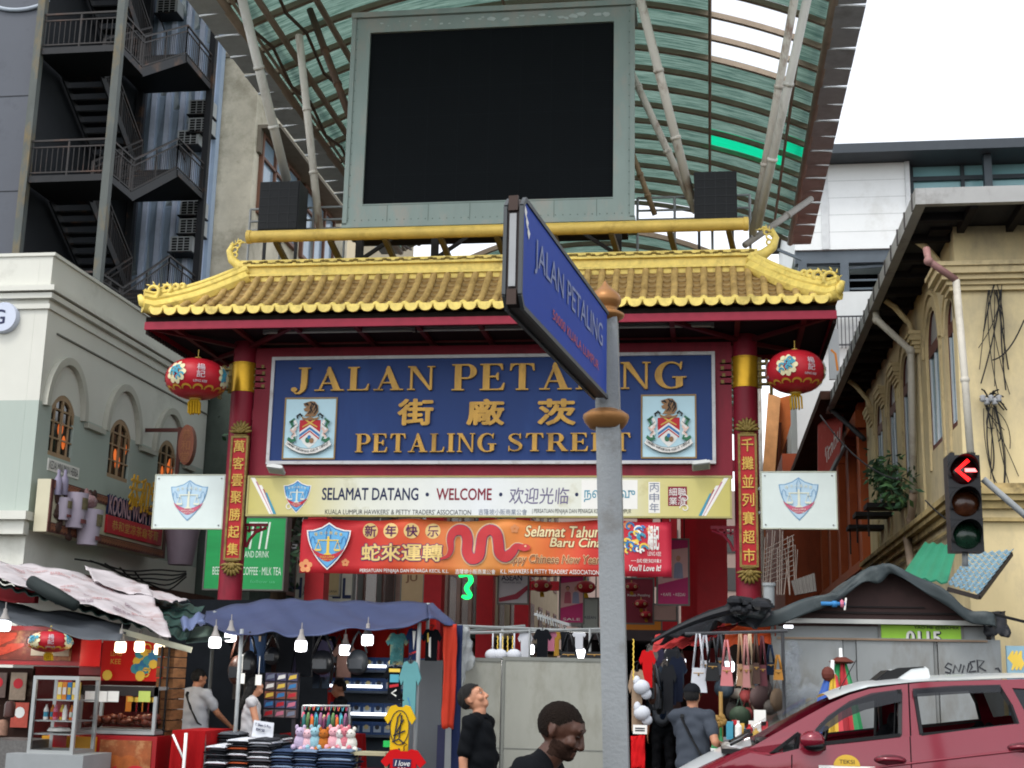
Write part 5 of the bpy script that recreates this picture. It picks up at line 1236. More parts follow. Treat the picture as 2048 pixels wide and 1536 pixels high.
# right: white modern block behind
wb_=T('white_modern_block','white modern block with a dark flat roof and teal windows behind the yellow house','building',(8,48,0))
Yw=45;X0,X1=3.04,6.78
zt=at(1700,328,Yw).z;zb=at(1700,498,Yw).z
m=MB();m.box((X0,Yw,zb),(X1,Yw+10,zt));m.build('wall',M('white_cladding','d3d6d6',.6,var=.04,dirt='b0b0aa',damt=.2,dscale=.3),wb_)
m=MB();m.box((X0+.9,Yw-.05,zb),(X0+1.15,Yw,zt));m.box((X1,Yw-.1,zb),(X1+.15,Yw+10,zt));m.build('fin',M('white_fin2','bcbfc0',.5),wb_)
m=MB();m.box((X0-.3,Yw-1.0,zt+.02),(18,Yw+10,zt+.35));m.build('roof_slab',M('roof_dark','3a4046',.6,var=.1),wb_)
m=MB();m.box((X1+.15,Yw+.5,zb-3),(18,Yw+9,zt));m.build('curtain_wall',M('teal_curtain','7eaab0',.15,var=.12,scale=.5),wb_)
m=MB()
for x in(7.0,8.7,9.6,11.2,12.6,14,15.4):m.box((x,Yw+.38,zb-3),(x+.12,Yw+.499,zt))
m.box((X1+.15,Yw+.36,zt-.55),(18,Yw+.498,zt-.4));m.box((9.3,Yw-.5,zb-1),(9.55,Yw-.2,zt));m.build('mullion',M('mullion_dark','2b343a',.5),wb_)
m=MB()
for k in range(1,5):z=lerp(zb,zt,k/5);m.box((X0,Yw-.004,z),(X1,Yw-.001,z+.015))
m.build('panel_joint',M('joint_grey','a9acac',.6),wb_)
STE=M('grey_blue_steel','4d565e',.5,var=.15);z2=at(1700,590,Yw).z
m=MB();m.box((X0,Yw+.1,zb-.45),(X1+1,Yw+.5,zb-.02))
for x in(X0+.1,X0+1.5,X0+3.2):m.box((x,Yw+.1,z2-2),(x+.28,Yw+.4,zb-.45))
for x in(X0+.1,X0+1.5):m.bar((x+.2,Yw+.3,z2+1.2 if x<4 else zb-.6),(x+1.5,Yw+.3,zb-.5 if x<4 else z2+1.1),.08)
for z in(z2+.25,z2+.55):m.box((X0+.3,Yw+.2,z),(X1,Yw+.26,z+.06))
m.bar((X0-.6,Yw-.2,z2+1.6),(X0+.2,Yw-.2,zb-.4),.09);m.build('steel_frame',STE,wb_)
m=MB();m.box((X0,Yw+3,z2-.2),(X1+2,Yw+3.2,zb));m.build('dark_opening',DARK,wb_)
m=MB();m.box((X0-.1,Yw-.4,0),(X1+3,Yw+2.9,z2));m.build('lower_wall',M('white_lower','bcc0bf',.7,var=.06),wb_)
m=MB()
for k in range(26):x=lerp(X0-.1,X0+3,k/25);m.box((x,Yw-.6,z2-2.0),(x+.03,Yw-.57,z2-.9))
m.box((X0-.1,Yw-.6,z2-.93),(X0+3,Yw-.56,z2-.88));m.box((X0-.1,Yw-.6,z2-1.9),(X0+3,Yw-.56,z2-1.85));m.build('balcony_rail',M('rail_dark','45474a',.6),wb_)
p=atx(1672,720,2.95);s=T('tall_side_sign','pale grey board with an orange stroke hanging beside the far end of the eave','sign',p)
m=MB();a,b,c,d=prect(1657,660,1678,760,31.5);m.box((a,31.4,c),(b,31.5,d));m.build('panel',M('board_grey','a7a9aa',.5,var=.08),s);m=MB();m.poly(ribbon([(a+.05,d-.5),(a+.15,(c+d)/2),(b-.05,c+.2)],.05),(0,31.4,0),X3,Z3,.004);m.build('stroke',ORANGEPR,s)
# right row: orange house, grey house, red hoarding
oh=T('orange_house','deep orange painted shophouse with pilasters beyond the yellow house','building',(4,36,0))
ORA=M('orange_paint','8e3f20',.7,var=.2,scale=1,dirt='6b3018',damt=.35,dscale=.8,stretch=(1,1,.3));ORL=M('orange_light','a04e26',.7,var=.15,dirt='8a3c18',damt=.3)
m=MB();m.box((3.6,31.0,0),(9,44,9));m.build('wall',ORA,oh)
m=MB()
for k,y in enumerate((31.1,33.6,36.2,39.0,42.0)):m.box((3.42,y,0),(3.6,y+.5,8));m.box((3.34,y-.1,7.4),(3.6,y+.6,7.6))
for z in(4.2,7.6):m.box((3.35,31.05,z),(3.6,44,z+.2))
m.build('pilaster',ORL,oh)
for k,y in enumerate((32.2,34.9,37.6)):
 m=MB();m.poly([(-q[0],q[1])for q in arch2(y+.4,.9,5.0,6.4)],(3.6,0,0),-Y3,Z3,.012);m.build('window',M('dark_shutter','3a1c14',.6,var=.3),oh)
m=MB();m.box((2.6,31.2,8.1),(9,44,8.3));m.build('roof',M('roof_rust','4b352c',.8,var=.3),oh)
oz=T('orange_tower','bright orange stepped block with sunlight painted on as pale bands under the right lantern','building',(2.5,60,0))
YO=58;OB=M('bright_orange','b4602a',.6,var=.12,dirt='9a4418',damt=.25)
def op(px,py):q=at(px,py,YO);return(q.x,q.z)
m=MB()
m.poly([op(1518,1200),op(1600,1200),op(1600,830),op(1580,790),op(1545,800),op(1535,900)],(0,YO+6,0),X3,Z3,6)
m.build('wall',OB,oz)
m=MB();m.poly([op(1536,790),op(1560,800),op(1545,1000),op(1520,1010)],(0,YO,0),X3,Z3,.5);m.poly([op(1570,930),op(1600,870),op(1600,990),op(1568,1010)],(0,YO,0),X3,Z3,.35);m.build('painted_sun_band',M('sun_patch_orange','cf9460',.6,var=.25),oz)  # paler slabs put the sun patches on the orange wall into colour
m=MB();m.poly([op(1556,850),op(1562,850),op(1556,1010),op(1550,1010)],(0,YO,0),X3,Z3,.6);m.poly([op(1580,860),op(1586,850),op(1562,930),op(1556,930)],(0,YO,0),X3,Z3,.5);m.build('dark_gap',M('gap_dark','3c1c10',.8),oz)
gh=T('grey_party_house','dirty white house with dark opening between the orange blocks','building',(3,50,0))
YG=50;gp=lambda px,py:(at(px,py,YG).x,at(px,py,YG).z)
m=MB();m.poly([gp(1597,1250),gp(1700,1250),gp(1700,790),gp(1640,790),gp(1597,800)],(0,YG+8,0),X3,Z3,8);m.build('wall',M('grey_render','9a9a96',.8,var=.2,scale=.6,dirt='5f5c58',damt=.35,dscale=.4),gh)
m=MB();m.poly([gp(1600,885),gp(1640,868),gp(1650,940),gp(1600,945)],(0,YG,0),X3,Z3,.05);m.build('dark_opening',DARK,gh)
m=MB();m.tube([gp_ for gp_ in[Vector((gp(1602,905)[0],YG-.15,gp(1602,905)[1])),Vector((gp(1605,925)[0],YG-.15,gp(1605,925)[1])),Vector((gp(1632,948)[0],YG-.15,gp(1632,948)[1]))]],.12,8);m.build('downpipe',GREYM,gh,True)
m=MB()
for k in range(5):x0_=lerp(gp(1608,1100)[0],gp(1650,1100)[0],k/5);m.box((x0_,YG-.05,gp(1600,1250)[1]),(x0_+.35,YG,gp(1600,1060)[1]))
m.build('louvre',M('louvre_grey','6d7678',.5,var=.2),gh)
rs=T('red_hoarding','slanted red signboard with pale lettering above the orange house','sign',(3,34,6))
A,B,C_,D=at(1636,985,34),at(1680,905,33),at(1690,800,33),at(1636,850,34);m=MB();u_=(B-A);v_=(D-A)
m.add([A,B,C_,D,A+Y3*.15,B+Y3*.15,C_+Y3*.15,D+Y3*.15],[(0,1,2,3),(7,6,5,4),(0,4,5,1),(1,5,6,2),(2,6,7,3),(3,7,4,0)]);m.build('panel',M('hoarding_red','a8443c',.6,var=.15,dirt='c08a80',damt=.2),rs)
m=MB();text_mb(m,'ditabu',A.lerp(C_,.5)-Y3*.05,u_.length*.8,.45,u_.normalized(),Z3,shear=.2);m.build('lettering',WHITEPR,rs)
m=MB();m.bar(at(1640,990,33.9),at(1690,890,32.9),.08);m.build('edge',GREYM,rs)
# behind the gate: left street row
def facade(name,lab,Y0,Y1,x,z,mat,wmat=None,rows_=2,ncol=3):
 b=T(name,lab,'building',(x-3,(Y0+Y1)/2,0));m=MB();m.box((x-8,Y0,0),(x,Y1,z));m.build('wall',mat,b)
 for r in range(rows_):
  for c in range(ncol):
   y=lerp(Y0,Y1,(c+.5)/ncol);zz=3.6+r*3.0;m=MB();m.box((x,y-.75,zz),(x+.05,y+.75,zz+1.8));f=m.build('window',M('frame_pinkish','7a5a52',.6,var=.2),b);m=MB();m.box((x+.04,y-.62,zz+.1),(x+.056,y+.62,zz+1.7));m.build('pane',M('dim_pane','2f3235',.2,var=.3),f)
 m=MB();m.box((x,Y0,3.1),(x+.9,Y1,3.3));m.box((x,Y0,z-.3),(x+.3,Y1,z));m.build('canopy_slab',M('slab_green_grey','39463f',.8,var=.3),b)
 return b
facade('grey_shophouse','dim grey green shophouse just behind the left gate column',30.6,36,-10.6,10,M('grey_green_render','4a524c',.8,var=.3))
facade('grey_hotel_house','grey shophouse carrying the hotel signs',36.1,43,-10.0,12,M('hotel_grey','6c6a66',.8,var=.15))
facade('pink_shophouse','dull pink shophouse with brown windows beyond the hotel',43.1,56,-9.4,12,M('pink_render','b8968a',.8,var=.15,dirt='806a62',damt=.3),None,3,5)
facade('cream_shophouse','cream shophouse further down the left side of the street',56.1,80,-8.8,12,M('cream_render_far','a5977e',.8,var=.15),None,3,7)
fb=T('end_of_street_house','dim pinkish houses closing the far end of the market street','building',(-3,110,0));m=MB();m.box((-14,110,0),(8,120,17));m.build('wall',M('far_pink','8d7a72',.8,var=.2,scale=.3),fb)
m=MB()
for i in range(7):
 for j in range(4):m.box((-11+i*2.4,109.9,3+j*3),(-9.6+i*2.4,109.98,4.8+j*3))
m.build('window',M('far_window','3a3836',.4),fb)
rr_=facade('orange_terrace','orange and brown terrace along the right side behind the market stalls',44.1,80,10.4,9,ORA,None,2,6)
tr=T('street_tree','dark leafy tree behind the left gate column and green signboard','tree',(-9.2,28.5,0))
m=MB();m.tube([(-9.2,28.5,0),(-9.25,28.5,3),(-9.1,28.6,5)],[.22,.18,.12],9)
rn=random.Random(4);tp=[]
for k in range(14):
 c=Vector((-9.2+rn.gauss(0,.55),28.6+rn.gauss(0,.6),5.9+rn.gauss(0,.75)));m.tube([(-9.15,28.5,4.3),Vector((-9.15,28.5,5)).lerp(c,.6),c],[.08,.05,.02],6);tp+=[c+Vector((rn.gauss(0,.3),rn.gauss(0,.3),rn.gauss(0,.3)))for _ in range(130)]
m.build('trunk',M('bark','3a3028',.9,var=.3),tr);leaves(tp,.2,'crown',[LEAFD,M('leaf_mid','2c4a2c',.6,var=.5)],tr,.1)
def signb(nm,lab,box,Y,mat,th=.15,items=(),cat='sign'):
 a,b,c,d=prect(*box,Y);s=T(nm,lab,cat,((a+b)/2,Y,c));m=MB();m.box((a,Y,c),(b,Y+th,d));m.build('panel',mat,s)
 f=MB();t=.03
 for q in((a-t,c-t,a,d+t),(b,c-t,b+t,d+t),(a,d,b,d+t),(a,c-t,b,c)):f.box((q[0],Y-.01,q[1]),(q[2],Y+th+.01,q[3]))
 f.build('frame',M('sign_frame_grey','6a6a66',.6),s)
 if nm!='phone_number_sign':
  for x in(lerp(a,b,.12),lerp(a,b,.88)):m=MB();m.tube([(x,Y+th*.5,d),(x,Y+th*.5,d+.6)],.012,5);m.build('hanging_rod',STL,s)
 for k,(tx,bx,mt,kw)in enumerate(items):m=MB();ptext(m,tx,*bx,Y-.002*k,**kw);m.build('lettering',mt,s)
 return s
GRS=M('green_lightbox','1f9a52',.4,var=.25,scale=1.2,stretch=(.2,1,1.4),emit=.12)
WL=M('lit_white','cfe0d4',.5,emit=.2)
signb('green_lightbox','bright green cafe lightbox AND DRINK behind the left gate column',(412,1036,568,1178),26.0,GRS,.3,[('OTTI',(470,1044,540,1098),WL,dict(shear=.25,bold=.01)),('FOOD AND DRINK',(462,1102,538,1115),WL,{}),('BEEF PASTRY · COFFEE · MILK TEA',(425,1134,562,1150),WL,{}),('follow us',(500,1160,550,1166),M('lit_green','5fc088',.5),{})])
OFFW=M('offwhite_board','b4b0a4',.7,var=.15)
signb('telephone_sign','grey board reading TEL beside the green lightbox',(572,1040,606,1084),30,M('grey_board','6d6e66',.7,var=.15),.2,[('TEL :',(577,1058,602,1070),DKPR,{})])
signb('hotel_sign','large off-white hotel board with dark blue EL behind the banner',(592,1100,705,1206),34,OFFW,.25,[('HOTEL',(580,1156,702,1196),NAVY,dict(bold=.02)),('AN',(604,1182,616,1192),DKPR,{})])
signb('tan_sign','small tan board with a leaf mark in front of the hotel board',(643,1138,678,1190),32,M('tan_board','7d6f52',.7,var=.15),.15,[('LAKSANA',(648,1180,674,1185),DKPR,{})])
signb('beige_sign','beige vertical board under the left part of the banner',(803,1142,846,1206),33,M('beige_board','a08a6c',.7,var=.12),.2,[('JU',(812,1150,834,1166),M('brown_ink','6b4a36',.6),dict(bold=.02))])
ne=T('neon_shape','glowing green neon squiggle hanging below the banner','neon sign',at(932,1196,30));m=MB()
NP=[(918,1152),(935,1150),(940,1162),(931,1176),(938,1190),(932,1196),(924,1192)]
for o_ in(0,4):m.tube([at(x+o_,y,30)for x,y in smooth(NP)],.035,6)
m.build('neon_tube',M('neon_green','18d060',.4,emit=2.2),ne,True);m=MB();m.tube([at(922,1150,30.1),at(922,1120,30.1)],.015,5);m.build('wire',WIRE,ne)
# market posts, beams, hanging banners and small lanterns behind the gate
MR=M('market_red','b01a24',.5,var=.2)
mkl={}
for k,(px,Y)in enumerate(((632,27),(868,30),(972,33),(1045,38),(1390,28),(1425,26),(1290,36),(1338,33))):
 p=at(px,1200,Y);t=T('market_post',['red market post behind the left half of the banner','red market post left of the neon squiggle','red market post right of the neon squiggle','red market post behind the pale regional flag','thick red market post right of the pink banner','thick red market post nearest the right gate column','red market post deep in the street','red market post behind the row of small lanterns'][k],'post',(p.x,Y,0),group='red posts of the covered market')
 r_=.20 if px!=1390 and px!=1425 else .28
 m=MB();m.box((p.x-r_,Y-r_,0),(p.x+r_,Y+r_,7.0));m.build('shaft',MR,t);m=MB();m.box((p.x-r_-.06,Y-r_-.06,0),(p.x+r_+.06,Y+r_+.06,.4));m.build('base',REDD,t)
 if k in(1,2,3,6):m=MB();m.box((p.x+r_,Y-.1,4.1),(p.x+1.6,Y+.1,4.35));m.build('bracket_arm',MR,t)
signb('flag_board','white regional summit flag board reading ASEAN below the banner',(998,1146,1055,1206),25,M('flag_white','c4c2c6',.6,var=.08),.03,[('ASEAN',(1003,1150,1044,1161),NAVY,dict(bold=.02)),('MALAYSIA 2025',(1006,1163,1042,1167),NAVY,{})])
m=MB();a=at(998,1200,25);q=[at(998,1196,24.99),at(1030,1188,24.99),at(1055,1170,24.99),at(1055,1180,24.99),at(1035,1198,24.99),at(998,1204,24.99)];m.poly([(p.x,p.z)for p in q][::-1],(0,24.99,0),X3,Z3,.004);tag(m.build('flag_stripe',M('flag_red','a03a4c',.6)),None);bpy.data.objects['flag_stripe'].parent=bpy.data.objects['flag_board'];fs=bpy.data.objects['flag_stripe'];fs.location=fs.location-Vector(bpy.data.objects['flag_board'].location)
MAG=M('magenta_cloth','b02a66',.6,var=.1);PNKC=M('pink_cloth','d0a4a2',.6,var=.1)
def poster(nm,lab,box,Y,lines):
 s=signb(nm,lab,box,Y,PNKC,.02,lines,'banner');a,b,c,d=prect(*box,Y);m=MB();h=d-c;w_=b-a
 m.poly([(a,c),(b,c),(b,c+h*.42),(a,c+h*.30)],(0,Y,0),X3,Z3,.003);m.poly([(a,d-h*.18),(b,d-h*.12),(b,d),(a,d)],(0,Y,0),X3,Z3,.004);m.build('colour_field',MAG,s)
 m=MB()
 for q,(mi,xx)in enumerate(((0,.32),(1,.68))):
  x=a+w_*xx;z=c+h*.40;m.mat(mi).poly([(x-w_*.16,z),(x+w_*.16,z),(x+w_*.13,z+h*.22),(x+w_*.05,z+h*.25),(x-w_*.05,z+h*.25),(x-w_*.13,z+h*.22)],(0,Y,0),X3,Z3,.006);m.mat(2).poly(disc(w_*.075,12,x,z+h*.31,h*.045),(0,Y,0),X3,Z3,.007)
  if q==0:m.mat(3).poly(disc(w_*.09,12,x,z+h*.33,h*.04),(0,Y,0),X3,Z3,.0065)
 m.build('figure_print',[M('print_pink_dress','b05a6a',.6),M('print_blue_suit','8a8fa8',.6),M('print_skin','c08a70',.6),DKPR],s);return s
poster('pink_poster','narrow pink and magenta poster with two printed figures left of the grey sign post',(1121,1150,1166,1245),25,[('SALE',(1126,1236,1160,1241),WHITEPR,{})])
poster('tall_pink_poster','tall pink poster with a figure and magenta foot right of the grey sign post',(1316,1080,1376,1208),24,[('• KAFE  • KEDAI',(1322,1186,1370,1192),WHITEPR,{})])
signb('grey_logo_board','narrow grey board with a ring mark beside the pink poster',(1166,1198,1195,1262),26,M('logo_grey','a4aaa4',.6,var=.1),.04,[('ASEAN',(1168,1232,1192,1238),NAVY,{})])
signb('round_logo_board','dark red and grey board with round seal deep in the market street',(1245,1158,1306,1246),30,M('dull_red_board','7d2a38',.6,var=.1),.05,[('Kelab Petaling',(1255,1188,1300,1194),WHITEPR,{})])
signb('pale_cloud_board','pale board with pink flower print hanging right of the small lanterns',(1308,1210,1352,1240),29,M('pale_pink_board','b89a90',.6,var=.1),.04,[])
signb('yellow_strip_banner','orange yellow strip banner low across the market street',(1250,1242,1322,1262),31,ORANGEPR,.03,[])
LABS=['small red lantern left of the pink poster','small red lantern over the right edge of the pink poster','small red lantern just right of the grey sign post','small red lantern below the seal board','tiny red lantern low beside the yellow strip banner','tiny red lantern at the left end of the yellow strip banner','tiny red lantern at the right end of the yellow strip banner','tiny red lantern under the yellow strip banner']
for lb_,(px,py,w_,Y)in zip(LABS,((1084,1172,38,25),(1172,1174,38,24),(1263,1174,28,25),(1282,1208,28,28),(1292,1230,24,30),(1259,1250,20,33),(1298,1250,18,33),(1270,1260,16,34))):
 lantern(px-w_/2,py-w_*.33,px+w_/2,py+w_*.33,Y,lb_,False,'small red lanterns behind the gate')
m=MB();m.tube(sag(at(1030,1150,25),at(1300,1145,25),.05),.01,4);tag(m.build('lantern_wire',WIRE),'thin black wire carrying the small lanterns','wire')
# stalls
GZ=.12
rn=random.Random(21)
def drape(nm,lab,cat,c,mat,amp=.03,fr=5.,nu=24,nv=14,th=.005,sagm=0.,parent=None,seed=0):
 """tarpaulin through four corners (bottom-left, bottom-right, top-right, top-left) with wrinkles and a slack belly"""
 A,B,C_,D=[Vector(q)for q in c];n_=(B-A).cross(D-A).normalized();r=random.Random(seed);ph=[r.uniform(0,6)for _ in range(8)]
 def fn(a,b):
  p=A.lerp(B,a).lerp(D.lerp(C_,a),b)
  w=sin(a*fr*2.1+b*3+ph[0])+.7*sin(a*fr*4.3-b*fr*2+ph[1])+.5*sin(b*fr*3.7+a*2+ph[2])+.35*sin((a+b)*fr*7+ph[3])
  e=.03*(sin(a*9+ph[4])+sin(a*23+ph[5])*.5)*(1-b)
  return p+n_*amp*w-Z3*sagm*sin(pi*a)*sin(pi*min(1,b+.35))+Z3*e*min(1,amp*25)
 m=MB();m.sheet(fn,nu,nv,th);o=m.build(nm,mat,parent,True);drape.fn=fn;drape.n=n_
 if cat:tag(o,lab,cat)
 return o
BULB=M('lit_bulb','ffffff',.4,emit=2.4,ecol='f4f6ff');BULBC=M('bulb_neck','8f8a86',.5);WARMB=M('warm_lit_bulb','ffffff',.4,emit=2.3,ecol='ffe6bf')
bulb_lab={}
def bulb(px,py,Y,lab,r=.065,warm=False):
 p=at(px,py,Y);b=T('light_bulb',lab,'light bulb',(p.x,Y,p.z-.06),group='bright bulbs hanging over the market stalls')
 m=MB();m.lathe([(0,-.065),(r*.8,-.062),(r,-.045),(r,.03),(r*.85,.05)],p,14);m.build('globe',WARMB if warm else BULB,b,40)
 lt=bpy.data.lights.new('bulb_light','POINT');lt.energy=4.5 if warm else 5;lt.color=(1,.82,.58)if warm else(1,.96,.9);lt.shadow_soft_size=.05;lo=bpy.data.objects.new('bulb_light',lt);COL.objects.link(lo);lo.parent=b;lo.location=(0,-.02,-.08)
 m=MB();m.lathe([(r*.85,.051),(r*.55,.09),(.022,.13),(.02,.17),(0,.175)],p,12);m.tube([p+Z3*.17,p+Z3*.24],.006,4);m.build('neck',BULBC,b,40)
for args in((8,1250,13.6,'lit bulb at the far left under the grey tarpaulin',.07,False),(241,1293,14.0,'warm lit bulb in front of the red food banner, leftmost of three',.06,True),(279,1292,14.4,'warm lit bulb in front of the red food banner, middle of three',.055,True),(319,1297,14.3,'warm lit bulb in front of the red food banner, rightmost of three',.055,True),
    (430,1284,14.2,'big lit bulb under the left corner of the blue canopy'),(461,1272,14.8,'lit bulb just right of the canopy corner bulb'),(602,1291,14.2,'big lit bulb before the hanging bags at the middle of the canopy'),(690,1299,15.2,'smaller lit bulb deeper in front of the red back cloth'),(735,1279,14.5,'lit bulb under the right half of the blue canopy'),
    (1058,1298,16.4,'lit bulb above the grey hoarding among the hanging clothes'),(1160,1306,16.8,'lit bulb above the hoarding beside the sign post'),(1332,1326,18.5,'lit bulb over the dark alley, nearest'),(1350,1326,21,'lit bulb over the dark alley, deeper'),(1364,1324,23,'lit bulb over the dark alley, deepest'),(1457,1332,15.6,'flat lit bulb among the hanging handbags')):bulb(*args)
# left food stall
VIN=M('printed_vinyl','b5aeb0',.5,var=.15,dirt='8a5f58',damt=.28,dscale=1.8);GREYT=M('grey_tarpaulin','43474c',.6,var=.2);
drape('vinyl_tarpaulin','crumpled white printed vinyl sheet thrown over the food stall roof','tarpaulin',[at(-60,1140,13.9),at(345,1264,13.9),at(292,1172,16.4),at(-60,1108,16.4)],VIN,.022,6,60,24)
vfn,vn=drape.fn,drape.n;o=bpy.data.objects['vinyl_tarpaulin']
def on_sheet(body,u0,v0,du,dv,mat_i,m):
 k=MB();text_mb(k,body,(0,0,0),1,1,X3,Y3,depth=0)
 m.mat(mat_i).add([vfn(u0+du*(p.x+.5),v0+dv*p.y)-Y3*.0+(vn if vn.z>0 else-vn)*.014 for p in k.v],k.f)
m=MB();r4=random.Random(14)
for k,tx in enumerate(('untuk warisan kita','Dewan Orang Ramai','Sila hubungi kami','jalan kaki','malam ini sahaja','Selamat')):
 on_sheet(tx,.30+.105*k,.10+.10*(k%2),.11,.07,k%2,m);on_sheet(tx[::-1].lower(),.26+.11*k,.26+.05*(k%3),.09,.04,(k+1)%2,m)
 on_sheet(tx.upper(),.2+.12*k,.70+.06*(k%2),.11,.04,1,m)
m.build('faded_print',[M('faded_ink','6a4a5a',.6),M('faded_red_ink','9a4a48',.6)],o)
drape('vinyl_tarpaulin','narrow crumpled vinyl strip lying along the top of the green stall roof','tarpaulin',[at(190,1168,15.6),at(345,1202,15.6),at(380,1204,16.7),at(170,1128,16.7)],VIN,.016,5,40,12,seed=4)
rf=T('food_stall_roof','green corrugated tile roof of the food stall under the vinyl sheet','roof',at(330,1240,15))
TG=M('green_roof_tile','24403a',.6,var=.3,dirt='152521',damt=.3,dscale=3)
tile_sheet(at(-60,1160,14.1),at(372,1285,14.3),at(408,1215,16.8),at(-60,1130,16.6),16,4).build('tile_sheet',TG,rf)
m=MB();m.grid(lambda a,b:at(lerp(372,462,a),lerp(1287,1280,a)+lerp(0,-32,b),lerp(14.3,16.8,b)),2,2);m.grid(lambda a,b:at(lerp(-60,372,a),lerp(1175,1300,a),lerp(14.15,16.8,b)),4,2);m.build('soffit_board',M('pale_green_soffit','63766c',.7,var=.15),rf)
m=MB();m.bar(at(240,1262,14.05),at(383,1300,14.2),.04,.06);m.build('eave_batten',M('pale_batten','9a9a88',.7),rf)
drape('grey_tarpaulin','dark grey tarpaulin hanging under the vinyl sheet at far left','tarpaulin',[at(-60,1232,13.5),at(240,1282,13.6),at(262,1250,14.4),at(-60,1186,14.6)],GREYT,.02,4,30,10)
m=MB();m.tube([at(62,1163,13.9),at(110,1190,13.8),at(152,1212,13.75)],[.07,.08,.06],10);tag(m.build('tarpaulin_roll',M('dark_roll','17201f',.7),None,True),'rolled dark sheet under the lower edge of the vinyl','tarpaulin')
m=MB();a,b,c,d=prect(-60,1172,70,1205,15);m.box((a,15,c),(b,15.1,d));tag(m.build('red_fascia',REDPR),'red board under the roof of the food stall at far left','board')
FOOD=M('food_photo','6b2a1c',.5,var=.75,scale=5,dirt='b58a5a',damt=.4,dscale=3);REDG=M('stall_red_gloss','8c1218',.3,var=.1,coat=.3)
a,b,c,d=prect(-40,1252,162,1330,13.9);s=T('food_lightbox','red framed lightbox with a picture of grilled meat and a lantern print','sign',((a+b)/2,13.9,c))
m=MB();m.box((a,13.9,c),(b,14.4,d));m.build('box',REDG,s);m=MB();m.box((a+.05,13.885,c+.05),(b-.1,13.899,d-.05));m.build('picture',FOOD,s)
m=MB();m.box((b-.55,13.875,c+.1),(b-.12,13.884,d-.08));m.build('pale_picture',M('pale_photo','a89a84',.5,var=.4,scale=6),s)
m=MB();
for k in range(9):z=lerp(c+.12,d-.1,rn.random());x=lerp(a+.1,b-.7,rn.random());m.poly(ribbon([(x-.12,z-.05),(x,z+.02),(x+.14,z+.05)],[.03,.09,.03]),(0,13.884-.001*k,0),X3,Z3,.003)
m.build('sausage_print',M('sausage_red','9c3420',.4,var=.3,scale=9),s)
lantern(60,1262,140,1305,13.6,'large red lantern with gold tassel hanging in front of the meat lightbox')
a,b,c,d=prect(203,1282,326,1362,15.2);s=T('food_banner','bright red banner LENG KEE with a lion dance print behind warm bulbs','banner',((a+b)/2,15.2,c))
m=MB();m.box((a,15.2,c),(b,15.23,d));m.build('cloth',M('bright_red','c01a16',.5,var=.15),s)
m=MB();ptext(m,'LENG',222,1302,244,1312,15.2);ptext(m,'KEE',222,1318,242,1328,15.2);m.build('lettering',GOLDPR,s)
m=MB()
for k in range(22):x,z=lerp(a+.42,a+.66,rn.random()),lerp(c+.12,d-.12,rn.random());m.mat(k%3).poly(disc(rn.uniform(.03,.07),8,x,z),(0,15.2-.001*k,0),X3,Z3,.003)
for k in range(5):z=lerp(c+.1,d-.08,k/4);m.mat(1).poly(ribbon([(b-.2+.05*cos(t),z+.05*sin(t))for t in[i*.6 for i in range(11)]],.015),(0,15.19,0),X3,Z3,.003)
for x in(a+.1,a+.5):m.mat(1).poly(disc(.06,10,x,c+.06),(0,15.17,0),X3,Z3,.003)
m.build('lion_print',[BLUEPR,YELPR,TEALPR],s)
for(px0,py0,px1,py1,Y,mt,lab)in((160,1285,205,1350,15.4,REDG,'plain dark red board between the lightbox and the red banner'),(-30,1335,60,1480,15.5,M('stall_back','2a1c18',.8,var=.5,dirt='8a7a6a',damt=.3,dscale=2),'dark stall back with old posters at far left'),(60,1335,330,1480,16.4,M('stall_back_red','4a1210',.8,var=.4),'dark red inner wall of the food stall')):
 a,b,c,d=prect(px0,py0,px1,py1,Y);m=MB();m.box((a,Y,max(c,GZ)),(b,Y+.06,d));tag(m.build('stall_board',mt),lab,'board')
a,b,c,d=prect(312,1292,346,1462,14.2);s=T('wood_pillar','pillar of rough brown split wood beside the food display','pillar',((a+b)/2,14.2,0.12))
WOODB=M('rough_wood','6b4a30',.85,var=.45,scale=5,stretch=(1,1,4),dirt='3a261a',damt=.4,dscale=4)
m=MB();rows_w=16
for k in range(rows_w):
 z0_,z1_=lerp(GZ,d,k/rows_w),lerp(GZ,d,(k+1)/rows_w)-.012;x=a
 while x<b-.03:w_=min(rn.uniform(.10,.17),b-x);m.box((x,14.2-rn.uniform(0,.03),z0_),(x+w_-.006,14.55,z1_));x+=w_
m.build('plank_stack',WOODB,s);m=MB()
for x in(a+.13,b-.14):m.box((x,14.14,GZ),(x+.015,14.165,d))
m.build('strap',BLACK,s)
GLASS=M('clear_glass','0c1010',.05,var=0,trans=0,alpha=.10,spec=.35)
def cabinet(nm,lab,px0,py0,px1,py1,Y,dp,shelves,cat='cabinet'):
 a,b,c,d=prect(px0,py0,px1,py1,Y);s=T(nm,lab,cat,((a+b)/2,Y,c));m=MB();t=.035
 for x in(a,b-t):
  for y in(Y,Y+dp-t):m.box((x,y,c),(x+t,y+t,d))
 for z in[c,d-t]:
  for y in(Y,Y+dp-t):m.box((a+t,y+.002,z),(b-t,y+t-.002,z+t))
  for x in(a,b-t):m.box((x+.002,Y+t,z),(x+t-.002,Y+dp-t,z+t))
 m.build('frame',ALU,s);m=MB()
 for q in shelves:z=lerp(c,d,q);m.box((a+t,Y+t,z),(b-t,Y+dp-t,z+.012))
 m.build('shelf',ALU,s);m=MB();m.box((a+t,Y+.01,c+t),(b-t,Y+.014,d-t));m.box((b-.02,Y+t,c+t),(b-.016,Y+dp-t,d-t));m.build('glass',GLASS,s)
 return a,b,c,d
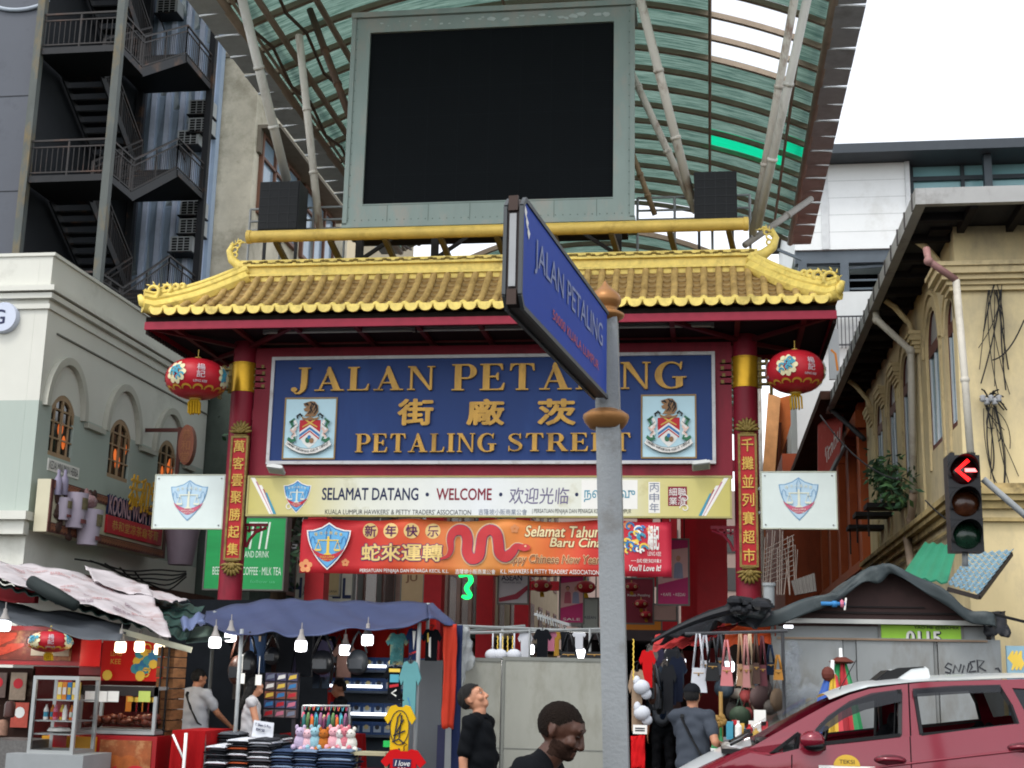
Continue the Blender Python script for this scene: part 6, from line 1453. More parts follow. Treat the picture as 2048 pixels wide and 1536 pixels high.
a,b,c,d=cabinet('glass_cabinet','narrow aluminium glass cabinet with boxed and bottled drinks',60,1352,152,1508,13.2,.5,(.24,.41,.68))
m=MB();m.box((a+.04,13.66,c+.04),(b-.3,13.665,d-.04));pb=m.build('red_back',REDG,bpy.data.objects['glass_cabinet'])
for k,(mt,nm_)in enumerate(((YELPR,'yellow'),(ORANGEPR,'orange'),(BLUEPR,'blue'),(YELPR,'second yellow'))):
 x=lerp(a+.22,b-.06,k/4);z=lerp(c,d,.68)+.013;m=MB();m.box((x,13.3,z),(x+.045,13.4,z+.17));m.mat(1).box((x+.005,13.297,z+.05),(x+.04,13.2995,z+.12));tag(m.build('drink_carton',[mt,WHITEPR if k!=2 else YELPR]),nm_+' drink carton on the upper shelf of the glass cabinet','carton','drink cartons in the glass cabinet')
for k in range(7):
 x=lerp(a+.10,b-.07,k/6.3);z=lerp(c,d,.41)+.013;m=MB();m.lathe([(.022,0),(.024,.01),(.024,.10),(.01,.135),(.01,.15),(0,.152)],(x,13.34+.04*(k%2),z),10);m.mat(1).lathe([(.0245,.03),(.0245,.08)],(x,13.34+.04*(k%2),z),10);tag(m.build('drink_bottle',[[WHITEPR,ORANGEPR,PINKPR,YELPR][k%4],[TEALPR,REDPR,WHITEPR,GREENPR][(k//2)%4]]),'small drink bottle on the middle shelf of the glass cabinet','bottle','bottles in the glass cabinet')
m=MB();m.lathe([(.05,0),(.12,.02),(.10,.05),(0,.06)],(a+.22,13.42,lerp(c,d,.24)+.013),14);tag(m.build('rice_packet',WHITEPR),'pale round packet low in the glass cabinet','packet')
a2,b2,c2,d2=prect(10,1508,165,1560,13.1);m=MB();m.box((a2,13.1,GZ),(b2,13.75,c));tag(m.build('steel_counter',GREYM),'grey steel counter under the narrow glass cabinet','counter')
a,b,c,d=cabinet('glass_display','wide glass display of roasted meats with hanging price tags',156,1372,312,1468,13.9,.55,(.08,),'display case')
m=MB();m.box((a,13.9,d-.10),(b,13.93,d));m.build('header_rail',M('dark_rail','241e1c',.6),bpy.data.objects['glass_display'])
for k in range(9):
 x=lerp(a+.1,b-.1,k/8);m=MB()
 for q in range(6):m.ball((x+rn.uniform(-.05,.05),14.1+rn.uniform(-.08,.12),c+.09+rn.uniform(0,.08)),(rn.uniform(.03,.07),.05,rn.uniform(.02,.05)),8,6)
 tag(m.build('roasted_meat',M('roast_brown','5a2412',.35,var=.4,scale=14),None,True),'heap of glazed brown roasted meat in the wide glass display','food','heaps of roasted meat in the display')
for k in range(5):
 x=lerp(a+.35,b-.25,k/4);m=MB();m.box((x,14.3,lerp(c,d,.45)),(x+.12,14.31,lerp(c,d,.80)));m.mat(1).box((x+.02,14.296,lerp(c,d,.66)),(x+.10,14.2995,lerp(c,d,.76)));tag(m.build('snack_pack',[REDG if k%2 else ORANGEPR,YELPR]),'red and orange snack pack hung at the back of the glass display','packet','snack packs in the glass display')
for k,px in enumerate((183,205,227,290)):
 p=at(px,1392,13.88);m=MB();m.box((p.x-.07,13.875,p.z-.06),(p.x+.06,13.88,p.z+.05));tag(m.build('price_tag',M('lime_tag','a9b85a',.6)if k==3 else WHITEPR),['first pale price tag on the glass display from the left','second pale price tag on the glass display from the left','third pale price tag on the glass display','lime green price tag at the right end of the glass display'][k],'price tag')
a3,b3,c3,d3=prect(156,1470,312,1536,13.85);s=T('food_counter','red counter front with pictures of roast chicken under the glass display','counter',((a3+b3)/2,13.85,GZ));m=MB();m.box((a3,13.85,GZ),(b3,14.5,d3-.005));m.build('body',REDG,s)
m=MB();m.box((a3+.24,13.84,GZ+.2),(b3-.05,13.849,d3-.05));m.build('picture',M('chicken_photo','8a4a26',.5,var=.6,scale=4,dirt='c8a070',damt=.4,dscale=2.5),s)
m=MB()
for k in range(4):m.mat(k%2).poly(disc(.13,14,lerp(a3+.4,b3-.2,k/3),d3-.3-.1*(k%2),.10),(0,13.836-.001*k,0),X3,Z3,.003)
m.build('roast_print',[M('roast_orange','9c5426',.5,var=.4,scale=8),REDPR],s)
cr=T('yellow_crate','yellow plastic crate of orange packets beside the glass cabinet','crate',at(140,1500,13.5));a4,b4,c4,d4=prect(66,1474,172,1508,13.6)
m=MB();m.box((a4,13.78,c4),(b4,13.8,d4));m.box((a4,14.1,c4),(b4,14.12,d4));m.box((a4,13.8,c4),(a4+.02,14.1,d4));m.box((b4-.02,13.8,c4),(b4,14.1,d4));m.box((a4+.02,13.8,c4),(b4-.02,14.1,c4+.02));m.build('crate_wall',M('crate_yellow','c8901e',.4),cr)
for k in range(8):m=MB();m.ball((lerp(a4+.08,b4-.12,k/7),13.9+.06*(k%2),d4-.02),(.07,.09,.035),10,6,Matrix.Rotation(rn.uniform(-.4,.4),3,'Y'));tag(m.build('orange_packet',M('orange_pack','c04a1e',.35,var=.3),None,True),'orange packet heaped in the yellow crate','packet','orange packets in the yellow crate')
m=MB();m.box((a4-.3,13.7,GZ),(b4+.05,14.2,c4-.004));tag(m.build('crate_stand',M('dark_stand','2a2422',.7)),'dark stand carrying the yellow crate','stand')
for k,lab in enumerate(('dark red sauce jar at the far left counter edge','striped woven basket at the far left edge')):
 p=at((20,5)[k],(1415,1452)[k],13.4);m=MB();m.lathe([(.04,-.10),(.055,-.09),(.055,.03),(.04,.06),(0,.065)],p,14);tag(m.build(('sauce_jar','woven_basket')[k],(M('jar_dark','3a1a14',.3),M('basket_weave','8a6a5a',.8,var=.4,scale=30))[k],None,40),lab,('jar','basket')[k])
m=MB();a5,b5,c5,d5=prect(-40,1480,58,1490,13.3);m.box((a5,13.3,GZ),(b5,13.9,d5));tag(m.build('side_table',M('granite_top','5a5856',.4,var=.4,scale=30)),'small speckled counter at the far left edge','table')
def clothed_table(px0,px1,py,Y,dp,lab,mat,seed):
 a,b=at(px0,py,Y).x,at(px1,py,Y).x;z=at((px0+px1)/2,py,Y).z;s=T('market_table',lab,'table',((a+b)/2,Y+dp/2,GZ));m=MB();m.box((a+.03,Y+.03,z-.03),(b-.03,Y+dp-.03,z-.012));m.build('tabletop',M('table_board','6a5a48',.7),s)
 r=random.Random(seed);per=[(a,Y),(b,Y),(b,Y+dp),(a,Y+dp)]
 for q in range(4):x_,y_=per[q];m=MB();m.tube([(x_+(.06 if x_==a else-.06),y_+(.06 if y_==Y else-.06),GZ),(x_+(.06 if x_==a else-.06),y_+(.06 if y_==Y else-.06),z-.03)],.018,6);m.build('leg',GREYM,s)
 m=MB();m.grid(lambda u,v:(lerp(a,b,u),lerp(Y,Y+dp,v),z+.004),6,4)
 def skirt(p,q,out):
  m.grid(lambda u,v:Vector((lerp(p[0],q[0],u),lerp(p[1],q[1],u),lerp(z+.004,GZ+.06,v)))+Vector(out)*(v*(.04+.035*sin(u*21+r.random()*0+seed))),40,5)
 skirt((a,Y),(b,Y),(0,-1,0));skirt((b,Y),(b,Y+dp),(1,0,0));skirt((a,Y+dp),(a,Y),(-1,0,0));m.build('cloth',mat,s,True);return a,b,z
CLR=M('red_tablecloth','8a1014',.8,var=.2)
clothed_table(345,412,1462,13.8,.8,'small table with a red cloth beside the wood pillar',CLR,1)
m=MB();p=at(372,1470,13.7);m.tube([(p.x,13.7,GZ),(p.x,13.7,p.z+.02)],.018,6);m.tube([(p.x,13.7,p.z-.25),(p.x-.15,13.72,p.z)],.012,6);tag(m.build('trestle_leg',WHITE,None,True),'pale trestle leg in front of the small red table','trestle')
# blue canopy stall
BLT=M('blue_tarpaulin','37405f',.6,var=.15,scale=2,dirt='2a3250',damt=.3,dscale=1.2)
pf=[(404,1243),(477,1260),(540,1263),(603,1264),(700,1257),(785,1248),(858,1236)];pb_=[(412,1222),(480,1207),(547,1198),(607,1199),(667,1201),(760,1203),(857,1204)]
bl=T('blue_canopy','blue tarpaulin canopy sagging over the clothes stall','canopy',at(630,1230,15.5))
def spl(P,t):
 t=min(max(t,0),.9999)*(len(P)-1);i=int(t);f=t-i;p0,p1,p2,p3=[Vector(P[max(0,min(len(P)-1,i+k))])for k in(-1,0,1,2)]
 return .5*((2*p1)+(p2-p0)*f+(2*p0-5*p1+4*p2-p3)*f*f+(3*p1-p0-3*p2+p3)*f**3)
def blf(a,b):
 f,k=spl(pf,a),spl(pb_,a);A,B=at(f.x,f.y,14.2),at(k.x,k.y,16.9);p=A.lerp(B,b);return p-Z3*(.05*sin(pi*a*3.0)**2*(1-b)+.10*sin(pi*b)*(.6+.4*sin(a*9)))+Z3*.012*sin(a*40+b*9)
m=MB();m.sheet(blf,48,14,.01);m.build('cloth',BLT,bl,True)
m=MB();A,B,C_,D=at(857,1237,14.2),at(911,1250,14.6),at(880,1216,16.6),at(857,1204,16.9)
m.sheet(lambda a,b:A.lerp(B,a).lerp(D.lerp(C_,a),b)+Z3*.02*sin(a*7+b*5),8,8,.01);m.build('side_flap',BLT,bl,True)
m=MB();A,B,C_,D=at(366,1262,14.1),at(404,1245,14.2),at(410,1224,15),at(360,1238,15);m.sheet(lambda a,b:A.lerp(B,a).lerp(D.lerp(C_,a),b)+Z3*.03*sin(a*11),8,6,.01);m.tube([at(398,1248,14.1),at(404,1244,14.1),at(401,1240,14.1)],[.03,.05,.03],8);m.build('tied_corner',M('blue_tarp_pale','566284',.55,var=.15),bl,True)
m=MB()
for(px,Y,y0_)in((484,14.3,1258),(839,14.3,1245),(430,16.7,1222),(857,16.8,1206)):p=at(px,y0_,Y);m.tube([(p.x,Y,GZ),(p.x,Y,p.z)],.022,7)
for(p,q,Y)in(((412,1228),(857,1212),16.8),):m.tube([at(*p,Y),at(*q,Y)],.018,6)
m.build('pole',GREYM,bl,True)
RDC=M('red_cloth','a0201a',.8,var=.25,stretch=(3,3,.3));
drape('red_back_cloth','red cloth wall at the back of the clothes stall','cloth',[at(655,1500,16.9),at(872,1500,16.9),at(872,1240,16.9),at(655,1240,16.9)],RDC,.02,8)
a,b,c,d=prect(400,1215,660,1480,18.5);m=MB();m.box((a-.5,18.5,GZ),(b,18.6,d+.1));tag(m.build('stall_shade_backdrop',M('stall_shade_black','14171b',.8,var=.4)),'dark sheet standing for the shade behind the left part of the clothes stall','board')  # near-black sheet puts the shade of the stall interior into colour
drape('orange_red_curtain','long orange red cloth strip hanging at the right edge of the clothes stall','curtain',[at(885,1456,14.5),at(910,1457,14.6),at(913,1248,14.6),at(886,1250,14.5)],M('orange_red_cloth','b23018',.7,var=.15),.012,3,8,20)
m=MB();A,B=at(913,1250,14.65),at(905,1536,14.65);m.sheet(lambda a,b:Vector((lerp(A.x-.02,A.x+.07,a),14.66+.02*sin(b*9+a*3),lerp(A.z,GZ+.1,b))),4,14,.008);tag(m.build('navy_strip',M('navy_cloth','1c2440',.8),None,True),'navy cloth strip behind the orange red curtain','curtain')
m=MB();a,b,c,d=prect(812,1320,882,1536,15.3);m.box((a,15.3,GZ),(b,15.34,d));tag(m.build('flat_board',M('grey_board_panel','5c6064',.6,var=.1)),'flat grey board at the right side of the clothes stall','board')
for px in(884,900):m=MB();p=at(px,1450,15);m.box((p.x-.05,15,GZ),(p.x+.04,15.05,p.z));tag(m.build('panel_post',GREYM if px==900 else M('navy_post','2a2c48',.6)),('navy post' if px==884 else 'grey post')+' under the orange red curtain','post')
sh=T('lit_shelf','tall display shelf with white strip lights and small blue boxes','shelf',at(760,1520,16.5));a,b=at(655,1400,16.4).x,at(858,1400,16.4).x
zs_=[at(760,y,16.4).z for y in(1340,1382,1432,1470)]
m=MB()
for z in zs_:m.box((a,16.4,z-.03),(b,16.75,z))
m.box((a,16.76,GZ),(b,16.8,zs_[0]+.1));m.build('board',M('shelf_grey','3a4450',.5),sh)
LED=M('led_strip','ffffff',.4,emit=2.0,ecol='eef4ff')
for(x0_,x1_,y)in((664,690,1331),(733,772,1332),(660,764,1371),(700,776,1427)):p,q=at(x0_,y,16.35),at(x1_,y,16.35);m=MB();m.tube([(p.x,16.35,p.z),(q.x,16.35,p.z)],.018,6);m.build('strip_light',LED,sh)
k=0
for r_,z in enumerate(zs_):
 for c_ in range(9):
  x=lerp(a+.03,b-.16,c_/8);m=MB();m.box((x,16.42,z+.001),(x+.13,16.56,z+.15));m.mat(1).box((x+.02,16.415,z+.03),(x+.11,16.4195,z+.10));m.mat(2).poly(disc(.028,10,x+.065,z+.09),(0,16.414,0),X3,Z3,.006)
  tag(m.build('watch_box',[M('box_blue','1c3a66',.5,var=.3),M('box_inner','8a97a6',.5,var=.3),M('watch_gold','a89a70',.3,metal=.4)if c_%2 else DKPR]),'small blue watch box on the %s lit shelf board'%('top','second','third','lowest')[r_],'box','watch boxes on the lit shelf, %s board'%('top','second','third','lowest')[r_])
def tee(cx,cz,w_,h_,Y,mats,lab,nm='hanging_shirt',prints=(),cat='shirt',group=None,long_=False,tilt=0):
 s=T(nm,lab,cat,(cx,Y,cz-h_/2),group=group);hw=w_/2
 P=[(-.16,.5),(-.30,.475),(-.5,.22),(-.38,.10),(-.29,.19),(-.28,-.5),(.28,-.5),(.29,.19),(.38,.10),(.5,.22),(.30,.475),(.16,.5),(.08,.455),(-.08,.455)]
 m=MB();R_=Matrix.Rotation(tilt,2)
 m.poly([tuple(R_@Vector((x*w_,z*h_)))for x,z in P],(cx,Y,cz),X3,Z3,.035);m.build('body',mats[0],s)
 m=MB();m.tube([(cx,Y-.015,cz+h_*.46),(cx,Y-.015,cz+h_*.56),(cx+.03,Y-.015,cz+h_*.60),(cx,Y-.015,cz+h_*.63),(cx-.02,Y-.015,cz+h_*.6)],.006,5);m.build('hanger',BLACK,s)
 for i,(mt,pts)in enumerate(prints):m=MB();m.poly([tuple(R_@Vector((x*w_,z*h_)))for x,z in pts],(cx,Y-.036-.002*i,cz),X3,Z3,.003);m.build('print',mt,s)
 return s
def teep(px0,py0,px1,py1,Y,*a_,**k):a,b,c,d=prect(px0,py0,px1,py1,Y);return tee((a+b)/2,(c+d)/2,b-a,d-c,Y,*a_,**k)
YT=M('yellow_cotton','c7a01e',.8,var=.12,scale=6);DKT=M('black_cotton','101216',.85,var=.3);RT_=M('red_cotton','b01418',.8,var=.1);TLT=M('teal_cotton','5a8d90',.8,var=.15)
s=teep(769,1410,832,1506,13.6,[YT],'yellow T-shirt with a black ship sketch, hung above the red one',prints=())
m=MB();p=at(799,1455,13.56);m.poly(disc(.10,22,0,0,.17),(p.x,13.56,p.z),X3,Z3,.003,[disc(.092,22,0,0,.162)])
for q in([(-.05,-.12),(-.02,.1),(.01,.14)],[(-.03,-.05),(.04,.08)],[(.0,-.1),(.02,.12)],[(-.06,-.08),(.06,-.03)],[(-.07,-.14),(.0,-.11),(.05,-.15)],[(-.05,-.22),(-.07,-.27),(-.02,-.3)],[(.0,-.2),(.03,-.25),(-.01,-.24)]):m.poly(ribbon(q,.014),(p.x,13.555,p.z),X3,Z3,.003)
m.build('sketch_print',DKPR,s)
s=teep(762,1498,852,1590,13.55,[RT_],'red T-shirt with blue and white lettering under the yellow one');m=MB();ptext(m,'I love',790,1521,820,1532,13.5,shear=.2);ptext(m,'KL',796,1536,816,1548,13.5,bold=.03);m.build('lettering',WHITEPR,s);m=MB();q=prect(786,1518,822,1534,13.51);m.box((q[0],13.506,q[2]),(q[1],13.512,q[3]));m.build('print',NAVY,s)
teep(798,1322,842,1445,14.2,[TLT],'faded teal T-shirt hanging on the right pole of the clothes stall',prints=[(BLUEPR,ribbon([(-.05,-.1),(.05,-.2),(.0,-.35)],.03))])
teep(772,1266,818,1330,14.6,[M('jungle_print','2f5a5c',.8,var=.6,scale=9,dirt='b08a3a',damt=.4,dscale=5)],'teal and orange patterned shirt hanging under the canopy')
teep(812,1256,846,1320,14.5,[M('navy_jersey','1c2848',.8,var=.2)],'navy and white football jersey beside the patterned shirt',prints=[(WHITEPR,[(-.1,.4),(.1,.4),(.0,-.2)]),(REDPR,[(-.25,-.3),(.2,-.2),(.2,-.26),(-.25,-.36)])])
teep(843,1258,884,1322,14.6,[DKT],'black jersey with a white stripe at the right end of the canopy rail',prints=[(WHITEPR,[(-.12,.2),(-.02,.25),(.0,-.4),(-.1,-.35)]),(YELPR,[(-.2,.35),(-.14,.38),(-.1,.1),(-.18,.08)])])
teep(768,1332,812,1400,14.4,[DKT],'black shirt with cyan and red printed lettering below the patterned shirt',prints=[(M('cyan_print','4a97aa',.6),[(-.2,.25),(.2,.25),(.2,.02),(-.2,.02)]),(YELPR,[(-.25,.42),(.25,.42),(.25,.32),(-.25,.32)]),(REDPR,[(-.2,-.06),(.2,-.02),(.2,-.1),(-.2,-.14)]),(WHITEPR,ribbon([(.12,-.2),(-.1,-.3),(.12,-.38)],.05))])
def hang(px0,py0,px1,py1,Y,nm,lab,cat,mat,kind,group=None):
 a,b,c,d=prect(px0,py0,px1,py1,Y);cx=(a+b)/2;w_,h_=b-a,d-c;s=T(nm,lab,cat,(cx,Y,c),group=group);m=MB()
 if kind=='bag':
  m.ball((cx,Y,c+h_*.28),(w_*.5,.09,h_*.28),14,10);m.ball((cx,Y,c+h_*.20),(w_*.46,.085,h_*.2),14,10);m.ball((cx,Y+.01,c+h_*.38),(w_*.44,.075,h_*.2),14,10);m.build('body',mat,s,True)
  m=MB();m.tube([(cx-w_*.4,Y,c+h_*.5),(cx-w_*.18,Y,c+h_*.85),(cx,Y,d),(cx+w_*.18,Y,c+h_*.85),(cx+w_*.4,Y,c+h_*.5)],.014,6);m.build('strap',mat,s,True)
  m=MB();m.box((cx-w_*.3,Y-.10,c+h_*.14),(cx+w_*.3,Y-.085,c+h_*.36));m.build('pocket',M('bag_pocket','22262b',.6,var=.3),s)
 elif kind=='handbag':
  m.poly([(-w_*.5,0),(w_*.5,0),(w_*.36,h_*.42),(-w_*.36,h_*.42)],(cx,Y+.06,c),X3,Z3,.12);m.build('body',mat,s)
  m=MB()
  for q in(-1,1):m.tube([(cx-w_*.33,Y-.01+q*.03,c+h_*.40),(cx-w_*.08,Y+q*.03,d),(cx+w_*.08,Y+q*.03,d),(cx+w_*.33,Y-.01+q*.03,c+h_*.40)],.012,6)
  m.build('strap',mat,s,True);m=MB();m.ball((cx,Y-.065,c+h_*.3),.012,8,6);m.tube([(cx-w_*.3,Y-.062,c+h_*.33),(cx+w_*.3,Y-.062,c+h_*.33)],.004,5);m.build('clasp',M('muted_brass','8a6a34',.4,metal=.4),s)
 elif kind=='jeans':
  m.poly([(-w_*.5,h_),(w_*.5,h_),(w_*.5,0),(w_*.1,0),(0,h_*.62),(-w_*.1,0),(-w_*.5,0)],(cx,Y+.03,c),X3,Z3,.05);m.build('leg_cloth',mat,s);m=MB();m.box((cx-w_*.5,Y-.03,d-h_*.08),(cx+w_*.5,Y-.021,d));m.build('waistband',M('waist_dark','1a1d24',.8),s)
  m=MB();m.box((cx+w_*.1,Y-.04,d-h_*.22),(cx+w_*.24,Y-.034,d-h_*.08));m.build('paper_tag',M('kraft_tag','a58d6a',.7),s)
 return s
BAGB=M('black_leather','0e1013',.4,var=.3);BAGBR=M('brown_leather','3a241c',.45,var=.3);DEN=M('dark_denim','1e2a3e',.85,var=.3);DENB=M('blue_denim','2a3c58',.85,var=.3)
hl=[((458,1268,492,1370),14.9,'sling_bag','brown sling bag hanging at the left end of the canopy rail','bag',BAGBR,'bag'),((480,1264,515,1352),14.7,'sling_bag','black sling bag next to the brown one under the canopy','bag',BAGB,'bag'),((500,1266,530,1345),15.1,'hanging_jeans','blue jeans hanging behind the sling bags','jeans',DENB,'jeans'),
  ((530,1268,560,1330),14.8,'backpack','rounded dark backpack beside the hanging jeans','bag',BAGB,'bag'),((555,1266,625,1352),15.0,'hanging_shorts','wide black shorts hanging behind the middle bulb','shorts',DKT,'jeans'),((622,1264,668,1350),14.7,'backpack','large black backpack with shiny front pocket right of the middle bulb','bag',BAGB,'bag'),
  ((694,1262,738,1350),14.8,'shoulder_bag','black shoulder bag with grey front hanging before the lit shelf','bag',M('grey_black_bag','24282c',.5,var=.3),'bag'),((665,1270,690,1335),15.6,'tote_bag','small dark tote hanging before the red back cloth','bag',BAGBR,'bag')]
for bx,Y,nm,lab,cat,mt,kd in hl:hang(*bx,Y,nm,lab,cat,mt,kd)
for k,(px,py)in enumerate(((483,1356),(517,1359))):p=at(px,py,14.5);m=MB();m.box((p.x-.035,14.5,p.z-.06),(p.x+.035,14.504,p.z+.05));m.tube([p+Z3*.05,p+Z3*.25],.004,4);tag(m.build('swing_tag',WHITEPR),('left' if k==0 else 'right')+' white swing tag dangling below the sling bags','tag')
a,b,c,d=prect(529,1345,596,1436,14.9);s=T('packed_goods_rack','rack of shiny packed souvenirs between the hanging bags and the table','rack',((a+b)/2,14.9,GZ));m=MB();m.box((a,14.9,c),(b,14.95,d));m.box((a+.02,14.91,GZ),(a+.06,14.94,c));m.box((b-.06,14.91,GZ),(b-.02,14.94,c));m.build('board',M('rack_dark','2e2a30',.6,var=.3),s)
cm=[REDPR,BLUEPR,YELPR,WHITEPR,GREYPR,PINKPR]
for i in range(3):
 for j in range(5):
  x=lerp(a,b,(i+.5)/3);z=lerp(c,d,(j+.5)/5);m=MB();m.box((x-.055,14.872,z-.04),(x+.055,14.897,z+.04));m.mat(1).poly([(-.045,-.03),(.045,-.01),(.045,.03),(-.03,.015)],(x,14.8715,z),X3,Z3,.003);tag(m.build('souvenir_pack',[M('pack_plastic_%d'%(j%3),('6a5a5c','4c4a66','7a4a3c')[j%3],.25,var=.5,scale=18),cm[(i*5+j)%6]]),'shiny souvenir pack in the rack beside the paper sign','packet','souvenir packs in the rack')
s=T('keychain_rack','wire rack hung with colourful tassel keychains','rack',at(650,1462,14.2));p,q=at(606,1412,14.2),at(700,1412,14.2);m=MB();m.tube([p,q],.012,6);m.tube([(p.x,14.2,p.z),(p.x,14.2,GZ+.9)],.014,6);m.tube([(q.x,14.2,p.z),(q.x,14.2,GZ+.9)],.014,6);m.build('rail',ALU,s)
KC=['c4506a','2f6a6a','a84a3a','5a7a4a','c04a6a','c8662a','3a6a8a','3f9aa0','b02a30','8a5a7a','c8b88a','7a3a5a']
for k in range(22):
 x=lerp(p.x+.02,q.x-.02,k/21);Y=14.17-.05*(k%2);mt=M('tassel_%d'%(k%12),KC[k%12],.7,var=.2);m=MB();m.tube([(x,14.2,p.z),(x+.01,Y,p.z-.04)],.005,4);zt_=p.z-.06-.02*(k%3)
 m.lathe([(.008,0),(.018,-.03),(.028,-.12-.05*hsh(k)),(.0,-.12-.05*hsh(k))],(x,Y,zt_),8);m.ball((x+.01,Y-.02,zt_-.18),(.026,.02,.026),8,6);m.ball((x-.015,Y-.015,zt_-.22),(.02,.02,.024),8,6)
 tag(m.build('keychain',mt,None,True),'tassel keychain on the wire rack','keychain','tassel keychains on the wire rack')
pl_c=[('b0a0b8','lilac plush toy at the left of the row over the jeans'),('d0a8b0','pale pink plush toy second in the row'),('8ab0ba','pale blue plush toy third in the row'),('a8622a','orange brown plush toy in the middle of the row'),('d8a0a8','rosy plush toy right of the orange one'),('c8c4c0','white plush toy near the right end of the row'),('c0707a','deep pink plush toy beside the white one'),('d0ccc4','cream plush toy at the right end of the row')]
for k,(c_,lab)in enumerate(pl_c):
 q=at((601,616,630,648,668,681,690,701)[k],1484+4*(k%2),13.9);mt=M('plush_'+lab.split()[0]+lab.split()[1],c_,.95,var=.15,bump=.6,bscale=80);s=T('plush_toy',lab,'plush toy',q-Z3*.1,group='plush toys hung over the folded clothes');m=MB();m.ball(q,(.07,.06,.085),12,8);m.ball(q+Vector((0,-.02,.1)),(.055,.05,.05),12,8);m.ball(q+Vector((-.04,-.02,.15)),(.02,.015,.025),8,6);m.ball(q+Vector((.04,-.02,.15)),(.02,.015,.025),8,6)
 for e in(-1,1):m.ball(q+Vector((e*.06,-.04,-.05)),(.03,.035,.03),8,6)
 m.build('body',mt,s,True);m=MB();m.tube([q+Z3*.14,q+Z3*.25],.006,4);m.ball(q+Vector((-.02,-.068,.11)),.006,6,4);m.ball(q+Vector((.02,-.068,.11)),.006,6,4);m.build('loop',BLACK,s)
s=T('paper_price_sign','white handwritten paper price sign leaning over the folded shirts','sign',at(525,1480,14.1));A,B,C_,D=at(503,1473,14.0),at(545,1481,14.0),at(548,1446,14.05),at(508,1440,14.05);m=MB();m.add([A,B,C_,D],[(0,1,2,3)]);m.add([x+Y3*.005 for x in(A,B,C_,D)],[(3,2,1,0)]);m.build('sheet',M('paper_white','b9bcc2',.8),s)
m=MB();text_mb(m,'T Shirt 5 Pcs',at(526,1451,14.0),.17,.03,(B-A).normalized(),Z3,depth=.01);text_mb(m,'RM 50',at(521,1460,14.0),.09,.03,(B-A).normalized(),Z3,depth=.01);m.build('lettering',NAVY,s)
clothed_table(405,720,1546,13.5,1.1,'long low table with a red cloth under the folded clothes',CLR,3)
clothed_table(560,700,1470,15.0,.7,'red covered table behind the keychain rack',CLR,5)
zt_=at(560,1546,13.5).z+.006
def fold_stack(px0,px1,ptop,Y,cols,lab,grp,nm='folded_shirt',cat='shirt',dp=.38):
 a,b=at(px0,1500,Y).x,at(px1,1500,Y).x;top=at((px0+px1)/2,ptop,Y).z;z=zt_;k=0;r=random.Random(int(px0))
 while z<top:
  h_=r.uniform(.022,.034);e=[r.uniform(-.015,.015)for _ in range(4)]
  def fn(u,v,z=z,h_=h_,e=e):
   x=lerp(a+e[0],b+e[1],u);y=lerp(Y+e[2],Y+dp,v);return(x,y,z+h_+.004*sin(u*13+z*90)-.012*(2*u-1)**4-.01*(1-v)**6)
  m=MB();m.grid(fn,8,6);
  m.grid(lambda u,v:(lerp(a+e[0]-.006*sin(pi*v),b+e[1]+.006*sin(pi*v),u),Y+e[2]-.012*sin(pi*v)+.003*sin(u*17),lerp(z,z+h_-.012*(2*u-1)**4-.01,v)),8,4)
  for s_ in(0,1):m.grid(lambda u,v:((a+e[0]-.008*sin(pi*v))if s_==0 else(b+e[1]+.008*sin(pi*v)),lerp(Y+e[2],Y+dp,u),lerp(z,z+h_-.012,v)),5,3,s_==0)
  tag(m.build(nm,cols[k%len(cols)],None,True),lab,cat,grp);z+=h_;k+=1
W_T,B_T,G_T,S_T,O_T=(M('cloth_white','b9bcc2',.85,var=.15),M('cloth_black','15171b',.85,var=.4,scale=20),M('cloth_grey','4a4d52',.85,var=.3),M('cloth_stripe','2c2e33',.85,var=.7,scale=40,stretch=(.2,1,1)),M('cloth_orange','9c4a2c',.85,var=.2))
DNS=[M('denim_mid','31405a',.85,var=.3),M('denim_pale','66788e',.85,var=.3),M('denim_deep','1f2b3f',.85,var=.3)]
G_='folded shirts piled on the red table'
fold_stack(411,452,1492,13.65,[B_T,S_T,W_T,S_T,B_T,G_T],'folded striped shirt in the leftmost pile on the red table',G_+', leftmost pile');fold_stack(455,496,1478,13.7,[W_T,B_T,O_T,S_T,B_T],'folded shirt in the second pile, below the one with an orange layer',G_+', second pile');fold_stack(498,540,1480,13.68,[S_T,W_T,B_T,G_T,W_T],'folded black and white shirt in the pile under the paper sign',G_+', third pile');fold_stack(432,475,1466,14.15,[S_T,B_T,G_T],'folded dark shirt in the back pile at left',G_+', back pile');fold_stack(515,560,1474,14.15,[W_T,W_T,B_T],'folded white shirt in the back pile behind the paper sign',G_+', white back pile')
fold_stack(543,585,1503,13.7,DNS,'folded jeans in the leftmost jeans pile','folded jeans on the red table, left pile','folded_jeans','jeans');fold_stack(588,634,1500,13.72,DNS[::-1],'folded jeans in the middle jeans pile','folded jeans on the red table, middle pile','folded_jeans','jeans');fold_stack(637,706,1503,13.7,DNS,'folded jeans in the wide right jeans pile','folded jeans on the red table, right pile','folded_jeans','jeans');fold_stack(560,625,1492,14.15,[DNS[2]],'dark folded jeans in the back jeans pile','folded jeans on the red table, back pile','folded_jeans','jeans');fold_stack(628,690,1494,14.15,[DNS[2],B_T],'dark folded jeans in the right back pile below the plush toys','folded jeans on the red table, right back pile','folded_jeans','jeans')
m=MB();p=at(742,1530,13.9);m.bar((p.x-.2,13.9,GZ),(p.x-.15,13.9,p.z+.1),.03);m.bar((p.x+.2,13.9,GZ),(p.x+.15,13.9,p.z+.1),.03);m.box((p.x-.18,13.75,p.z+.1),(p.x+.18,14.05,p.z+.13));tag(m.build('step_stool',M('stool_cream','9a9478',.6)),'small pale folding stool beside the jeans table','stool')
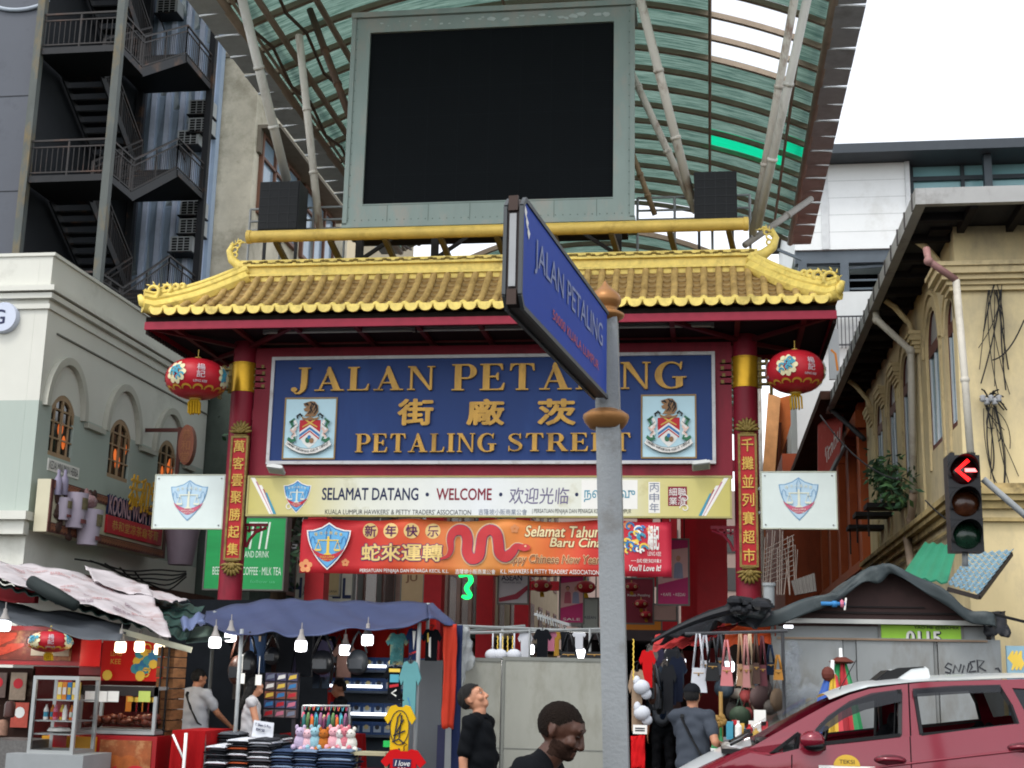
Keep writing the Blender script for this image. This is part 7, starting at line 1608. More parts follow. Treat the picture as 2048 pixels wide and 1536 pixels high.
m=MB();p=at(776,1488,13.8);m.box((p.x-.05,13.8,p.z-.03),(p.x+.05,13.85,p.z+.03));tag(m.build('green_sticker_box',M('neon_label','1fb050',.5)),'small bright green box beside the yellow T-shirt','box')
# grey hoarding, rails and clothes in the centre
HP=M('dull_hoarding','8a8b82',.5,var=.16,scale=1.2,dirt='686456',damt=.42,dscale=1.4,stretch=(1,1,.45))
for px0,px1,lab in((912,1000,'narrow grey metal hoarding panel behind the man in black'),(1003,1250,'wide grey metal hoarding panel left of the sign post')):
 a,b,c,d=prect(px0,1319,px1,1536,15.5);s=T('hoarding_panel',lab,'hoarding',((a+b)/2,15.5,GZ));m=MB();m.box((a,15.5,GZ),(b,15.53,d));m.build('sheet',HP,s);m=MB();m.box((a,15.49,d-.02),(b,15.56,d+.02));m.box((a,15.488,GZ),(a+.03,15.5,d-.02));zz=at(1100,1500,15.5).z;m.box((a+.03,15.494,zz),(b,15.5,zz+.012));m.build('rim',M('hoarding_rim','6c6e68',.5),s)
m=MB()
for(p,q)in(((915,1252),(1215,1264)),((940,1266),(1215,1258)),((925,1262),(1050,1252))):m.tube([at(*p,16.0),at(*q,16.4)],.018,6)
for px in(1005,1060,1180):p=at(px,1258,16.1);m.tube([(p.x,16.1,GZ),(p.x,16.1,p.z)],.016,6)
for k in range(12):p=at(1075+k*5,1222+k*2.2,17);m.tube([p,p+Vector((.02,-.2,-.03)),p+Vector((.05,-.3,-.12))],.008,4)
m.bar(at(1070,1228,17),at(1140,1250,16.6),.03);tag(m.build('clothes_rail',ALU),'thin metal clothes rails above the grey hoarding','rail')
drape('plastic_sheet','clear grey plastic sheet hanging by the curtain above the hoarding','sheet',[at(916,1380,15.2),at(950,1322,15.4),at(942,1255,15.6),at(914,1250,15.2)],M('plastic_film','a9adad',.3,var=.2,alpha=.55),.03,5,12,12)
cl=[((1066,1258,1104,1318),16.1,'black dress hanging on the rail above the hoarding',DKT),((1092,1258,1114,1302),16.3,'pink top hanging beside the black dress',M('pink_cotton','b06a80',.8)),((1105,1260,1122,1312),16.5,'mustard top hanging beside the pink one',M('mustard_cotton','8a6a2a',.8)),((1118,1258,1140,1310),16.6,'dark striped top on the rail left of the sign post',B_T),((1036,1262,1066,1318),16.2,'white top at the left of the black dress',W_T),((1145,1258,1172,1300),16.6,'pale shirt hanging at the right end of the rail',W_T)]
for bx,Y,lab,mt in cl:teep(*bx,Y,[mt],lab)
for k,(bx,lab)in enumerate((((1118,1268,1158,1330),'square black shopping bag hanging left of the sign post'),((1165,1268,1215,1330),'square black shopping bag hanging behind the sign post'))):hang(*bx,15.9,'shopping_bag',lab,'bag',BAGB,'handbag')
for k in range(5):
 p=at(985+k*10,1272,16.0);m=MB()
 for j in range(6):m.tube([p-Z3*(.03*j)+X3*.008*(j%2),p-Z3*(.03*j+.03)+X3*.008*((j+1)%2)],.007,4)
 tag(m.build('yellow_chain',YELPR),'short yellow plastic chain hanging from the rail above the hoarding','chain','yellow plastic chains on the rail')
for k,px in enumerate((985,1000,1028)):p=at(px,1310,15.9);m=MB();m.ball(p,(.09,.07,.07),10,8);m.tube([p,p+Z3*.25],.01,4);tag(m.build('white_bundle',W_T,None,True),['white wrapped bundle at the left over the hoarding','white wrapped bundle beside the rail post','white wrapped bundle right of the rail post'][k],'bundle')
# dark alley of stalls in the middle right
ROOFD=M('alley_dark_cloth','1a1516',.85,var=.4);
al=T('alley_shade_roof','dark roof added over the market alley to keep it dark','roof',(0,24,0));m=MB();m.box((-2.0,18.6,2.27),(.95,60,2.31));m.box((-2.0,18.6,2.17),(.95,18.64,2.27));m.build('cloth_roof',ROOFD,al)  # dark roof, side walls and end added as a box to darken the alley
for x,lab in((-1.9,'dark wall added on the left to keep the alley dark'),(.85,'dark wall added on the right to keep the alley dark')):m=MB();m.box((x-.05,19,GZ),(x+.05,60,2.26));tag(m.build('alley_shade_wall',M('stall_wall_dark','1c1a1c',.85,var=.5)),lab,'wall')
m=MB();m.box((-1.8,48,GZ),(.8,48.1,2.26));tag(m.build('alley_dark_end',M('alley_end_dark','121416',.9)),'dark sheet added to close the far end of the alley in darkness','wall')
rn=random.Random(33)
GOODC=['3a2a2a','6a2a2a','24303a','5a4a3a','1c1e22','44403c','7a6a5a','2a3a2a','8a3a3a','9a948a']
for k in range(40):
 Y=rn.uniform(19.5,34);side=rn.choice((-1,1));x=(-1.78 if side<0 else .72)+rn.uniform(-.02,.02);z=rn.uniform(.5,1.8);m=MB();w_,h_=rn.uniform(.15,.3),rn.uniform(.25,.6)
 m.box((x-.06,Y-w_,z-h_/2),(x+.06,Y+w_,z+h_/2));m.ball((x,Y,z-h_/2),(.09,w_*.9,.08),8,6);m.tube([(x,Y-w_*.6,z+h_/2),(x,Y,z+h_/2+.2),(x,Y+w_*.6,z+h_/2)],.01,4)
 tag(m.build('hanging_bag',M('goods_%d'%(k%10),GOODC[k%10],.7,var=.3)),'dim bag hung along the alley wall '+('on the left' if side<0 else 'on the right'),'bag','dim bags along the alley walls, '+('left' if side<0 else 'right'))
BLKT=M('black_tarpaulin','15171c',.5,var=.3)
drape('black_tarpaulin','bunched black tarpaulin sloping over the handbag stall','tarpaulin',[at(1306,1284,15.4),at(1545,1228,15.6),at(1535,1206,16.6),at(1460,1215,16.6)],BLKT,.04,7,40,14)
m=MB();r2=random.Random(8)
for k in range(26):p=at(r2.uniform(1462,1528),r2.uniform(1200,1222),r2.uniform(15.2,15.9));m.ball(p,(r2.uniform(.05,.13),r2.uniform(.06,.12),r2.uniform(.03,.07)),7,5)
m.tube(sag(at(1305,1283,15.4),at(1480,1215,15.4),-.05),[.02+.045*i/10 for i in range(11)],8);tag(m.build('tarpaulin_bundle',BLKT),'crumpled bundle of black plastic at the foot of the right gate column','tarpaulin')
drape('red_awning','red cloth awning hanging under the black tarpaulin','awning',[at(1305,1300,15.6),at(1400,1288,15.8),at(1480,1245,16.2),at(1310,1275,15.8)],M('awning_red','a83030',.7,var=.2),.02,5)
drape('orange_awning','orange cloth with a faint glow of its own behind the handbags','awning',[at(1450,1290,16.2),at(1555,1285,16.2),at(1555,1240,16.4),at(1450,1250,16.4)],M('awning_orange_glow','c2502a',.7,var=.25,emit=.12),.02,5)  # the cloth emits a little itself so that it looks lit
HB=[((1380,1268,1414,1385),15.2,'white strapped bag hanging nearest the alley',W_T),((1398,1268,1422,1360),15.5,'thin white strapped bag behind the nearest one',W_T),((1410,1275,1440,1362),15.1,'black handbag with gold rim left of the pink one',BAGB),((1440,1280,1466,1372),15.0,'large pink handbag hanging in the middle of the row',M('pink_leather','b06a6c',.5,var=.1)),((1428,1268,1452,1350),15.5,'grey checked handbag behind the pink one',G_T),
  ((1472,1268,1490,1372),15.1,'beige handbag right of the pink one',M('beige_leather','9a7a5e',.5,var=.15)),((1484,1270,1500,1375),15.0,'dusty pink small handbag in the right cluster',M('dusty_pink','9a6a66',.5,var=.15)),((1492,1268,1508,1376),15.15,'cream small handbag in the right cluster',M('cream_leather','b09c80',.5)),((1504,1268,1520,1368),15.05,'dark brown small handbag in the right cluster',BAGBR),((1516,1272,1534,1372),15.1,'maroon small handbag at the right of the cluster',M('maroon_leather','4a1c24',.5)),((1530,1290,1552,1350),15.3,'navy patterned handbag near the grey booth',DEN),((1546,1310,1566,1360),15.2,'mustard yellow handbag nearest the grey booth',M('mustard_leather','9a6a24',.5))]
for bx,Y,lab,mt in HB:hang(*bx,Y,'handbag',lab,'handbag',mt,'handbag','handbags hanging beside the alley')
m=MB();m.tube([at(1370,1268,15.2),at(1575,1262,15.2)],.018,6);m.tube([at(1565,1262,15.3),(at(1565,1262,15.3).x,15.3,GZ)],.02,6);tag(m.build('handbag_rail',M('dark_rail_steel','3c3d40',.5)),'metal rail carrying the row of handbags','rail')
a,b,c,d=prect(1440,1285,1570,1530,16.8);m=MB();m.box((a,16.8,GZ),(b,16.85,d));tag(m.build('stock_board',M('stock_dark','1d1816',.85,var=.6,scale=4)),'dark cluttered back board of the handbag stall','board')
for k in range(26):
 p=at(rn.uniform(1440,1565),rn.uniform(1375,1480),rn.uniform(15.4,16.4));m=MB();m.ball(p,(rn.uniform(.06,.14),.08,rn.uniform(.06,.14)),9,7);m.tube([p+X3*.06,p+Z3*.22,p-X3*.06],.01,4);tag(m.build('stacked_bag',M('goods_%d'%(k%10),GOODC[k%10],.7),None,True),'dark bag heaped behind the handbag row','bag','dark bags heaped in the handbag stall')
a,b,z=clothed_table(1448,1560,1482,14.4,.8,'display table of small goods in front of the handbags',M('grey_cloth','6a6a6c',.8,var=.2),9)
for k in range(16):
 x=lerp(a+.06,b-.06,k/15);h_=rn.uniform(.07,.2);m=MB();Y=14.5+.12*(k%3);c_=k%5
 if k%2:m.lathe([(.03,0),(.035,.01),(.035,h_*.7),(.014,h_*.85),(.014,h_),(0,h_)],(x,Y,z+.006),10)
 else:m.box((x-.035,Y,z+.006),(x+.035,Y+.05,z+.006+h_));m.box((x-.03,Y-.004,z+.03),(x+.03,Y-.001,z+h_*.8))
 tag(m.build('trinket_bottle' if k%2 else 'trinket_box',[TEALPR,DKPR,REDPR,WHITEPR,GOLDPR][c_]),('bottle' if k%2 else 'boxed item')+' among the small goods on the display table','trinket','small goods on the display table')
m=MB();p=at(1520,1440,14.5);m.box((p.x-.06,14.5,p.z-.14),(p.x+.06,14.56,p.z+.1));tag(m.build('white_gift_box',WHITEPR),'tall white box standing on the display table','box')
teep(1256,1338,1292,1462,15.0,[M('tan_cotton','8f7a66',.8,var=.1)],'tan jacket hanging right of the sign post','hanging_jacket',cat='jacket')
teep(1278,1300,1312,1375,15.4,[RT_],'red top hanging behind the tan jacket');
m=MB();p=at(1266,1278,14.9)
for j in range(16):m.tube([p-Z3*(.027*j)+X3*.01*(j%2),p-Z3*(.027*j+.027)+X3*.01*((j+1)%2)],.008,4)
tag(m.build('long_yellow_chain',YELPR),'long yellow plastic chain right of the sign post','chain')
for k,(px,py)in enumerate(((1283,1374),(1284,1426))):p=at(px,py,14.9);m=MB();m.ball(p,(.09,.08,.08),10,8);m.ball(p+Vector((.05,.02,-.07)),(.06,.05,.06),8,6);m.ball(p+Vector((-.05,0,.06)),(.04,.05,.06),8,6);tag(m.build('plastic_bag_bundle',W_T,None,True),('upper' if k==0 else 'lower')+' white plastic bundle beside the tan jacket','bundle')
drape('red_cloth_strip','red cloth hanging below the tan jacket by the sign post','cloth',[at(1262,1536,14.8),at(1290,1536,14.8),at(1290,1470,14.9),at(1262,1472,14.9)],RT_,.012,4,8,8)
m=MB();q=prect(1266,1450,1294,1468,14.7);m.box((q[0],14.7,q[2]),(q[1],14.72,q[3]));o=m.build('tag_board',WHITEPR);tag(o,'small white board with dark stripes under the tan jacket','sign');m=MB()
for z_ in(.3,.55):m.box((lerp(q[0],q[1],.15),14.697,lerp(q[2],q[3],z_)),(lerp(q[0],q[1],.85),14.699,lerp(q[2],q[3],z_+.15)))
m.build('print',DKPR,o)
for k in range(5):hang(1288+k*7,1310+k*9,1306+k*7,1400+k*10,15.6+.3*k,'sling_bag',['first','second','third','fourth','fifth'][k]+' dim sling bag from the tan jacket into the alley','bag',(BAGB,BAGBR,G_T,BAGB,DEN)[k],'bag')
for k in range(3):p=at(1428+k*7,1478-3*k,13.9);m=MB();m.lathe([(.03,-.3),(.035,-.28),(.035,-.1),(.014,.0),(.014,.08),(0,.08)],p,10);tag(m.build('green_bottle',M('green_glass','1f6a3a',.15)),['green bottle nearest the man in the cap','middle green bottle on the small stand','green bottle by the display table'][k],'bottle')
m=MB();p=at(1440,1500,13.9);m.box((p.x-.15,13.75,GZ),(p.x+.15,14.05,at(1440,1497,13.9).z));tag(m.build('bottle_stand',WHITE),'small white stand under the green bottles','stand')
m=MB()
for k in range(14):p=at(1440+rn.uniform(-8,12),1440+rn.uniform(-8,10),13.95);m.ball(p,.03,7,5)
p=at(1442,1445,13.97);m.tube([p+Z3*.3,p-Z3*.4],.02,6);tag(m.build('longan_bunch',M('fruit_tan','8a6a34',.6,var=.3),None,True),'bunch of tan fruit hanging beside the man in the cap','fruit')
# grey booth on the right with its gable and tarpaulin
bo=T('grey_booth','closed grey metal booth with a brown gable and graffiti','booth',(1.95,16.8,0));GBP=M('booth_grey','808484',.5,var=.14,scale=1.2,dirt='625d54',damt=.38,dscale=1.3,stretch=(1,1,.4))
a,b,c,d=prect(1546,1276,1975,1536,16);a_,b_=a,b
a0,b0,c0,d0=prect(1552,1250,1972,1275,16.06)
segs=[1546,1689,1716,1872,1880,2008];
m=MB()
for k in range(len(segs)-1):
 x0_,x1_=at(segs[k],1400,16).x,at(segs[k+1],1400,16).x;o_=(0,.02,0,.03,.0)[k];m.box((x0_+.004,16+o_,GZ),(x1_-.004,16.05+o_,d))
m.build('front_panel',GBP,bo);m=MB();m.box((a0,16.06,d-.02),(b0,16.1,d0));m.build('upper_panel',GBP,bo);m=MB();m.box((a,16.11,GZ),(a+.04,18.5,d0));m.box((b+.1,16.11,GZ),(b+.14,18.5,d0));m.box((a,18.5,GZ),(b+.14,18.54,d0));m.build('side_panel',GBP,bo)
q=prect(1553,1239,1988,1248,15.9);m=MB();m.box((q[0],15.9,q[2]),(q[1],16.0,q[3]));m.build('white_rail',M('rail_white','a9aaa6',.5,dirt='6a5a4a',damt=.2),bo)
q=prect(1555,1277,1975,1281,15.98);m=MB();m.box((q[0],15.975,q[2]),(q[1],15.999,q[3]));m.build('rusty_trim',M('rust_trim','7d6a58',.7,var=.3),bo)
gp=[at(1556,1252,16.05),at(1982,1254,16.05),at(1982,1238,16.05),at(1765,1140,16.05),at(1560,1238,16.05)];m=MB();m.poly([(p.x,p.z)for p in gp],(0,16.15,0),X3,Z3,.1);m.build('gable_board',M('gable_brown','3c2a28',.7,var=.2,dirt='241a1a',damt=.3),bo)
m=MB();q=prect(1580,1224,1960,1228,16.0);m.box((q[0],16.02,q[2]),(q[1],16.049,q[3]));q=prect(1620,1212,1850,1215,16.0);m.box((q[0],16.025,q[2]),(q[1],16.049,q[3]));q=prect(1752,1148,1756,1212,16.0);m.build('gable_batten',M('batten_dark','1c1616',.7),bo)
PG=[(1475,1228),(1560,1222),(1640,1193),(1700,1167),(1742,1139),(1765,1129),(1792,1134),(1850,1163),(1905,1193),(1950,1224),(1990,1236)]
def tp(a,b):
 p=spl(PG,a);A=at(p.x,p.y+4*sin(a*31),15.75);A2=A+Vector((0,0,-.13-.03*sin(a*17)));B=A+Vector((0,2.9,.04))
 return(A2.lerp(A,b*4)if b<.25 else A.lerp(B,(b-.25)/.75))+Vector((0,.03*sin(a*37+b*4),.02*sin(a*23+b*19)))
m=MB();m.sheet(lambda a,b:tp(a,1-b),60,16,.012);m.build('roof_tarpaulin',M('green_grey_tarp','30383a',.55,var=.25,dirt='4d5656',damt=.3,dscale=2),bo,True)
q=prect(1960,1225,2022,1272,15.9);drape('tarp_end','dark tarpaulin end hanging at the right side of the booth','tarpaulin',[at(1972,1270,15.9),at(2020,1272,16),at(2010,1222,16.2),at(1955,1225,15.9)],BLKT,.02,4,10,8)
m=MB();m.bar(at(1985,1228,15.8),at(2060,1246,15.4),.03);tag(m.build('tarp_pole',BLACK),'thin dark pole holding the tarpaulin end at right','pole')
s=signb('phone_number_sign','lime green sign with the number 0115 half hidden above the grey booth',(1762,1250,1922,1281),16.045,M('lime_sign','8fc03a',.5,var=.08),.012,[('0115',(1815,1264,1882,1290),DKPR,dict(bold=.06)),('0115',(1813,1263,1880,1288),WHITEPR,dict(bold=.03)),('YAO ME @BEKMIX',(1828,1252,1918,1260),DKPR,dict(bold=.01))])
SPR=M('white_spray','a9b0b6',.6,var=.3,scale=6,alpha=.22);m=MB();r3=random.Random(6)
for k in range(120):
 q=(r3.gauss(1582,8),r3.uniform(1285,1440))if k<70 else(r3.gauss(1622,14),r3.gauss(1390,12));p=at(q[0],q[1],16);m.poly(disc(r3.uniform(.02,.07),10,0,0,r3.uniform(.03,.10)),(p.x,15.998-.0003*k,p.z),X3,Z3,0)
m.build('spray_patch',SPR,bo)
m=MB();p=lambda x,y:(at(x,y,16).x,at(x,y,16).z);k=0
for st in([(1904,1330),(1896,1326),(1890,1334),(1902,1340),(1900,1346),(1890,1344)],[(1906,1346),(1910,1330),(1918,1344),(1922,1328)],[(1924,1346),(1928,1330),(1934,1344),(1938,1326)],[(1950,1322),(1940,1324),(1944,1334),(1938,1344),(1952,1342)],[(1956,1344),(1954,1320),(1968,1322),(1958,1334),(1972,1342)],[(1990,1338),(1996,1336),(2000,1344)]):
 k+=1;m.poly(ribbon([p(*q)for q in st],.016),(0,15.997-.001*k,0),X3,Z3,.002)
m.build('graffiti_tag',DKPR,bo)
m=MB();q=prect(2014,1292,2075,1350,15.95);m.box((q[0],15.95,GZ),(q[1],16,q[3]));o=m.build('mural_panel',M('mural_blue','7fa0b0',.6,var=.2));tag(o,'pale blue board with yellow cartoonless swirls at the right edge'.replace('cartoonless ',''),'board');m=MB()
for k in range(3):m.poly(ribbon([p(2024+8*k,1302),p(2018+9*k,1316),p(2028+7*k,1328),p(2022+8*k,1340)],[.02,.06,.05,.02]),(0,15.948-.001*k,0),X3,Z3,.002)
m.build('swirl',YELPR,o)
s=T('blue_gadget','blue stick-shaped toy with a white end hanging on the brown gable','toy',at(1665,1212,15.7));m=MB();m.tube([at(1642,1207,15.7),at(1690,1208,15.7)],.022,8);m.tube([at(1664,1208,15.7),at(1674,1208,15.7)],.035,8);m.build('rod',BLUEPR,s,True);m=MB();m.bar(at(1692,1196,15.7),at(1689,1220,15.7),.02);m.build('end_bar',WHITEPR,s);m=MB();m.lathe([(.03,-.02),(.05,0),(.03,.02)],at(1684,1207,15.7),10,X3);m.build('ring',PINKPR,s)
m=MB();p_=at(1577,1253,15.8);m.box((p_.x-.05,15.8,p_.z-.015),(p_.x+.05,15.86,p_.z+.015));tag(m.build('small_lamp',BULB),'small lit lamp under the left end of the booth rail','lamp')
m=MB();A,B,C_,D=at(1590,1190,18),at(1632,1182,18),at(1628,1146,18.2),at(1582,1162,18.2);m.sheet(lambda a,b:A.lerp(B,a).lerp(D.lerp(C_,a),b)+Y3*.012*cos(a*40),30,2,.01);tag(m.build('corrugated_sheet',M('old_zinc','4c4844',.6,var=.3)),'grey corrugated sheet leaning above the tarpaulin','sheet')
m=MB();m.tube([at(1538,1215,17.5),at(1538,1172,17.5)],.07,10);m.tube([at(1538,1172,17.5),at(1538,1166,17.5)],.085,10);tag(m.build('pipe_stub',GREYM,None,40),'grey pipe stub beside the right gate column','pipe')
m=MB()
for k in range(14):m.tube([at(1530+k*5,1060+rn.uniform(-5,40),21.2+.05*k),at(1526+k*5+rn.uniform(-10,14),1190,21.2)],.009,5)
for k in range(9):m.tube([at(1528,1100+9*k,21.5),at(1588,1070+10*k,21.5)],.008,5)
tag(m.build('wire_frame',M('frame_wire','6e625a',.6)),'tangle of thin poles and wires between the right column and the booth','poles')
def umbrella(top,foot,Y0,Y1,cols,lab):
 A,B=at(*top,Y0),at(*foot,Y1);B=Vector((B.x,Y1-.05,GZ));s=T('folded_umbrella',lab,'umbrella',B);d=(A-B).normalized();a1=d.cross(Y3).normalized();a2=d.cross(a1);L=(A-B).length;n=32;mbs=[MB()for _ in cols]
 for k in range(n):
  t0,t1=2*pi*k/n,2*pi*(k+1)/n;ci=(k*len(cols)*1//n)%len(cols)
  def rr(t,h):f=1+.22*cos(t*8);return(.05+.22*h**.8)*f
  mb_=mbs[ci];hs_=[0,.15,.35,.6,.85,1.0]
  for i in range(5):
   q=[]
   for(t,h)in((t0,hs_[i]),(t0,hs_[i+1]),(t1,hs_[i+1]),(t1,hs_[i])):r_=rr(t,h);q.append(A-d*(L*.82*h+.05)+(a1*cos(t)+a2*sin(t))*r_)
   mb_.add(q,[(0,1,2,3)])
 for c,mb_ in zip(cols,mbs):mb_.build('panel',c,s,True)
 m=MB();m.tube([B,A+d*.12],.02,8);m.lathe([(.04,-.04),(.025,.0),(.02,.05),(0,.055)],A,10,d);m.build('shaft',WHITE,s);return s
UR,UB,UG,UY=M('umbrella_red','a82c34',.6,var=.12),M('umbrella_blue','2c4f94',.6,var=.12),M('umbrella_green','1d7a44',.6,var=.12),M('umbrella_yellow','b9982e',.6,var=.12)
umbrella((1664,1342),(1640,1560),15.2,14.6,[UB,UY,UR,UB,UR,UR],'folded red and blue market umbrella leaning on the booth, lower one');umbrella((1682,1318),(1690,1560),15.5,15.0,[UG,UR,UG,UY,UB,UG],'folded green and red market umbrella leaning on the booth, taller one')
m=MB();m.ball(at(1656,1348,15.1),(.07,.05,.08),8,6);m.lathe([(.05,.02),(.14,-.03),(.1,-.05)],at(1683,1318,15.45),12);tag(m.build('umbrella_cap',M('cap_brown','5a2a20',.7)),'dark rag and brown cap on the tops of the folded umbrellas','cap')
r5=random.Random(77);GC=[M('dim_garment_%d'%i,c,.85,var=.35)for i,c in enumerate(('1a2030','24262a','3a2a28','2a3440','40302c','16181c','5a5450','2c2a3c','503038'))]
for k in range(26):
 x=r5.uniform(452,668);w_=r5.uniform(24,40);y0_=r5.uniform(1262,1300);Y=r5.uniform(15.4,16.6)
 if k%3==0:hang(x,y0_,x+w_,y0_+r5.uniform(70,110),Y,'hanging_jeans','dim trousers crowded at the back of the clothes stall','jeans',GC[k%9],'jeans','dim trousers at the back of the clothes stall')
 else:teep(x,y0_,x+w_*1.3,y0_+r5.uniform(55,80),Y,[GC[k%9]],'dim shirt crowded at the back of the clothes stall',group='dim shirts at the back of the clothes stall')
for k in range(16):
 x=r5.uniform(1290,1345);y0_=r5.uniform(1285,1350);Y=r5.uniform(16.2,18.4);teep(x,y0_,x+r5.uniform(26,40),y0_+r5.uniform(60,95),Y,[GC[(k*2)%9]],'dim shirt hanging at the mouth of the dark alley',group='dim shirts at the mouth of the alley')
for k in range(5):
 A,B=atx(150+30*k,1118+6*k,XB+.55),atx(372,1140+4*k,XB+.55);m=MB();m.tube([p+Z3*.03*sin(i*.9+k)for i,p in enumerate(sag(A,B,.10+.05*k,12))],.018,5)
 tag(m.build('facade_cable',WIRE,None,True),'slack black cable along the brown fascia of the cream shophouse','cable','slack cables on the shophouse fascia')
for k,(bx,c_)in enumerate((((20,1345,52,1400),'8a7a6a'),((22,1405,56,1455),'a8483a'),((-20,1345,12,1395),'5a4a44'))):
 a,b,c,d=prect(*bx,15.45);m=MB();m.box((a,15.45,c),(b,15.46,d));m.mat(1).poly(disc((b-a)*.3,12,(a+b)/2,lerp(c,d,.6)),(0,15.449,0),X3,Z3,.003);tag(m.build('food_poster',[M('poster_%d'%k,c_,.6,var=.4,scale=9),REDPR if k!=1 else CREAMW]),['beige food poster at the far left stall back','red food poster below the beige one at far left','brown poster at the very left of the stall back'][k],'poster')
# people
def capsule(m,p,q,r0,r1,n=14,sy=1.):
 p,q=Vector(p),Vector(q);d=q-p;L=max(d.length,1e-5);prof=[(0.0,-r0)]+[(r0*cos(a),r0*sin(a))for a in[-pi/2*(1-i/4)for i in range(1,5)]]+[(r1*cos(a),L+r1*sin(a))for a in[pi/2*i/4 for i in range(0,4)]]+[(0.0,L+r1)]
 m.lathe([(max(r,1e-6),h)for r,h in prof],p,n,d,sy)
def fuse(m,voxel,it=6,disp=None):
 """one continuous skin round all the volumes in m"""
 me=bpy.data.meshes.new('tmp');me.from_pydata(m.v,[],m.f);o=bpy.data.objects.new('tmp',me);COL.objects.link(o)
 r=o.modifiers.new('r','REMESH');r.mode='VOXEL';r.voxel_size=voxel;s=o.modifiers.new('s','SMOOTH');s.iterations=it;s.factor=.5
 dg=bpy.context.evaluated_depsgraph_get();dg.update();e=bpy.data.meshes.new_from_object(o.evaluated_get(dg));bpy.data.objects.remove(o);bpy.data.meshes.remove(me)
 out=MB();out.v=[v.co.copy()for v in e.vertices];out.f=[tuple(p.vertices)for p in e.polygons];out.m=[0]*len(out.f);nr=[v.normal.copy()for v in e.vertices];bpy.data.meshes.remove(e)
 if disp:out.v=[p+n_*disp(p)for p,n_ in zip(out.v,nr)]
 return out,nr
def submesh(src,nr,keep,off):
 idx={};o=MB()
 for f in src.f:
  if all(keep(src.v[i])for i in f):
   g=[]
   for i in f:
    if i not in idx:idx[i]=len(o.v);o.v.append(src.v[i]+nr[i]*off(src.v[i]))
    g.append(idx[i])
   o.f.append(tuple(g));o.m.append(0)
 return o
def ik(S,H,l1,l2,pole):
 S,H=Vector(S),Vector(H);d=H-S;L=min(d.length,l1+l2-.004);d.normalize();a=(l1*l1-l2*l2+L*L)/(2*L);h=sqrt(max(0,l1*l1-a*a));p=Vector(pole);p=(p-d*p.dot(d)).normalized()
 return S+d*a+p*h,S+d*L
def skinmat(nm,c):return M(nm,c,.5,var=.12,scale=14,spec=.35)
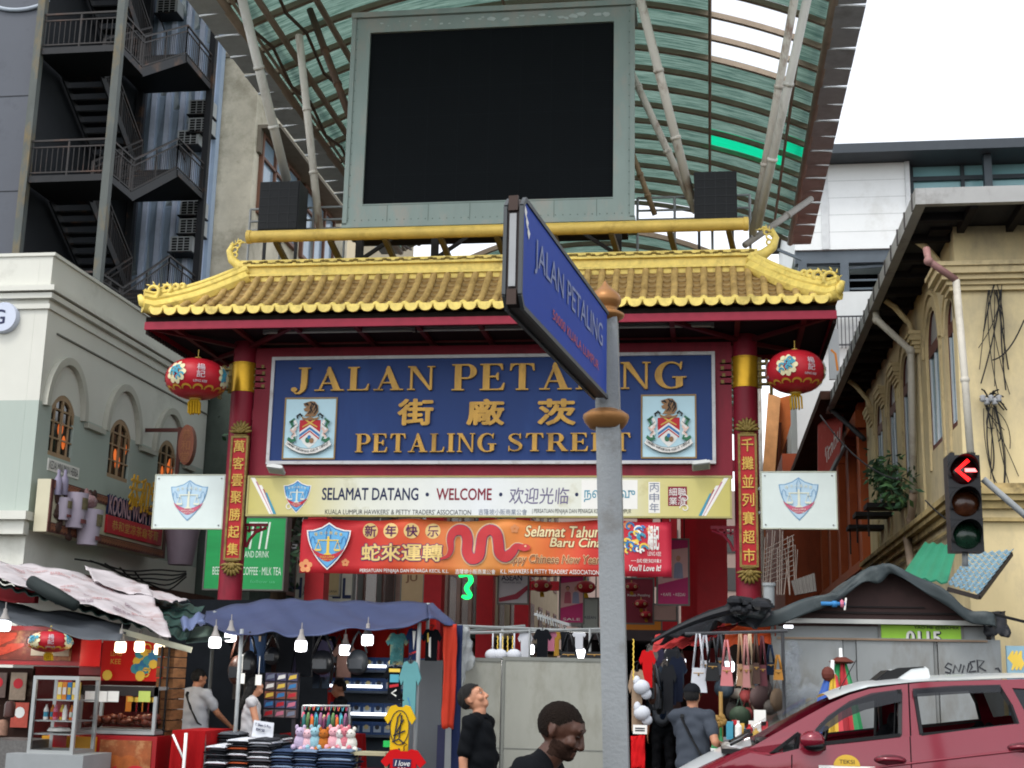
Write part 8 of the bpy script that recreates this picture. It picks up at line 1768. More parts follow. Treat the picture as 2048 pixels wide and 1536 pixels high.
def figure(name,label,loc,rz,k,skin,hairm,topm,botm,hands,head=(0,0),voxel=.010,sleeve=.17,hair='short',cap=None,girth=1.,group=None,cat='person',extras=None,beard=None,hem=.86,fem=False,lean=0.,hs=1.,eyec='a8a29c'):
 root=T(name,label,cat,loc,rz,group)
 S_=lambda p:Vector(p)*k
 R_=lambda r:r*k
 hp,ht=head;piv=Vector((0,.015,1.50));HM=Matrix.Translation(piv)@Matrix.Rotation(ht,4,'Z')@Matrix.Rotation(-hp,4,'X')@Matrix.Scale(hs,4)@Matrix.Translation(-piv)
 def hb(m,c,r,M3=None):m.ball(S_(HM@Vector(c)),[x*k for x in r],18,12,(HM.to_3x3()@(M3 or Matrix.Identity(3))))
 def hc(m,p,q,r0,r1):capsule(m,S_(HM@Vector(p)),S_(HM@Vector(q)),R_(r0)*hs,R_(r1)*hs,10)
 sw=.185 if not fem else .16
 B=MB()
 def torso(m,e=0.):
  g=girth
  m.ball(S_((0,.0,1.30)),(R_(.165+e),R_(.105*(.7+.3*g)+e),R_(.17)),18,12);m.ball(S_((0,-.01*g,1.12)),(R_(.145*g+e),R_(.105*g+e),R_(.17)),18,12);m.ball(S_((0,.01,.96)),(R_(.16*g**.5+e),R_(.115*g**.5+e),R_(.12)),18,12)
  for s in(-1,1):capsule(m,S_((s*.05,.01,1.43)),S_((s*sw,.01,1.405)),R_(.055+e),R_(.062+e))
 torso(B)
 capsule(B,S_((0,.02,1.40)),S_((0,.0,1.52)),R_(.062),R_(.056));
 hb(B,(0,.015,1.632),(.074,.096,.091));hb(B,(0,-.02,1.565),(.060,.070,.068));hb(B,(0,-.06,1.53),(.036,.032,.026));hb(B,(0,-.055,1.64),(.058,.036,.045))
 hc(B,(0,-.088,1.622),(0,-.104,1.580),.010,.016);hb(B,(.012,-.098,1.574),(.012,.012,.009));hb(B,(-.012,-.098,1.574),(.012,.012,.009))
 hb(B,(0,-.084,1.546),(.024,.012,.007));hb(B,(0,-.082,1.535),(.021,.012,.008));hc(B,(-.04,-.082,1.642),(.04,-.082,1.642),.011,.011)
 for s in(-1,1):
  hb(B,(s*.045,-.062,1.585),(.022,.026,.026));hb(B,(s*.077,.022,1.606),(.007,.017,.028),Matrix.Rotation(s*.45,3,'Z'));hb(B,(s*.074,.012,1.584),(.006,.009,.011))
 for s in(-1,1):
  capsule(B,S_((s*.088,.01,.92)),S_((s*.10,-.005,.50)),R_(.082),R_(.055));capsule(B,S_((s*.10,-.005,.48)),S_((s*.105,.03,.10)),R_(.054),R_(.036));capsule(B,S_((s*.105,.04,.045)),S_((s*.12,-.14,.035)),R_(.04),R_(.032))
 arms=[]
 for s,H in zip((1,-1),hands):
  sh=Vector((s*sw,.01,1.405));E,W=ik(sh,H,.285,.25,(s*.35,.9,-.3));arms.append((s,sh,E,W))
  capsule(B,S_(sh),S_(E),R_(.050*girth**.4),R_(.040));capsule(B,S_(E),S_(W),R_(.040),R_(.026));d=(W-E).normalized();side=d.cross(Vector((s,0,0)))
  side=side.normalized()if side.length>.1 else Vector((0,-1,0));nrm_=side.cross(d).normalized()
  for t in(-1,-.3,.3,1):
   b0=W+d*.085+side*t*.028;b1=b0+d*.035*(1-.15*abs(t))-nrm_*s*.006;b2=b1+d*.028-nrm_*s*.018
   capsule(B,S_(W+d*.02+side*t*.018),S_(b0),R_(.013),R_(.0105),8);capsule(B,S_(b0),S_(b1),R_(.0105),R_(.009),8);capsule(B,S_(b1),S_(b2),R_(.009),R_(.0075),8)
  capsule(B,S_(W+d*.03-side*.02),S_(W+d*.06-side*.055-nrm_*s*.01),R_(.013),R_(.010),8);capsule(B,S_(W+d*.06-side*.055-nrm_*s*.01),S_(W+d*.095-side*.05-nrm_*s*.02),R_(.010),R_(.008),8)
 body,nr=fuse(B,voxel*k,4)
 body.build('body',skin,root,True,world=False)
 wr=lambda p:k*(.004*sin(p.z*38/k+p.x*22)+.003*sin(p.x*47+p.z*17)+.003*sin((p.z-p.y)*61))
 Tm=MB();torso(Tm,.018)
 capsule(Tm,S_((0,.0,1.26)),S_((0,-.005*girth,hem+.10)),R_(.150*girth**.6+.018),R_(.158*girth**.6+.018),18,.74)
 Tm.ball(S_((0,.0,hem+.10)),(R_(.168*girth**.7),R_(.128*girth**.7),R_(.12)),18,12)
 for s,sh,E,W in arms:
  if sleeve>0:d=(E-sh).normalized();capsule(Tm,S_(sh),S_(sh+d*sleeve),R_(.066),R_(.068));
 if sleeve>0:capsule(Tm,S_((0,.018,1.43)),S_((0,.012,1.462)),R_(.072),R_(.067))
 shirt,_=fuse(Tm,.013*k,4,wr);shirt.build('shirt',topm,root,True,world=False)
 Lm=MB();Lm.ball(S_((0,.01,.94)),(R_(.165*girth**.5),R_(.125*girth**.5),R_(.11)),16,10)
 for s in(-1,1):capsule(Lm,S_((s*.088,.01,.90)),S_((s*.10,.0,.50)),R_(.095),R_(.074));capsule(Lm,S_((s*.10,.0,.5)),S_((s*.105,.03,.12)),R_(.074),R_(.066))
 tr_,_=fuse(Lm,.014*k,4,wr);tr_.build('trousers',botm,root,True,world=False)
 sh_=MB()
 for s in(-1,1):capsule(sh_,S_((s*.105,.045,.05)),S_((s*.12,-.15,.04)),R_(.05),R_(.042))
 sf,_=fuse(sh_,.012*k,3);sf.build('shoes',M('dark_shoes','17171a',.6),root,True,world=False)
 ey=MB();eb=MB()
 for s in(-1,1):
  ey.mat(0);ey.ball(S_(HM@Vector((s*.034,-.0785,1.618))),(R_(.011),R_(.008),R_(.0048)),10,8,HM.to_3x3());ey.mat(1);ey.ball(S_(HM@Vector((s*.034,-.086,1.618))),(R_(.0055),R_(.003),R_(.0046)),8,6,HM.to_3x3())
  eb.ball(S_(HM@Vector((s*.034,-.085,1.648))),(R_(.020),R_(.005),R_(.0035)),10,6,HM.to_3x3()@Matrix.Rotation(s*.12,3,'Y'))
 ey.build('eyes',[M('eye_white_'+('dim' if eyec!='a8a29c' else 'plain'),eyec,.3),M('iris_dark','120c0a',.2)],root,True,world=False);eb.build('eyebrows',hairm,root,True,world=False)
 inv=HM.inverted()
 def L_(p):return inv@(p/k)
 rh=random.Random(5)
 def hairline(p):
  q=L_(p)
  if q.z<1.50:return False
  if hair=='long':return q.z>1.50 and(q.y>.005 or q.z>1.665)
  front=(1.682 if hair=='buzz' else 1.668)+.10*max(0,-(q.y+.02))-(.015 if hair=='buzz' else 0)
  if abs(q.x)>.066 and-.02<q.y<.042 and q.z<1.628:return False
  if q.y>.03:return q.z>1.565+.0*q.y
  return q.z>lerp(front,1.60,max(0,min(1,(q.y+.04)/.07)))
 th={'short':.012,'buzz':.0025,'long':.02}[hair]
 if cap is None:
  hm=submesh(body,nr,hairline,lambda p:k*(th+(.004 if hair!='buzz' else .0012)*sin(p.x*310+p.z*190)*sin(p.y*270+p.z*120)))
  if hair=='long':
   X_=MB();hb(X_,(0,.055,1.55),(.085,.06,.14));hb(X_,(0,.07,1.42),(.08,.045,.14));y_,n2=fuse(X_,.012*k,3,lambda p:k*.004*sin(p.x*260));b0=len(hm.v);hm.v+=y_.v;hm.f+=[tuple(i+b0 for i in f)for f in y_.f];hm.m+=[0]*len(y_.f)
  hm.build('hair',hairm,root,True,world=False)
 else:
  hm=submesh(body,nr,lambda p:L_(p).z>1.565 and L_(p).y>.03 and L_(p).z<1.66,lambda p:k*.006);hm.build('hair',hairm,root,True,world=False)
  C_=MB();hb(C_,(0,.012,1.655),(.088,.108,.088));c_,n3=fuse(C_,.01*k,2);c2=submesh(c_,n3,lambda p:L_(p).z>1.645,lambda p:0);c2.build('cap',cap,root,True,world=False)
  V_=MB();V_.sheet(lambda a,b:S_(HM@Vector(((a-.5)*.15,-.075-.075*b*(1-(2*a-1)**2*.6),1.652-.012*b-.02*(2*a-1)**2))),8,5,.004);V_.build('cap_brim',M('brim_green_black','1d3a1f',.7),root,True,world=False)
 if beard is not None:
  bm=submesh(body,nr,lambda p:(L_(p).z<1.578 and L_(p).z>1.505 and L_(p).y<.015 and not(abs(L_(p).x)<.024 and 1.532<L_(p).z<1.550)and not(abs(L_(p).x)<.03 and L_(p).z>1.566 and L_(p).y<-.07)),lambda p:k*(.0018+.001*sin(p.x*400)*sin(p.z*370)));bm.build('beard',beard,root,True,world=False)
 if extras:extras(root,k,S_,R_,arms)
 if lean:
  h0,h1=.86*k,1.08*k
  for o in root.children:
   for v in o.data.vertices:
    t=max(0,min(1,(v.co.z-h0)/(h1-h0)));a=lean*t;z=v.co.z-.95*k;y=v.co.y
    if t>0:v.co.y,v.co.z=y*cos(a)-z*sin(a)if z>0 else y,.95*k+(z*cos(a)+y*sin(a))if z>0 else v.co.z
 return root
HAIRB=M('black_hair','0d0c0c',.65,var=.4,scale=40,bump=.8,bscale=160);SK_E=skinmat('skin_light_tan','b07c60');SK_D=skinmat('skin_dark_brown','452a1e');SK_M=skinmat('skin_medium','9c6b50')
def stand(px,Y):p=at(px,1400,Y);return(p.x,Y,GZ if Y>13.4 else 0.0)
def polo(root,k,S_,R_,arms):
 m=MB();m.lathe([(R_(.072),0),(R_(.082),R_(-.02)),(R_(.088),R_(-.035)),(R_(.084),R_(-.036)),(R_(.074),R_(-.012))],S_((0,.014,1.49)),18);m.build('collar',M('black_polo','0e1013',.85,var=.2),root,True,world=False)
k_=(at(945,1362,10.5).z)/1.733
figure('person','man in a black polo shirt seen in profile, gazing up before the grey hoarding',stand(960,10.5),radians(78),k_*.985,SK_E,M('greying_hair','1a1817',.7,var=.6,scale=60,bump=.9,bscale=180),M('black_polo','0e1013',.85,var=.2),M('black_trousers','101114',.85),[(.24,-.0,.82),(-.23,.03,.82)],head=(.50,.15),voxel=.008,girth=1.28,extras=polo,hs=1.1,sleeve=.21)
p=at(972,1405,5.4)
figure('person','dark-skinned man with cropped hair and stubble, head and shoulders near the camera',(p.x,5.4,0),radians(84),.93,SK_D,M('cropped_black_hair','1f1814',.75,var=.3,scale=90,bump=.8,bscale=220),M('black_tshirt','0f1114',.85,var=.15),M('dark_jeans','161a22',.85),[(.21,-.30,1.0),(-.2,-.28,1.02)],head=(.15,.0),voxel=.0055,hair='buzz',beard=M('grey_stubble','2c1e18',.8,var=.6,scale=160),girth=1.05,lean=.545,hs=1.0,eyec='2a1c16')
def strap(root,k,S_,R_,arms):
 m=MB();P=[S_(q)for q in((.10,.015,1.475),(.05,.125,1.40),(-.06,.140,1.22),(-.15,.11,1.06),(-.16,.0,1.0),(-.08,-.13,1.06),(.04,-.14,1.26),(.10,-.08,1.42),(.10,.015,1.475))]
 for i in range(len(P)-1):m.bar(P[i],P[i+1],R_(.035),R_(.012),Vector((0,0,1)))
 m.build('bag_strap',M('black_strap','0f1012',.7),root,False,world=False)
p=at(1385,1365,13.0)
figure('person','man in a grey T-shirt and black cap seen from behind beside the taxi',(p.x,13.0,0),radians(150),p.z/1.745,SK_M,HAIRB,M('grey_tshirt','3a3f47',.85,var=.15),M('dark_shorts','1a1c20',.85),[(.10,-.30,1.30),(-.30,-.12,1.12)],head=(-.05,.35),cap=M('black_cap','14161a',.8),voxel=.010,extras=strap,girth=1.1)
p=at(396,1336,15.2)
figure('person','man in a pale shirt with a black strap seen from behind at the left stall',(p.x,15.2,GZ),radians(160),(p.z-GZ)/1.74,SK_M,HAIRB,M('pale_shirt','9da0a6',.85,var=.08),M('black_trousers','101114',.85),[(.20,-.20,1.0),(-.34,-.30,1.02)],head=(-.25,-.2),voxel=.012,extras=strap,girth=1.2)
p=at(507,1352,14.6)
figure('person','woman with long dark hair in a white sleeveless top bending over the stall',(p.x,14.6,GZ),radians(112),(p.z-GZ)/1.74,SK_E,HAIRB,M('white_top','a9a8aa',.85,var=.08),M('black_trousers','101114',.85),[(.18,-.25,.86),(-.2,-.2,.9)],head=(-.35,.1),voxel=.012,sleeve=0,hair='long',fem=True)
p=at(681,1380,15.9)
figure('person','vendor with black hair and dark clothes half hidden behind the keychain rack',(p.x,15.9,GZ),radians(-70),max(.84,(p.z-GZ)/1.74),SK_M,HAIRB,M('black_tshirt','0f1114',.85,var=.15),M('black_trousers','101114',.85),[(.2,-.2,.9),(-.2,-.2,.9)],head=(-.25,0),voxel=.013)
def pack(root,k,S_,R_,arms):
 m=MB();m.ball(S_((0,.19,1.22)),(R_(.15),R_(.09),R_(.23)),14,10);m.ball(S_((0,.25,1.12)),(R_(.11),R_(.05),R_(.1)),12,8);m.build('backpack',M('grey_backpack','3a3e44',.7,var=.2),root,True,world=False)
p=at(1326,1352,19.5)
figure('person','dark figure with a grey backpack walking away down the alley',(p.x,19.5,GZ),radians(178),(p.z-GZ)/1.74,SK_M,HAIRB,M('black_tshirt','0f1114',.85,var=.15),M('black_trousers','101114',.85),[(.24,.0,.84),(-.24,.02,.84)],voxel=.013,extras=pack)
p=at(1352,1350,22.5)
figure('person','dim figure in brown further down the alley beside the backpacker',(p.x,22.5,GZ),radians(190),(p.z-GZ)/1.74,SK_M,HAIRB,M('brown_tshirt','2a201c',.85,var=.15),M('black_trousers','101114',.85),[(.24,.0,.84),(-.24,.02,.84)],voxel=.014)
# taxi
TY,TW=11.6,1.72
CARR=M('crimson_car_paint','701426',.25,metal=.2,var=.05,scale=.8,coat=.7);CARW=M('white_car_paint','c4c8c8',.3,var=.03,coat=.6);TRIMB=M('black_car_trim','0d0e10',.4,var=.1);CGL=M('car_glass','20282a',.04,var=0,alpha=.22,spec=.6);SMOKE=M('smoked_visor','15171c',.12,var=.1,alpha=.88)
def cx_(px,py=1450,Y=TY):return at(px,py,Y).x
def cz_(px,py,Y=TY):return at(px,py,Y).z
belt_px=[(1255,1640),(1300,1612),(1345,1580),(1400,1550),(1460,1522),(1500,1506),(1540,1512),(1600,1497),(1700,1487),(1822,1473),(1950,1458),(2060,1446),(2200,1432),(2330,1424)]
BX=[(at(x,y,TY).x,at(x,y,TY).z)for x,y in belt_px]
x_n,x_t=BX[0][0]-.08,BX[0][0]+4.55
def interp(T_,x):
 if x<=T_[0][0]:return T_[0][1]
 for(a,b),(c,d)in zip(T_,T_[1:]):
  if x<=c:return lerp(b,d,(x-a)/(c-a))
 return T_[-1][1]
TZ=1.0;YC=TY+TW/2
taxi=T('parked_taxi','crimson taxi with white roof and bonnet passing at the lower right, windows open','car',(1.6,YC,0))
fw_,rw_=x_n+.82,x_n+.82+2.72
def zlow(x):
 z=.24
 for c in(fw_,rw_):
  if abs(x-c)<.37:z=max(z,.32+sqrt(max(0,.37**2-(x-c)**2))-.02)
 return z
def inset(x):
 t0=max(0,1-(x-x_n)/.75);t1=max(0,1-(x_t-x)/.5);return .36*t0**2.2+.22*t1**2
def ysec(z):return .035*max(0,(.55-z)/.3)**1.5+.05*max(0,(z-.85)/.35)**1.6+(.012 if .86<z<.93 else 0)
def side_pt(x,z,s):
 y=inset(x)+ysec(z);return Vector((x,TY+y if s<0 else TY+TW-y,z))
for s,nm in((-1,'near'),(1,'far')):
 m=MB();m.grid(lambda a,b:side_pt(lerp(x_n,x_t,a),lerp(zlow(lerp(x_n,x_t,a)),interp(BX,lerp(x_n,x_t,a)),b),s),90,14,s>0);m.build('body_side',CARR,taxi,40)
m=MB()
for x,s in((x_n,-1),(x_t,1)):m.grid(lambda a,b:Vector((x+s*(.12*sin(pi*a)+.05*sin(pi*b)),lerp(side_pt(x,.6,-1).y,side_pt(x,.6,1).y,a),lerp(.24,interp(BX,x),b))),14,8,s>0)
m.build('bumper',CARR,taxi,40)
xw=at(1492,1490,TY).x
m=MB();m.grid(lambda a,b:(lambda x:Vector((x,lerp(side_pt(x,1,-1).y+.17,side_pt(x,1,1).y-.17,b),interp(BX,x)+.055+.05*sin(pi*b))))(lerp(x_n,xw+.05,a)),16,14,False);m.build('bonnet',CARW,taxi,True)
for s in(-1,1):
 m=MB();m.grid(lambda a,b:(lambda x:side_pt(x,interp(BX,x),s).lerp(Vector((x,side_pt(x,1,s).y-s*.17,interp(BX,x)+.055)),b)+Z3*.014*sin(pi*b))(lerp(x_n,xw+.30,a)),16,6,s>0);m.build('wing',CARR,taxi,True)
def up(px,py):q=at(px,py,TY+.08);return(q.x,q.z)
roofz=lambda x:interp([(q[0],q[1])for q in[up(1660,1398),up(1701,1383),up(1742,1372),(up(1859,1360)),up(2048,1354),up(2200,1356),up(2290,1372)]],x)
def lean(z):return .05+.17*max(0,z-1.17)/.55
def upper(m,loop,holes_,s,th=0.,off=0.):
 mm=MB();mm.poly(loop,(0,0,0),X3,Z3,0,holes_);
 vs=[Vector((p.x,(TY+lean(p.z)-off)if s<0 else(TY+TW-lean(p.z)+off),p.z))for p in mm.v];m.add(vs,mm.f if s<0 else[tuple(reversed(f))for f in mm.f])
outer=[up(1500,1496),up(1540,1511),up(1600,1497),up(1700,1487),up(1822,1473),up(1950,1458),up(2060,1446),up(2200,1432),up(2310,1424),up(2300,1385),up(2270,1372),up(2200,1362),up(2048,1358),up(1859,1364),up(1800,1370),up(1742,1378),up(1701,1390),up(1660,1408),up(1615,1432),up(1560,1462)]
fwin=[up(1634,1488),up(1800,1470),up(1804,1384),up(1760,1390),up(1716,1403),up(1680,1421),up(1645,1448),up(1622,1474)]
rwin=[up(1842,1470),up(2036,1450),up(2024,1410),up(2004,1374),up(1920,1377),up(1832,1383)]
qwin=[up(1540,1509),up(1592,1500),up(1597,1466),up(1570,1486)]
bwin=[up(2062,1443),up(2210,1428),up(2190,1385),up(2030,1376)]
wins_=(fwin,rwin,qwin,bwin)
for s in(-1,1):
 m=MB();upper(m,outer,wins_,s);upper(m,outer,wins_,s,0,-.04);m.build('door_frame',CARR,taxi)
 for wn,nm in((qwin,'quarter_glass'),(bwin,'rear_quarter_glass')):m=MB();upper(m,wn,[],s,0,-.015);m.build(nm,CGL if nm=='quarter_glass' else SMOKE,taxi)
 def ring(wn,wd=.028):
  m=MB();n=len(wn)
  for i in range(n):
   a,b=wn[i],wn[(i+1)%n];A=Vector((a[0],TY+lean(a[1])if s<0 else TY+TW-lean(a[1]),a[1]));Bq=Vector((b[0],TY+lean(b[1])if s<0 else TY+TW-lean(b[1]),b[1]));m.bar(A,Bq,wd,wd)
  return m
 for wn in(fwin,rwin,qwin):ring(wn).build('window_trim',TRIMB,taxi)
 vis=[up(1618,1472),up(1650,1462),up(1690,1436),up(1730,1420),up(1790,1406),up(1804,1404),up(1806,1378),up(1745,1386),up(1700,1402),up(1655,1432)]
 m=MB();upper(m,vis,[],s,0,.03);m.build('rain_visor',SMOKE,taxi);vis2=[up(1828,1394),up(1920,1388),up(2006,1384),up(2006,1369),up(1910,1371),up(1828,1377)];m=MB();upper(m,vis2,[],s,0,.03);m.build('rain_visor',SMOKE,taxi)
def roofline(x):return roofz(x)
xr0_,xr1_=up(1660,1398)[0],up(2290,1372)[0]
m=MB()
def rf_(a,b):x=lerp(xr0_,xr1_,a);z=roofz(x);y0=TY+lean(z)+.015;y1=TY+TW-lean(z)-.015;return Vector((x,lerp(y0,y1,b),z+.045*sin(pi*b)**.7-.005))
m.grid(rf_,30,16);m.build('roof',CARW,taxi,True)
m=MB();A0=up(1497,1494);A1=up(1658,1399)
m.grid(lambda a,b:(lambda x,z:Vector((x-.16*sin(pi*b),lerp(TY+lean(z)+.02,TY+TW-lean(z)-.02,b),z)))(lerp(A0[0],A1[0],a),lerp(A0[1],A1[1],a)+.02*sin(pi*a)),10,12);m.build('windscreen',CGL,taxi,True)
m=MB();m.box((A0[0]-.22,TY+.12,A0[1]-.06),(A0[0]+.3,TY+TW-.12,A0[1]-.02));m.tube([(A0[0]-.14,TY+.2,A0[1]+.01),(A0[0]+.05,TY+.75,A0[1]+.08)],.012,6);m.tube([(A0[0]-.14,TY+.9,A0[1]+.01),(A0[0]+.05,TY+1.4,A0[1]+.08)],.012,6);m.build('wiper_cowl',TRIMB,taxi)
m=MB();zt_b=interp(BX,x_t);m.grid(lambda a,b:(lambda x,z:Vector((x,lerp(TY+lean(z)+.02,TY+TW-lean(z)-.02,b),z)))(lerp(x_t-.02,xr1_,a),lerp(zt_b,roofz(xr1_),a)),6,8,True);m.build('rear_window',SMOKE,taxi,True)
SEAT=M('seat_fabric','17181b',.85,var=.3);m=MB();m.box((A0[0]+.3,TY+.14,.34),(x_t-.2,TY+TW-.14,.40));m.box((A0[0]+.1,TY+.14,.6),(A0[0]+.5,TY+TW-.14,1.14));m.build('cabin_floor',TRIMB,taxi)
for x,yy,top,lab in((cx_(1792),.42,1.30,1),(cx_(1792),1.28,1.30,1),(cx_(1985),.40,1.24,0),(cx_(1985),.86,1.24,0),(cx_(1985),1.3,1.24,0)):
 m=MB();capsule(m,(x-.02,TY+yy,.78),(x+.10,TY+yy,1.14),.19,.17,14,.55);capsule(m,(x-.40,TY+yy,.62),(x-.05,TY+yy,.60),.13,.15,12);st=m.build('seat',SEAT,taxi,True)
 m=MB();m.ball((x+.14,TY+yy,top),(.055,.13,.10),12,8);m.tube([(x+.12,TY+yy-.05,1.1),(x+.13,TY+yy-.05,top)],.01,5);m.tube([(x+.12,TY+yy+.05,1.1),(x+.13,TY+yy+.05,top)],.01,5);m.build('headrest',SEAT,st,True)
m=MB();cxx,czz=cx_(1665),1.08
m.tube([(cxx+.06*sin(t),TY+1.28+.18*cos(t),czz+.17*sin(t))for t in[i*2*pi/20 for i in range(21)]],.016,8);m.tube([(cxx,TY+1.28,czz),(cxx-.3,TY+1.28,czz-.1)],.03,8);m.build('steering_wheel',TRIMB,taxi,True)
m=MB()
for s in(-1,1):y=TY+lean(1.5)+.03 if s<0 else TY+TW-lean(1.5)-.03;m.bar((cx_(1808),y,1.1),(cx_(1806),y,1.60),.08,.03);m.bar((cx_(1800),y+.02*s,1.56),(cx_(1794),y,1.15),.03,.01)
m.build('belt_pillar',TRIMB,taxi)
for s in(-1,1):
 y=TY-.10 if s<0 else TY+TW+.10;c=Vector((cx_(1622),y,cz_(1622,1480,TY-.1)));m=MB();m.ball(c,(.10,.085,.075),16,12);mr=m.build('mirror',CARR,taxi,True);m=MB();m.ball(c+Vector((.015,0,-.045)),(.09,.075,.045),14,8);m.bar(c+Vector((.05,0,-.05)),(c.x+.10,TY+.04 if s<0 else TY+TW-.04,c.z-.06),.04);m.build('mirror_base',TRIMB,mr,True)
DGAP=M('door_gap','1c080c',.8)
for(xa,xb)in(((1584,1510),(1578,1560)),((1822,1474),(1824,1640))):
 m=MB();P=[Vector((lerp(at(*xa,TY).x,at(*xb,TY).x,t),0,lerp(at(*xa,TY).z,.32,t)))for t in[i/10 for i in range(11)]]
 m.tube([Vector((p.x,TY+ysec(p.z)+inset(p.x)+.001,p.z))for p in P],.006,5);m.build('door_gap',DGAP,taxi)
m=MB();m.tube([(lambda q:Vector((q.x,TY+lean(q.z),q.z)))(at(1822,y,TY+.05))for y in(1472,1420,1366)],.006,5);m.build('door_gap',DGAP,taxi)
for(xa,ya)in((1781,1521),(2050,1497)):
 c=at(xa,ya,TY);c.y=TY+ysec(c.z);m=MB();m.ball(c+Z3*.0,(.13,.012,.045),14,8);h_=m.build('handle_recess',M('recess_red','4a0f1c',.4),taxi,True);m=MB();m.tube([c+Vector((-.11,-.02,0)),c+Vector((-.05,-.045,.012)),c+Vector((.05,-.045,.012)),c+Vector((.11,-.02,0))],.016,8);m.build('handle',CARR,h_,True)
m=MB();P=[at(px,py,TY)for px,py in((1600,1560),(1720,1540),(1823,1527),(1950,1512),(2060,1500),(2250,1490))];m.tube([Vector((p.x,TY+ysec(p.z)+.004,p.z))for p in P],.012,6);m.build('crease',CARR,taxi,True)
for x in(fw_,rw_):
 for s in(-1,1):
  y=TY+.13 if s<0 else TY+TW-.13;ax=Vector((0,s,0));m=MB();m.lathe([(.2,-.1),(.30,-.1),(.32,-.07),(.32,.07),(.30,.1),(.2,.1)],(x,y,.32),28,ax);ty_=m.build('wheel',M('tyre_rubber','15151a',.8),taxi,40);r_=MB();r_.lathe([(0,.06),(.05,.07),(.06,.05),(.2,.08),(.205,.1)],(x,y,.32),28,ax)
  for q in range(5):a=q*2*pi/5;r_.bar(Vector((x,y+s*.085,.32)),Vector((x+.19*cos(a),y+s*.09,.32+.19*sin(a))),.05,.02,Y3)
  r_.build('rim',ALU,ty_,40)
for s in(-1,1):
 y=TY+.34 if s<0 else TY+TW-.34;m=MB();m.ball((x_n+.10,y,.72),(.16,.13,.09),14,10);m.build('headlight',M('headlight_glass','b4bcc4',.08),taxi,True);m=MB();m.ball((x_t-.03,TY+.2 if s<0 else TY+TW-.2,1.0),(.06,.08,.2),12,10);m.build('tail_light',M('tail_red','8a0a10',.15),taxi,True)
m=MB();c=at(1694,1530,TY);y=TY+ysec(c.z)-.003;m.poly(disc(.105,18,0,0,.09,0,pi),(c.x,y,c.z-.01),X3,Z3,.004);st=m.build('taxi_sticker',M('sticker_yellow','c8a23a',.5),taxi);m=MB();text_mb(m,'TEKSI',(c.x,y-.004,c.z+.025),.12,.032,depth=.003);m.build('lettering',DKPR,st)
q=prect(1638,1525,1751,1575,TY);zt0=at(1694,1532,TY).z;m=MB();m.grid(lambda a,b:(lambda x,z:Vector((x,TY+ysec(z)+inset(x)-.004,z)))(lerp(q[0],q[1],a),lerp(zt0,zt0-.26,b)),4,8,True);st=m.build('name_sticker',WHITEPR,taxi);m=MB();text_mb(m,'A/L RADHA KRISHNAN',((q[0]+q[1])/2,TY+ysec(zt0)-.012,zt0-.035),.42,.03,depth=.003);m.build('lettering',DKPR,st)
Yl=YC-.25;A=lambda px,py:(at(px,py,Yl).x,at(px,py,Yl).z);m=MB();m.poly([A(1743,1372),A(1862,1360),A(1857,1338),A(1850,1333),A(1795,1337),A(1778,1343)],(0,Yl+.5,0),X3,Z3,.5);tl_=m.build('roof_lamp',CARW,taxi);m=MB();m.poly([A(1747,1369),A(1790,1360),A(1822,1338),A(1850,1334.5),A(1846,1333),A(1795,1336),A(1778,1342)],(0,Yl,0),X3,Z3,.006);m.poly([A(1744,1370),A(1780,1341),A(1776,1340),A(1740,1369)],(0,Yl+.5,0),X3,Z3,.49);m.build('lamp_panel',TRIMB,tl_)
m=MB();p=at(1676,1384,YC-.3);m.tube([p,p+Vector((.16,0,.27))],.004,5);m.build('aerial',TRIMB,taxi)
# street sign post in the foreground
PY=5.6;a,b=at(1233,1536,PY),at(1212,640,PY);dirp=(b-a).normalized();foot=a-dirp*(a.z/dirp.z)
ps=T('sign_post','grey square sign post with bronze collar and onion finial in front of the gate','sign post',foot);SPG=M('post_grey','7f8385',.5,var=.06,scale=6,dirt='666562',damt=.35,dscale=7,bump=.15,bscale=60)
m=MB();m.bar(foot,b,.1,.1,Y3);m.build('shaft',SPG,ps)
BRZ=M('bronze_paint','94683c',.4,metal=.4,var=.15,scale=8);pc=at(1212,836,PY);m=MB();m.lathe([(.055,-.05),(.07,-.045),(.09,-.02),(.098,0),(.096,.012),(.07,.03),(.055,.036)],pc,28,dirp);m.build('collar',BRZ,ps,40)
m=MB();m.lathe([(.05,-.01),(.06,.0),(.076,.012),(.08,.024),(.06,.036),(.044,.046),(.052,.056),(.066,.075),(.069,.092),(.060,.112),(.036,.134),(.016,.152),(.005,.172),(0,.176)],b,28,dirp);m.build('finial',BRZ,ps,True)
F0,F1,N1=at(1218,795,5.52),at(1213,627,5.52),None
zb_,zt_=F0.z,F1.z
def solve(px,py,z):return atz(px,py,z)
N1=solve(1042,392,zt_);N0=Vector((N1.x,N1.y,zb_));print('blade',F0,F1,N1)
u_=Vector((F1.x-N1.x,F1.y-N1.y,0));LB=u_.length;u_.normalize();nn_=u_.cross(Z3)
bl_=T('street_name_blade','blue street name blade JALAN PETALING fixed to the grey post, jutting at the viewer','sign',(N1+F1)/2-Z3*(zt_-zb_))
o0=Vector((N1.x,N1.y,zb_));H_=zt_-zb_;ch=.035;th=.045
face=[(ch,0),(LB,0),(LB,H_),(ch,H_),(0,H_-ch),(0,ch)]
BBL=M('blade_blue','123a94',.5,var=.1,scale=5,spec=.12);m=MB();m.poly(face,o0-nn_*th,u_,Z3,th);m.build('core',M('blade_core','2c2422',.5,metal=.2,var=.25),bl_)
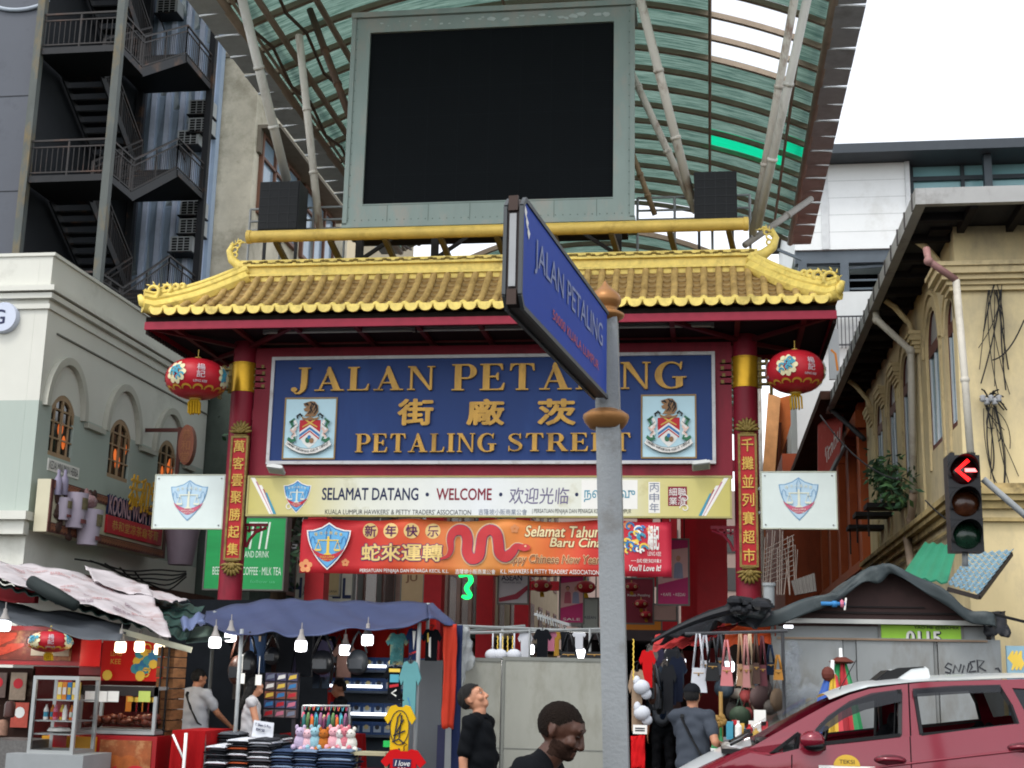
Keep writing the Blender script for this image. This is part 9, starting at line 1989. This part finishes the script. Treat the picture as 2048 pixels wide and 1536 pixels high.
t_=.014;m=MB();m.poly([(x*.985+.005,z*.97+.006)for x,z in face],o0+nn_*.0,u_,Z3,.005);m.poly([(LB-x,z)for x,z in[(q[0]*.985+.005,q[1]*.97+.006)for q in face]],o0-nn_*th+u_*LB,-u_,Z3,.005);m.build('face',BBL,bl_)
BRM=M('blade_rim','3a2c26',.5,metal=.3,var=.3);m=MB();P3=[o0-nn_*th/2+u_*x+Z3*z for x,z in face]
for i in range(len(P3)):m.bar(P3[i],P3[(i+1)%len(P3)],.012 if i not in(1,3)else .014,th+.022,up=nn_)if False else None
for s in(-1,1):
 m=MB()
 for i in(0,2,3,4,5):m.bar(P3[i]+nn_*s*(th/2+.004),P3[(i+1)%6]+nn_*s*(th/2+.004),.016,.012,nn_)
 m.build('rim',M('blade_rim_grey','44484a',.5,metal=.1,var=.15),bl_)
m=MB()
for z0_,z1_ in((.0,.05),(H_-.05,H_)):m.bar(o0-nn_*th/2-u_*.006+Z3*z0_,o0-nn_*th/2-u_*.006+Z3*z1_,.01,th*.7,nn_)
m.build('end_cap',BRM,bl_);m=MB();m.bar(o0-nn_*th/2-u_*.003+Z3*.06,o0-nn_*th/2-u_*.003+Z3*(H_-.06),.012,th*.5,nn_);m.build('end_strip',M('blade_end_grey','8b8d8e',.45,metal=.2,var=.2),bl_)
m=MB();text_mb(m,'JALAN PETALING',o0+nn_*.007+u_*LB*.515+Z3*H_*.60,LB*.80,H_*.34,u_,Z3,depth=.002);m.build('lettering',M('blade_pale_letter','7882a6',.5),bl_);m=MB();text_mb(m,'50000 KUALA LUMPUR',o0+nn_*.007+u_*LB*.58+Z3*H_*.24,LB*.56,H_*.10,u_,Z3,depth=.002);m.build('lettering',M('blade_red_letter','a83a3a',.5),bl_)
m=MB()
for k in range(3):m.poly([(.03+.02*k,H_-.02-.03*k),(.06+.02*k,H_-.035-.03*k),(.045+.02*k,H_-.06-.03*k),(.028+.02*k,H_-.045-.03*k)],o0+nn_*(.0055+.0005*k),u_,Z3,.001)
m.build('paint_chip',WHITEPR,bl_)
# traffic light
LY=9.0;a,b,c,d=prect(1899,910,1964,1103,LY);tl=T('traffic_light','black three-lamp traffic light showing a lit red left arrow, by the yellow house','traffic light',((a+b)/2,LY,c))
HS=M('signal_black','1b1c1f',.5,var=.15);m=MB();m.box((a,LY,c),(b,LY+.16,d));m.box((a+.02,LY+.02,d),(a+.05,LY+.08,d+.02));m.box((b-.05,LY+.02,d),(b-.02,LY+.08,d+.02));
for k in(1,2):z=lerp(c,d,k/3);m.box((a-.003,LY-.004,z-.004),(b+.003,LY,z+.004))
m.build('housing',HS,tl)
for k,(lc,nm)in enumerate((('0e2a1c','green_lens'),('3a1c0a','amber_lens'),('2a0606','red_lens'))):
 z=lerp(c,d,(k+.5)/3);cx0=(a+b)/2-.005;m=MB();m.lathe([(0,.028),(.05,.022),(.088,.004),(.09,0)],(cx0,LY,z),24,-Y3);ln=m.build(nm,M(nm+'_glass',lc,.25,var=.4,scale=30,coat=.3),tl,True)
 m=MB();r_=.098
 m.sheet(lambda u,v:Vector((cx0+r_*cos(lerp(-.55,pi+.55,u))*(1-.06*v),LY-.002-v*(.15*(.25+.75*max(0,sin(lerp(-.55,pi+.55,u))))),z+r_*sin(lerp(-.55,pi+.55,u))*(1-.06*v))),24,4,.004);m.build('visor',HS,tl,True)
 if k==2:
  RA=M('lit_red','ff1010',.4,emit=2.0,ecol='ff1414');m=MB();m.poly(ribbon([(.03,.066),(-.045,.0),(.03,-.066)],.026),(cx0,LY-.03,z),X3,Z3,.004);m.build('lit_arrow',RA,ln);m=MB();m.poly([(.0,-.011),(.075,-.011),(.062,.011),(.0,.011)],(cx0+.005,LY-.03,z+.0),X3,Z3,.005);m.build('lit_arrow_shaft',M('lit_pink','ff5050',.4,emit=3.0,ecol='ff7070'),ln)
m=MB();m.tube([at(1966,958,LY+.1),at(2040,1022,LY+.1),at(2120,1090,LY+.1)],.022,10);pp_=at(2120,1090,LY+.1);m.tube([(pp_.x,LY+.1,0),(pp_.x,LY+.1,3.6)],.06,12);m.tube([at(1930,1103,LY+.08),(at(1930,1125,LY+.08).x,LY+.08,at(1930,1130,LY).z)],.02,8);m.build('arm',GREYM,tl,True)
def split_pieces(o):
 me=o.data;n=len(me.vertices);par=list(range(n))
 def find(a):
  while par[a]!=a:par[a]=par[par[a]];a=par[a]
  return a
 for p in me.polygons:
  v=p.vertices;r=find(v[0])
  for q in v[1:]:par[find(q)]=r
 grp={}
 for p in me.polygons:grp.setdefault(find(p.vertices[0]),[]).append(p)
 if len(grp)<2:return
 first=True
 for fs in grp.values():
  idx={};vs=[];F=[]
  for p in fs:
   g=[]
   for q in p.vertices:
    if q not in idx:idx[q]=len(vs);vs.append(me.vertices[q].co.copy())
    g.append(idx[q])
   F.append(g)
  m2=bpy.data.meshes.new(me.name);m2.from_pydata(vs,[],F)
  for mt in me.materials:m2.materials.append(mt)
  for a,p in zip(m2.polygons,fs):a.material_index=p.material_index;a.use_smooth=p.use_smooth
  m2.update()
  if first:keep=m2;first=False
  else:c=bpy.data.objects.new(o.name.split('.')[0],m2);COL.objects.link(c);c.parent=o.parent;c.location=o.location
 o.data=keep
for nm in('pilaster','rafter','beam_foot','tile_end_disc','soffit_rafter','eave_bracket','lattice_brace','gutter_strap','small_disc','mullion','fin','colour_field'):
 for o in[o for o in list(COL.objects)if o.type=='MESH' and o.name.split('.')[0]==nm]:split_pieces(o)
for o in[o for o in list(COL.objects)if o.name.startswith('window')and o.parent and o.parent.name=='end_of_street_house']:split_pieces(o)
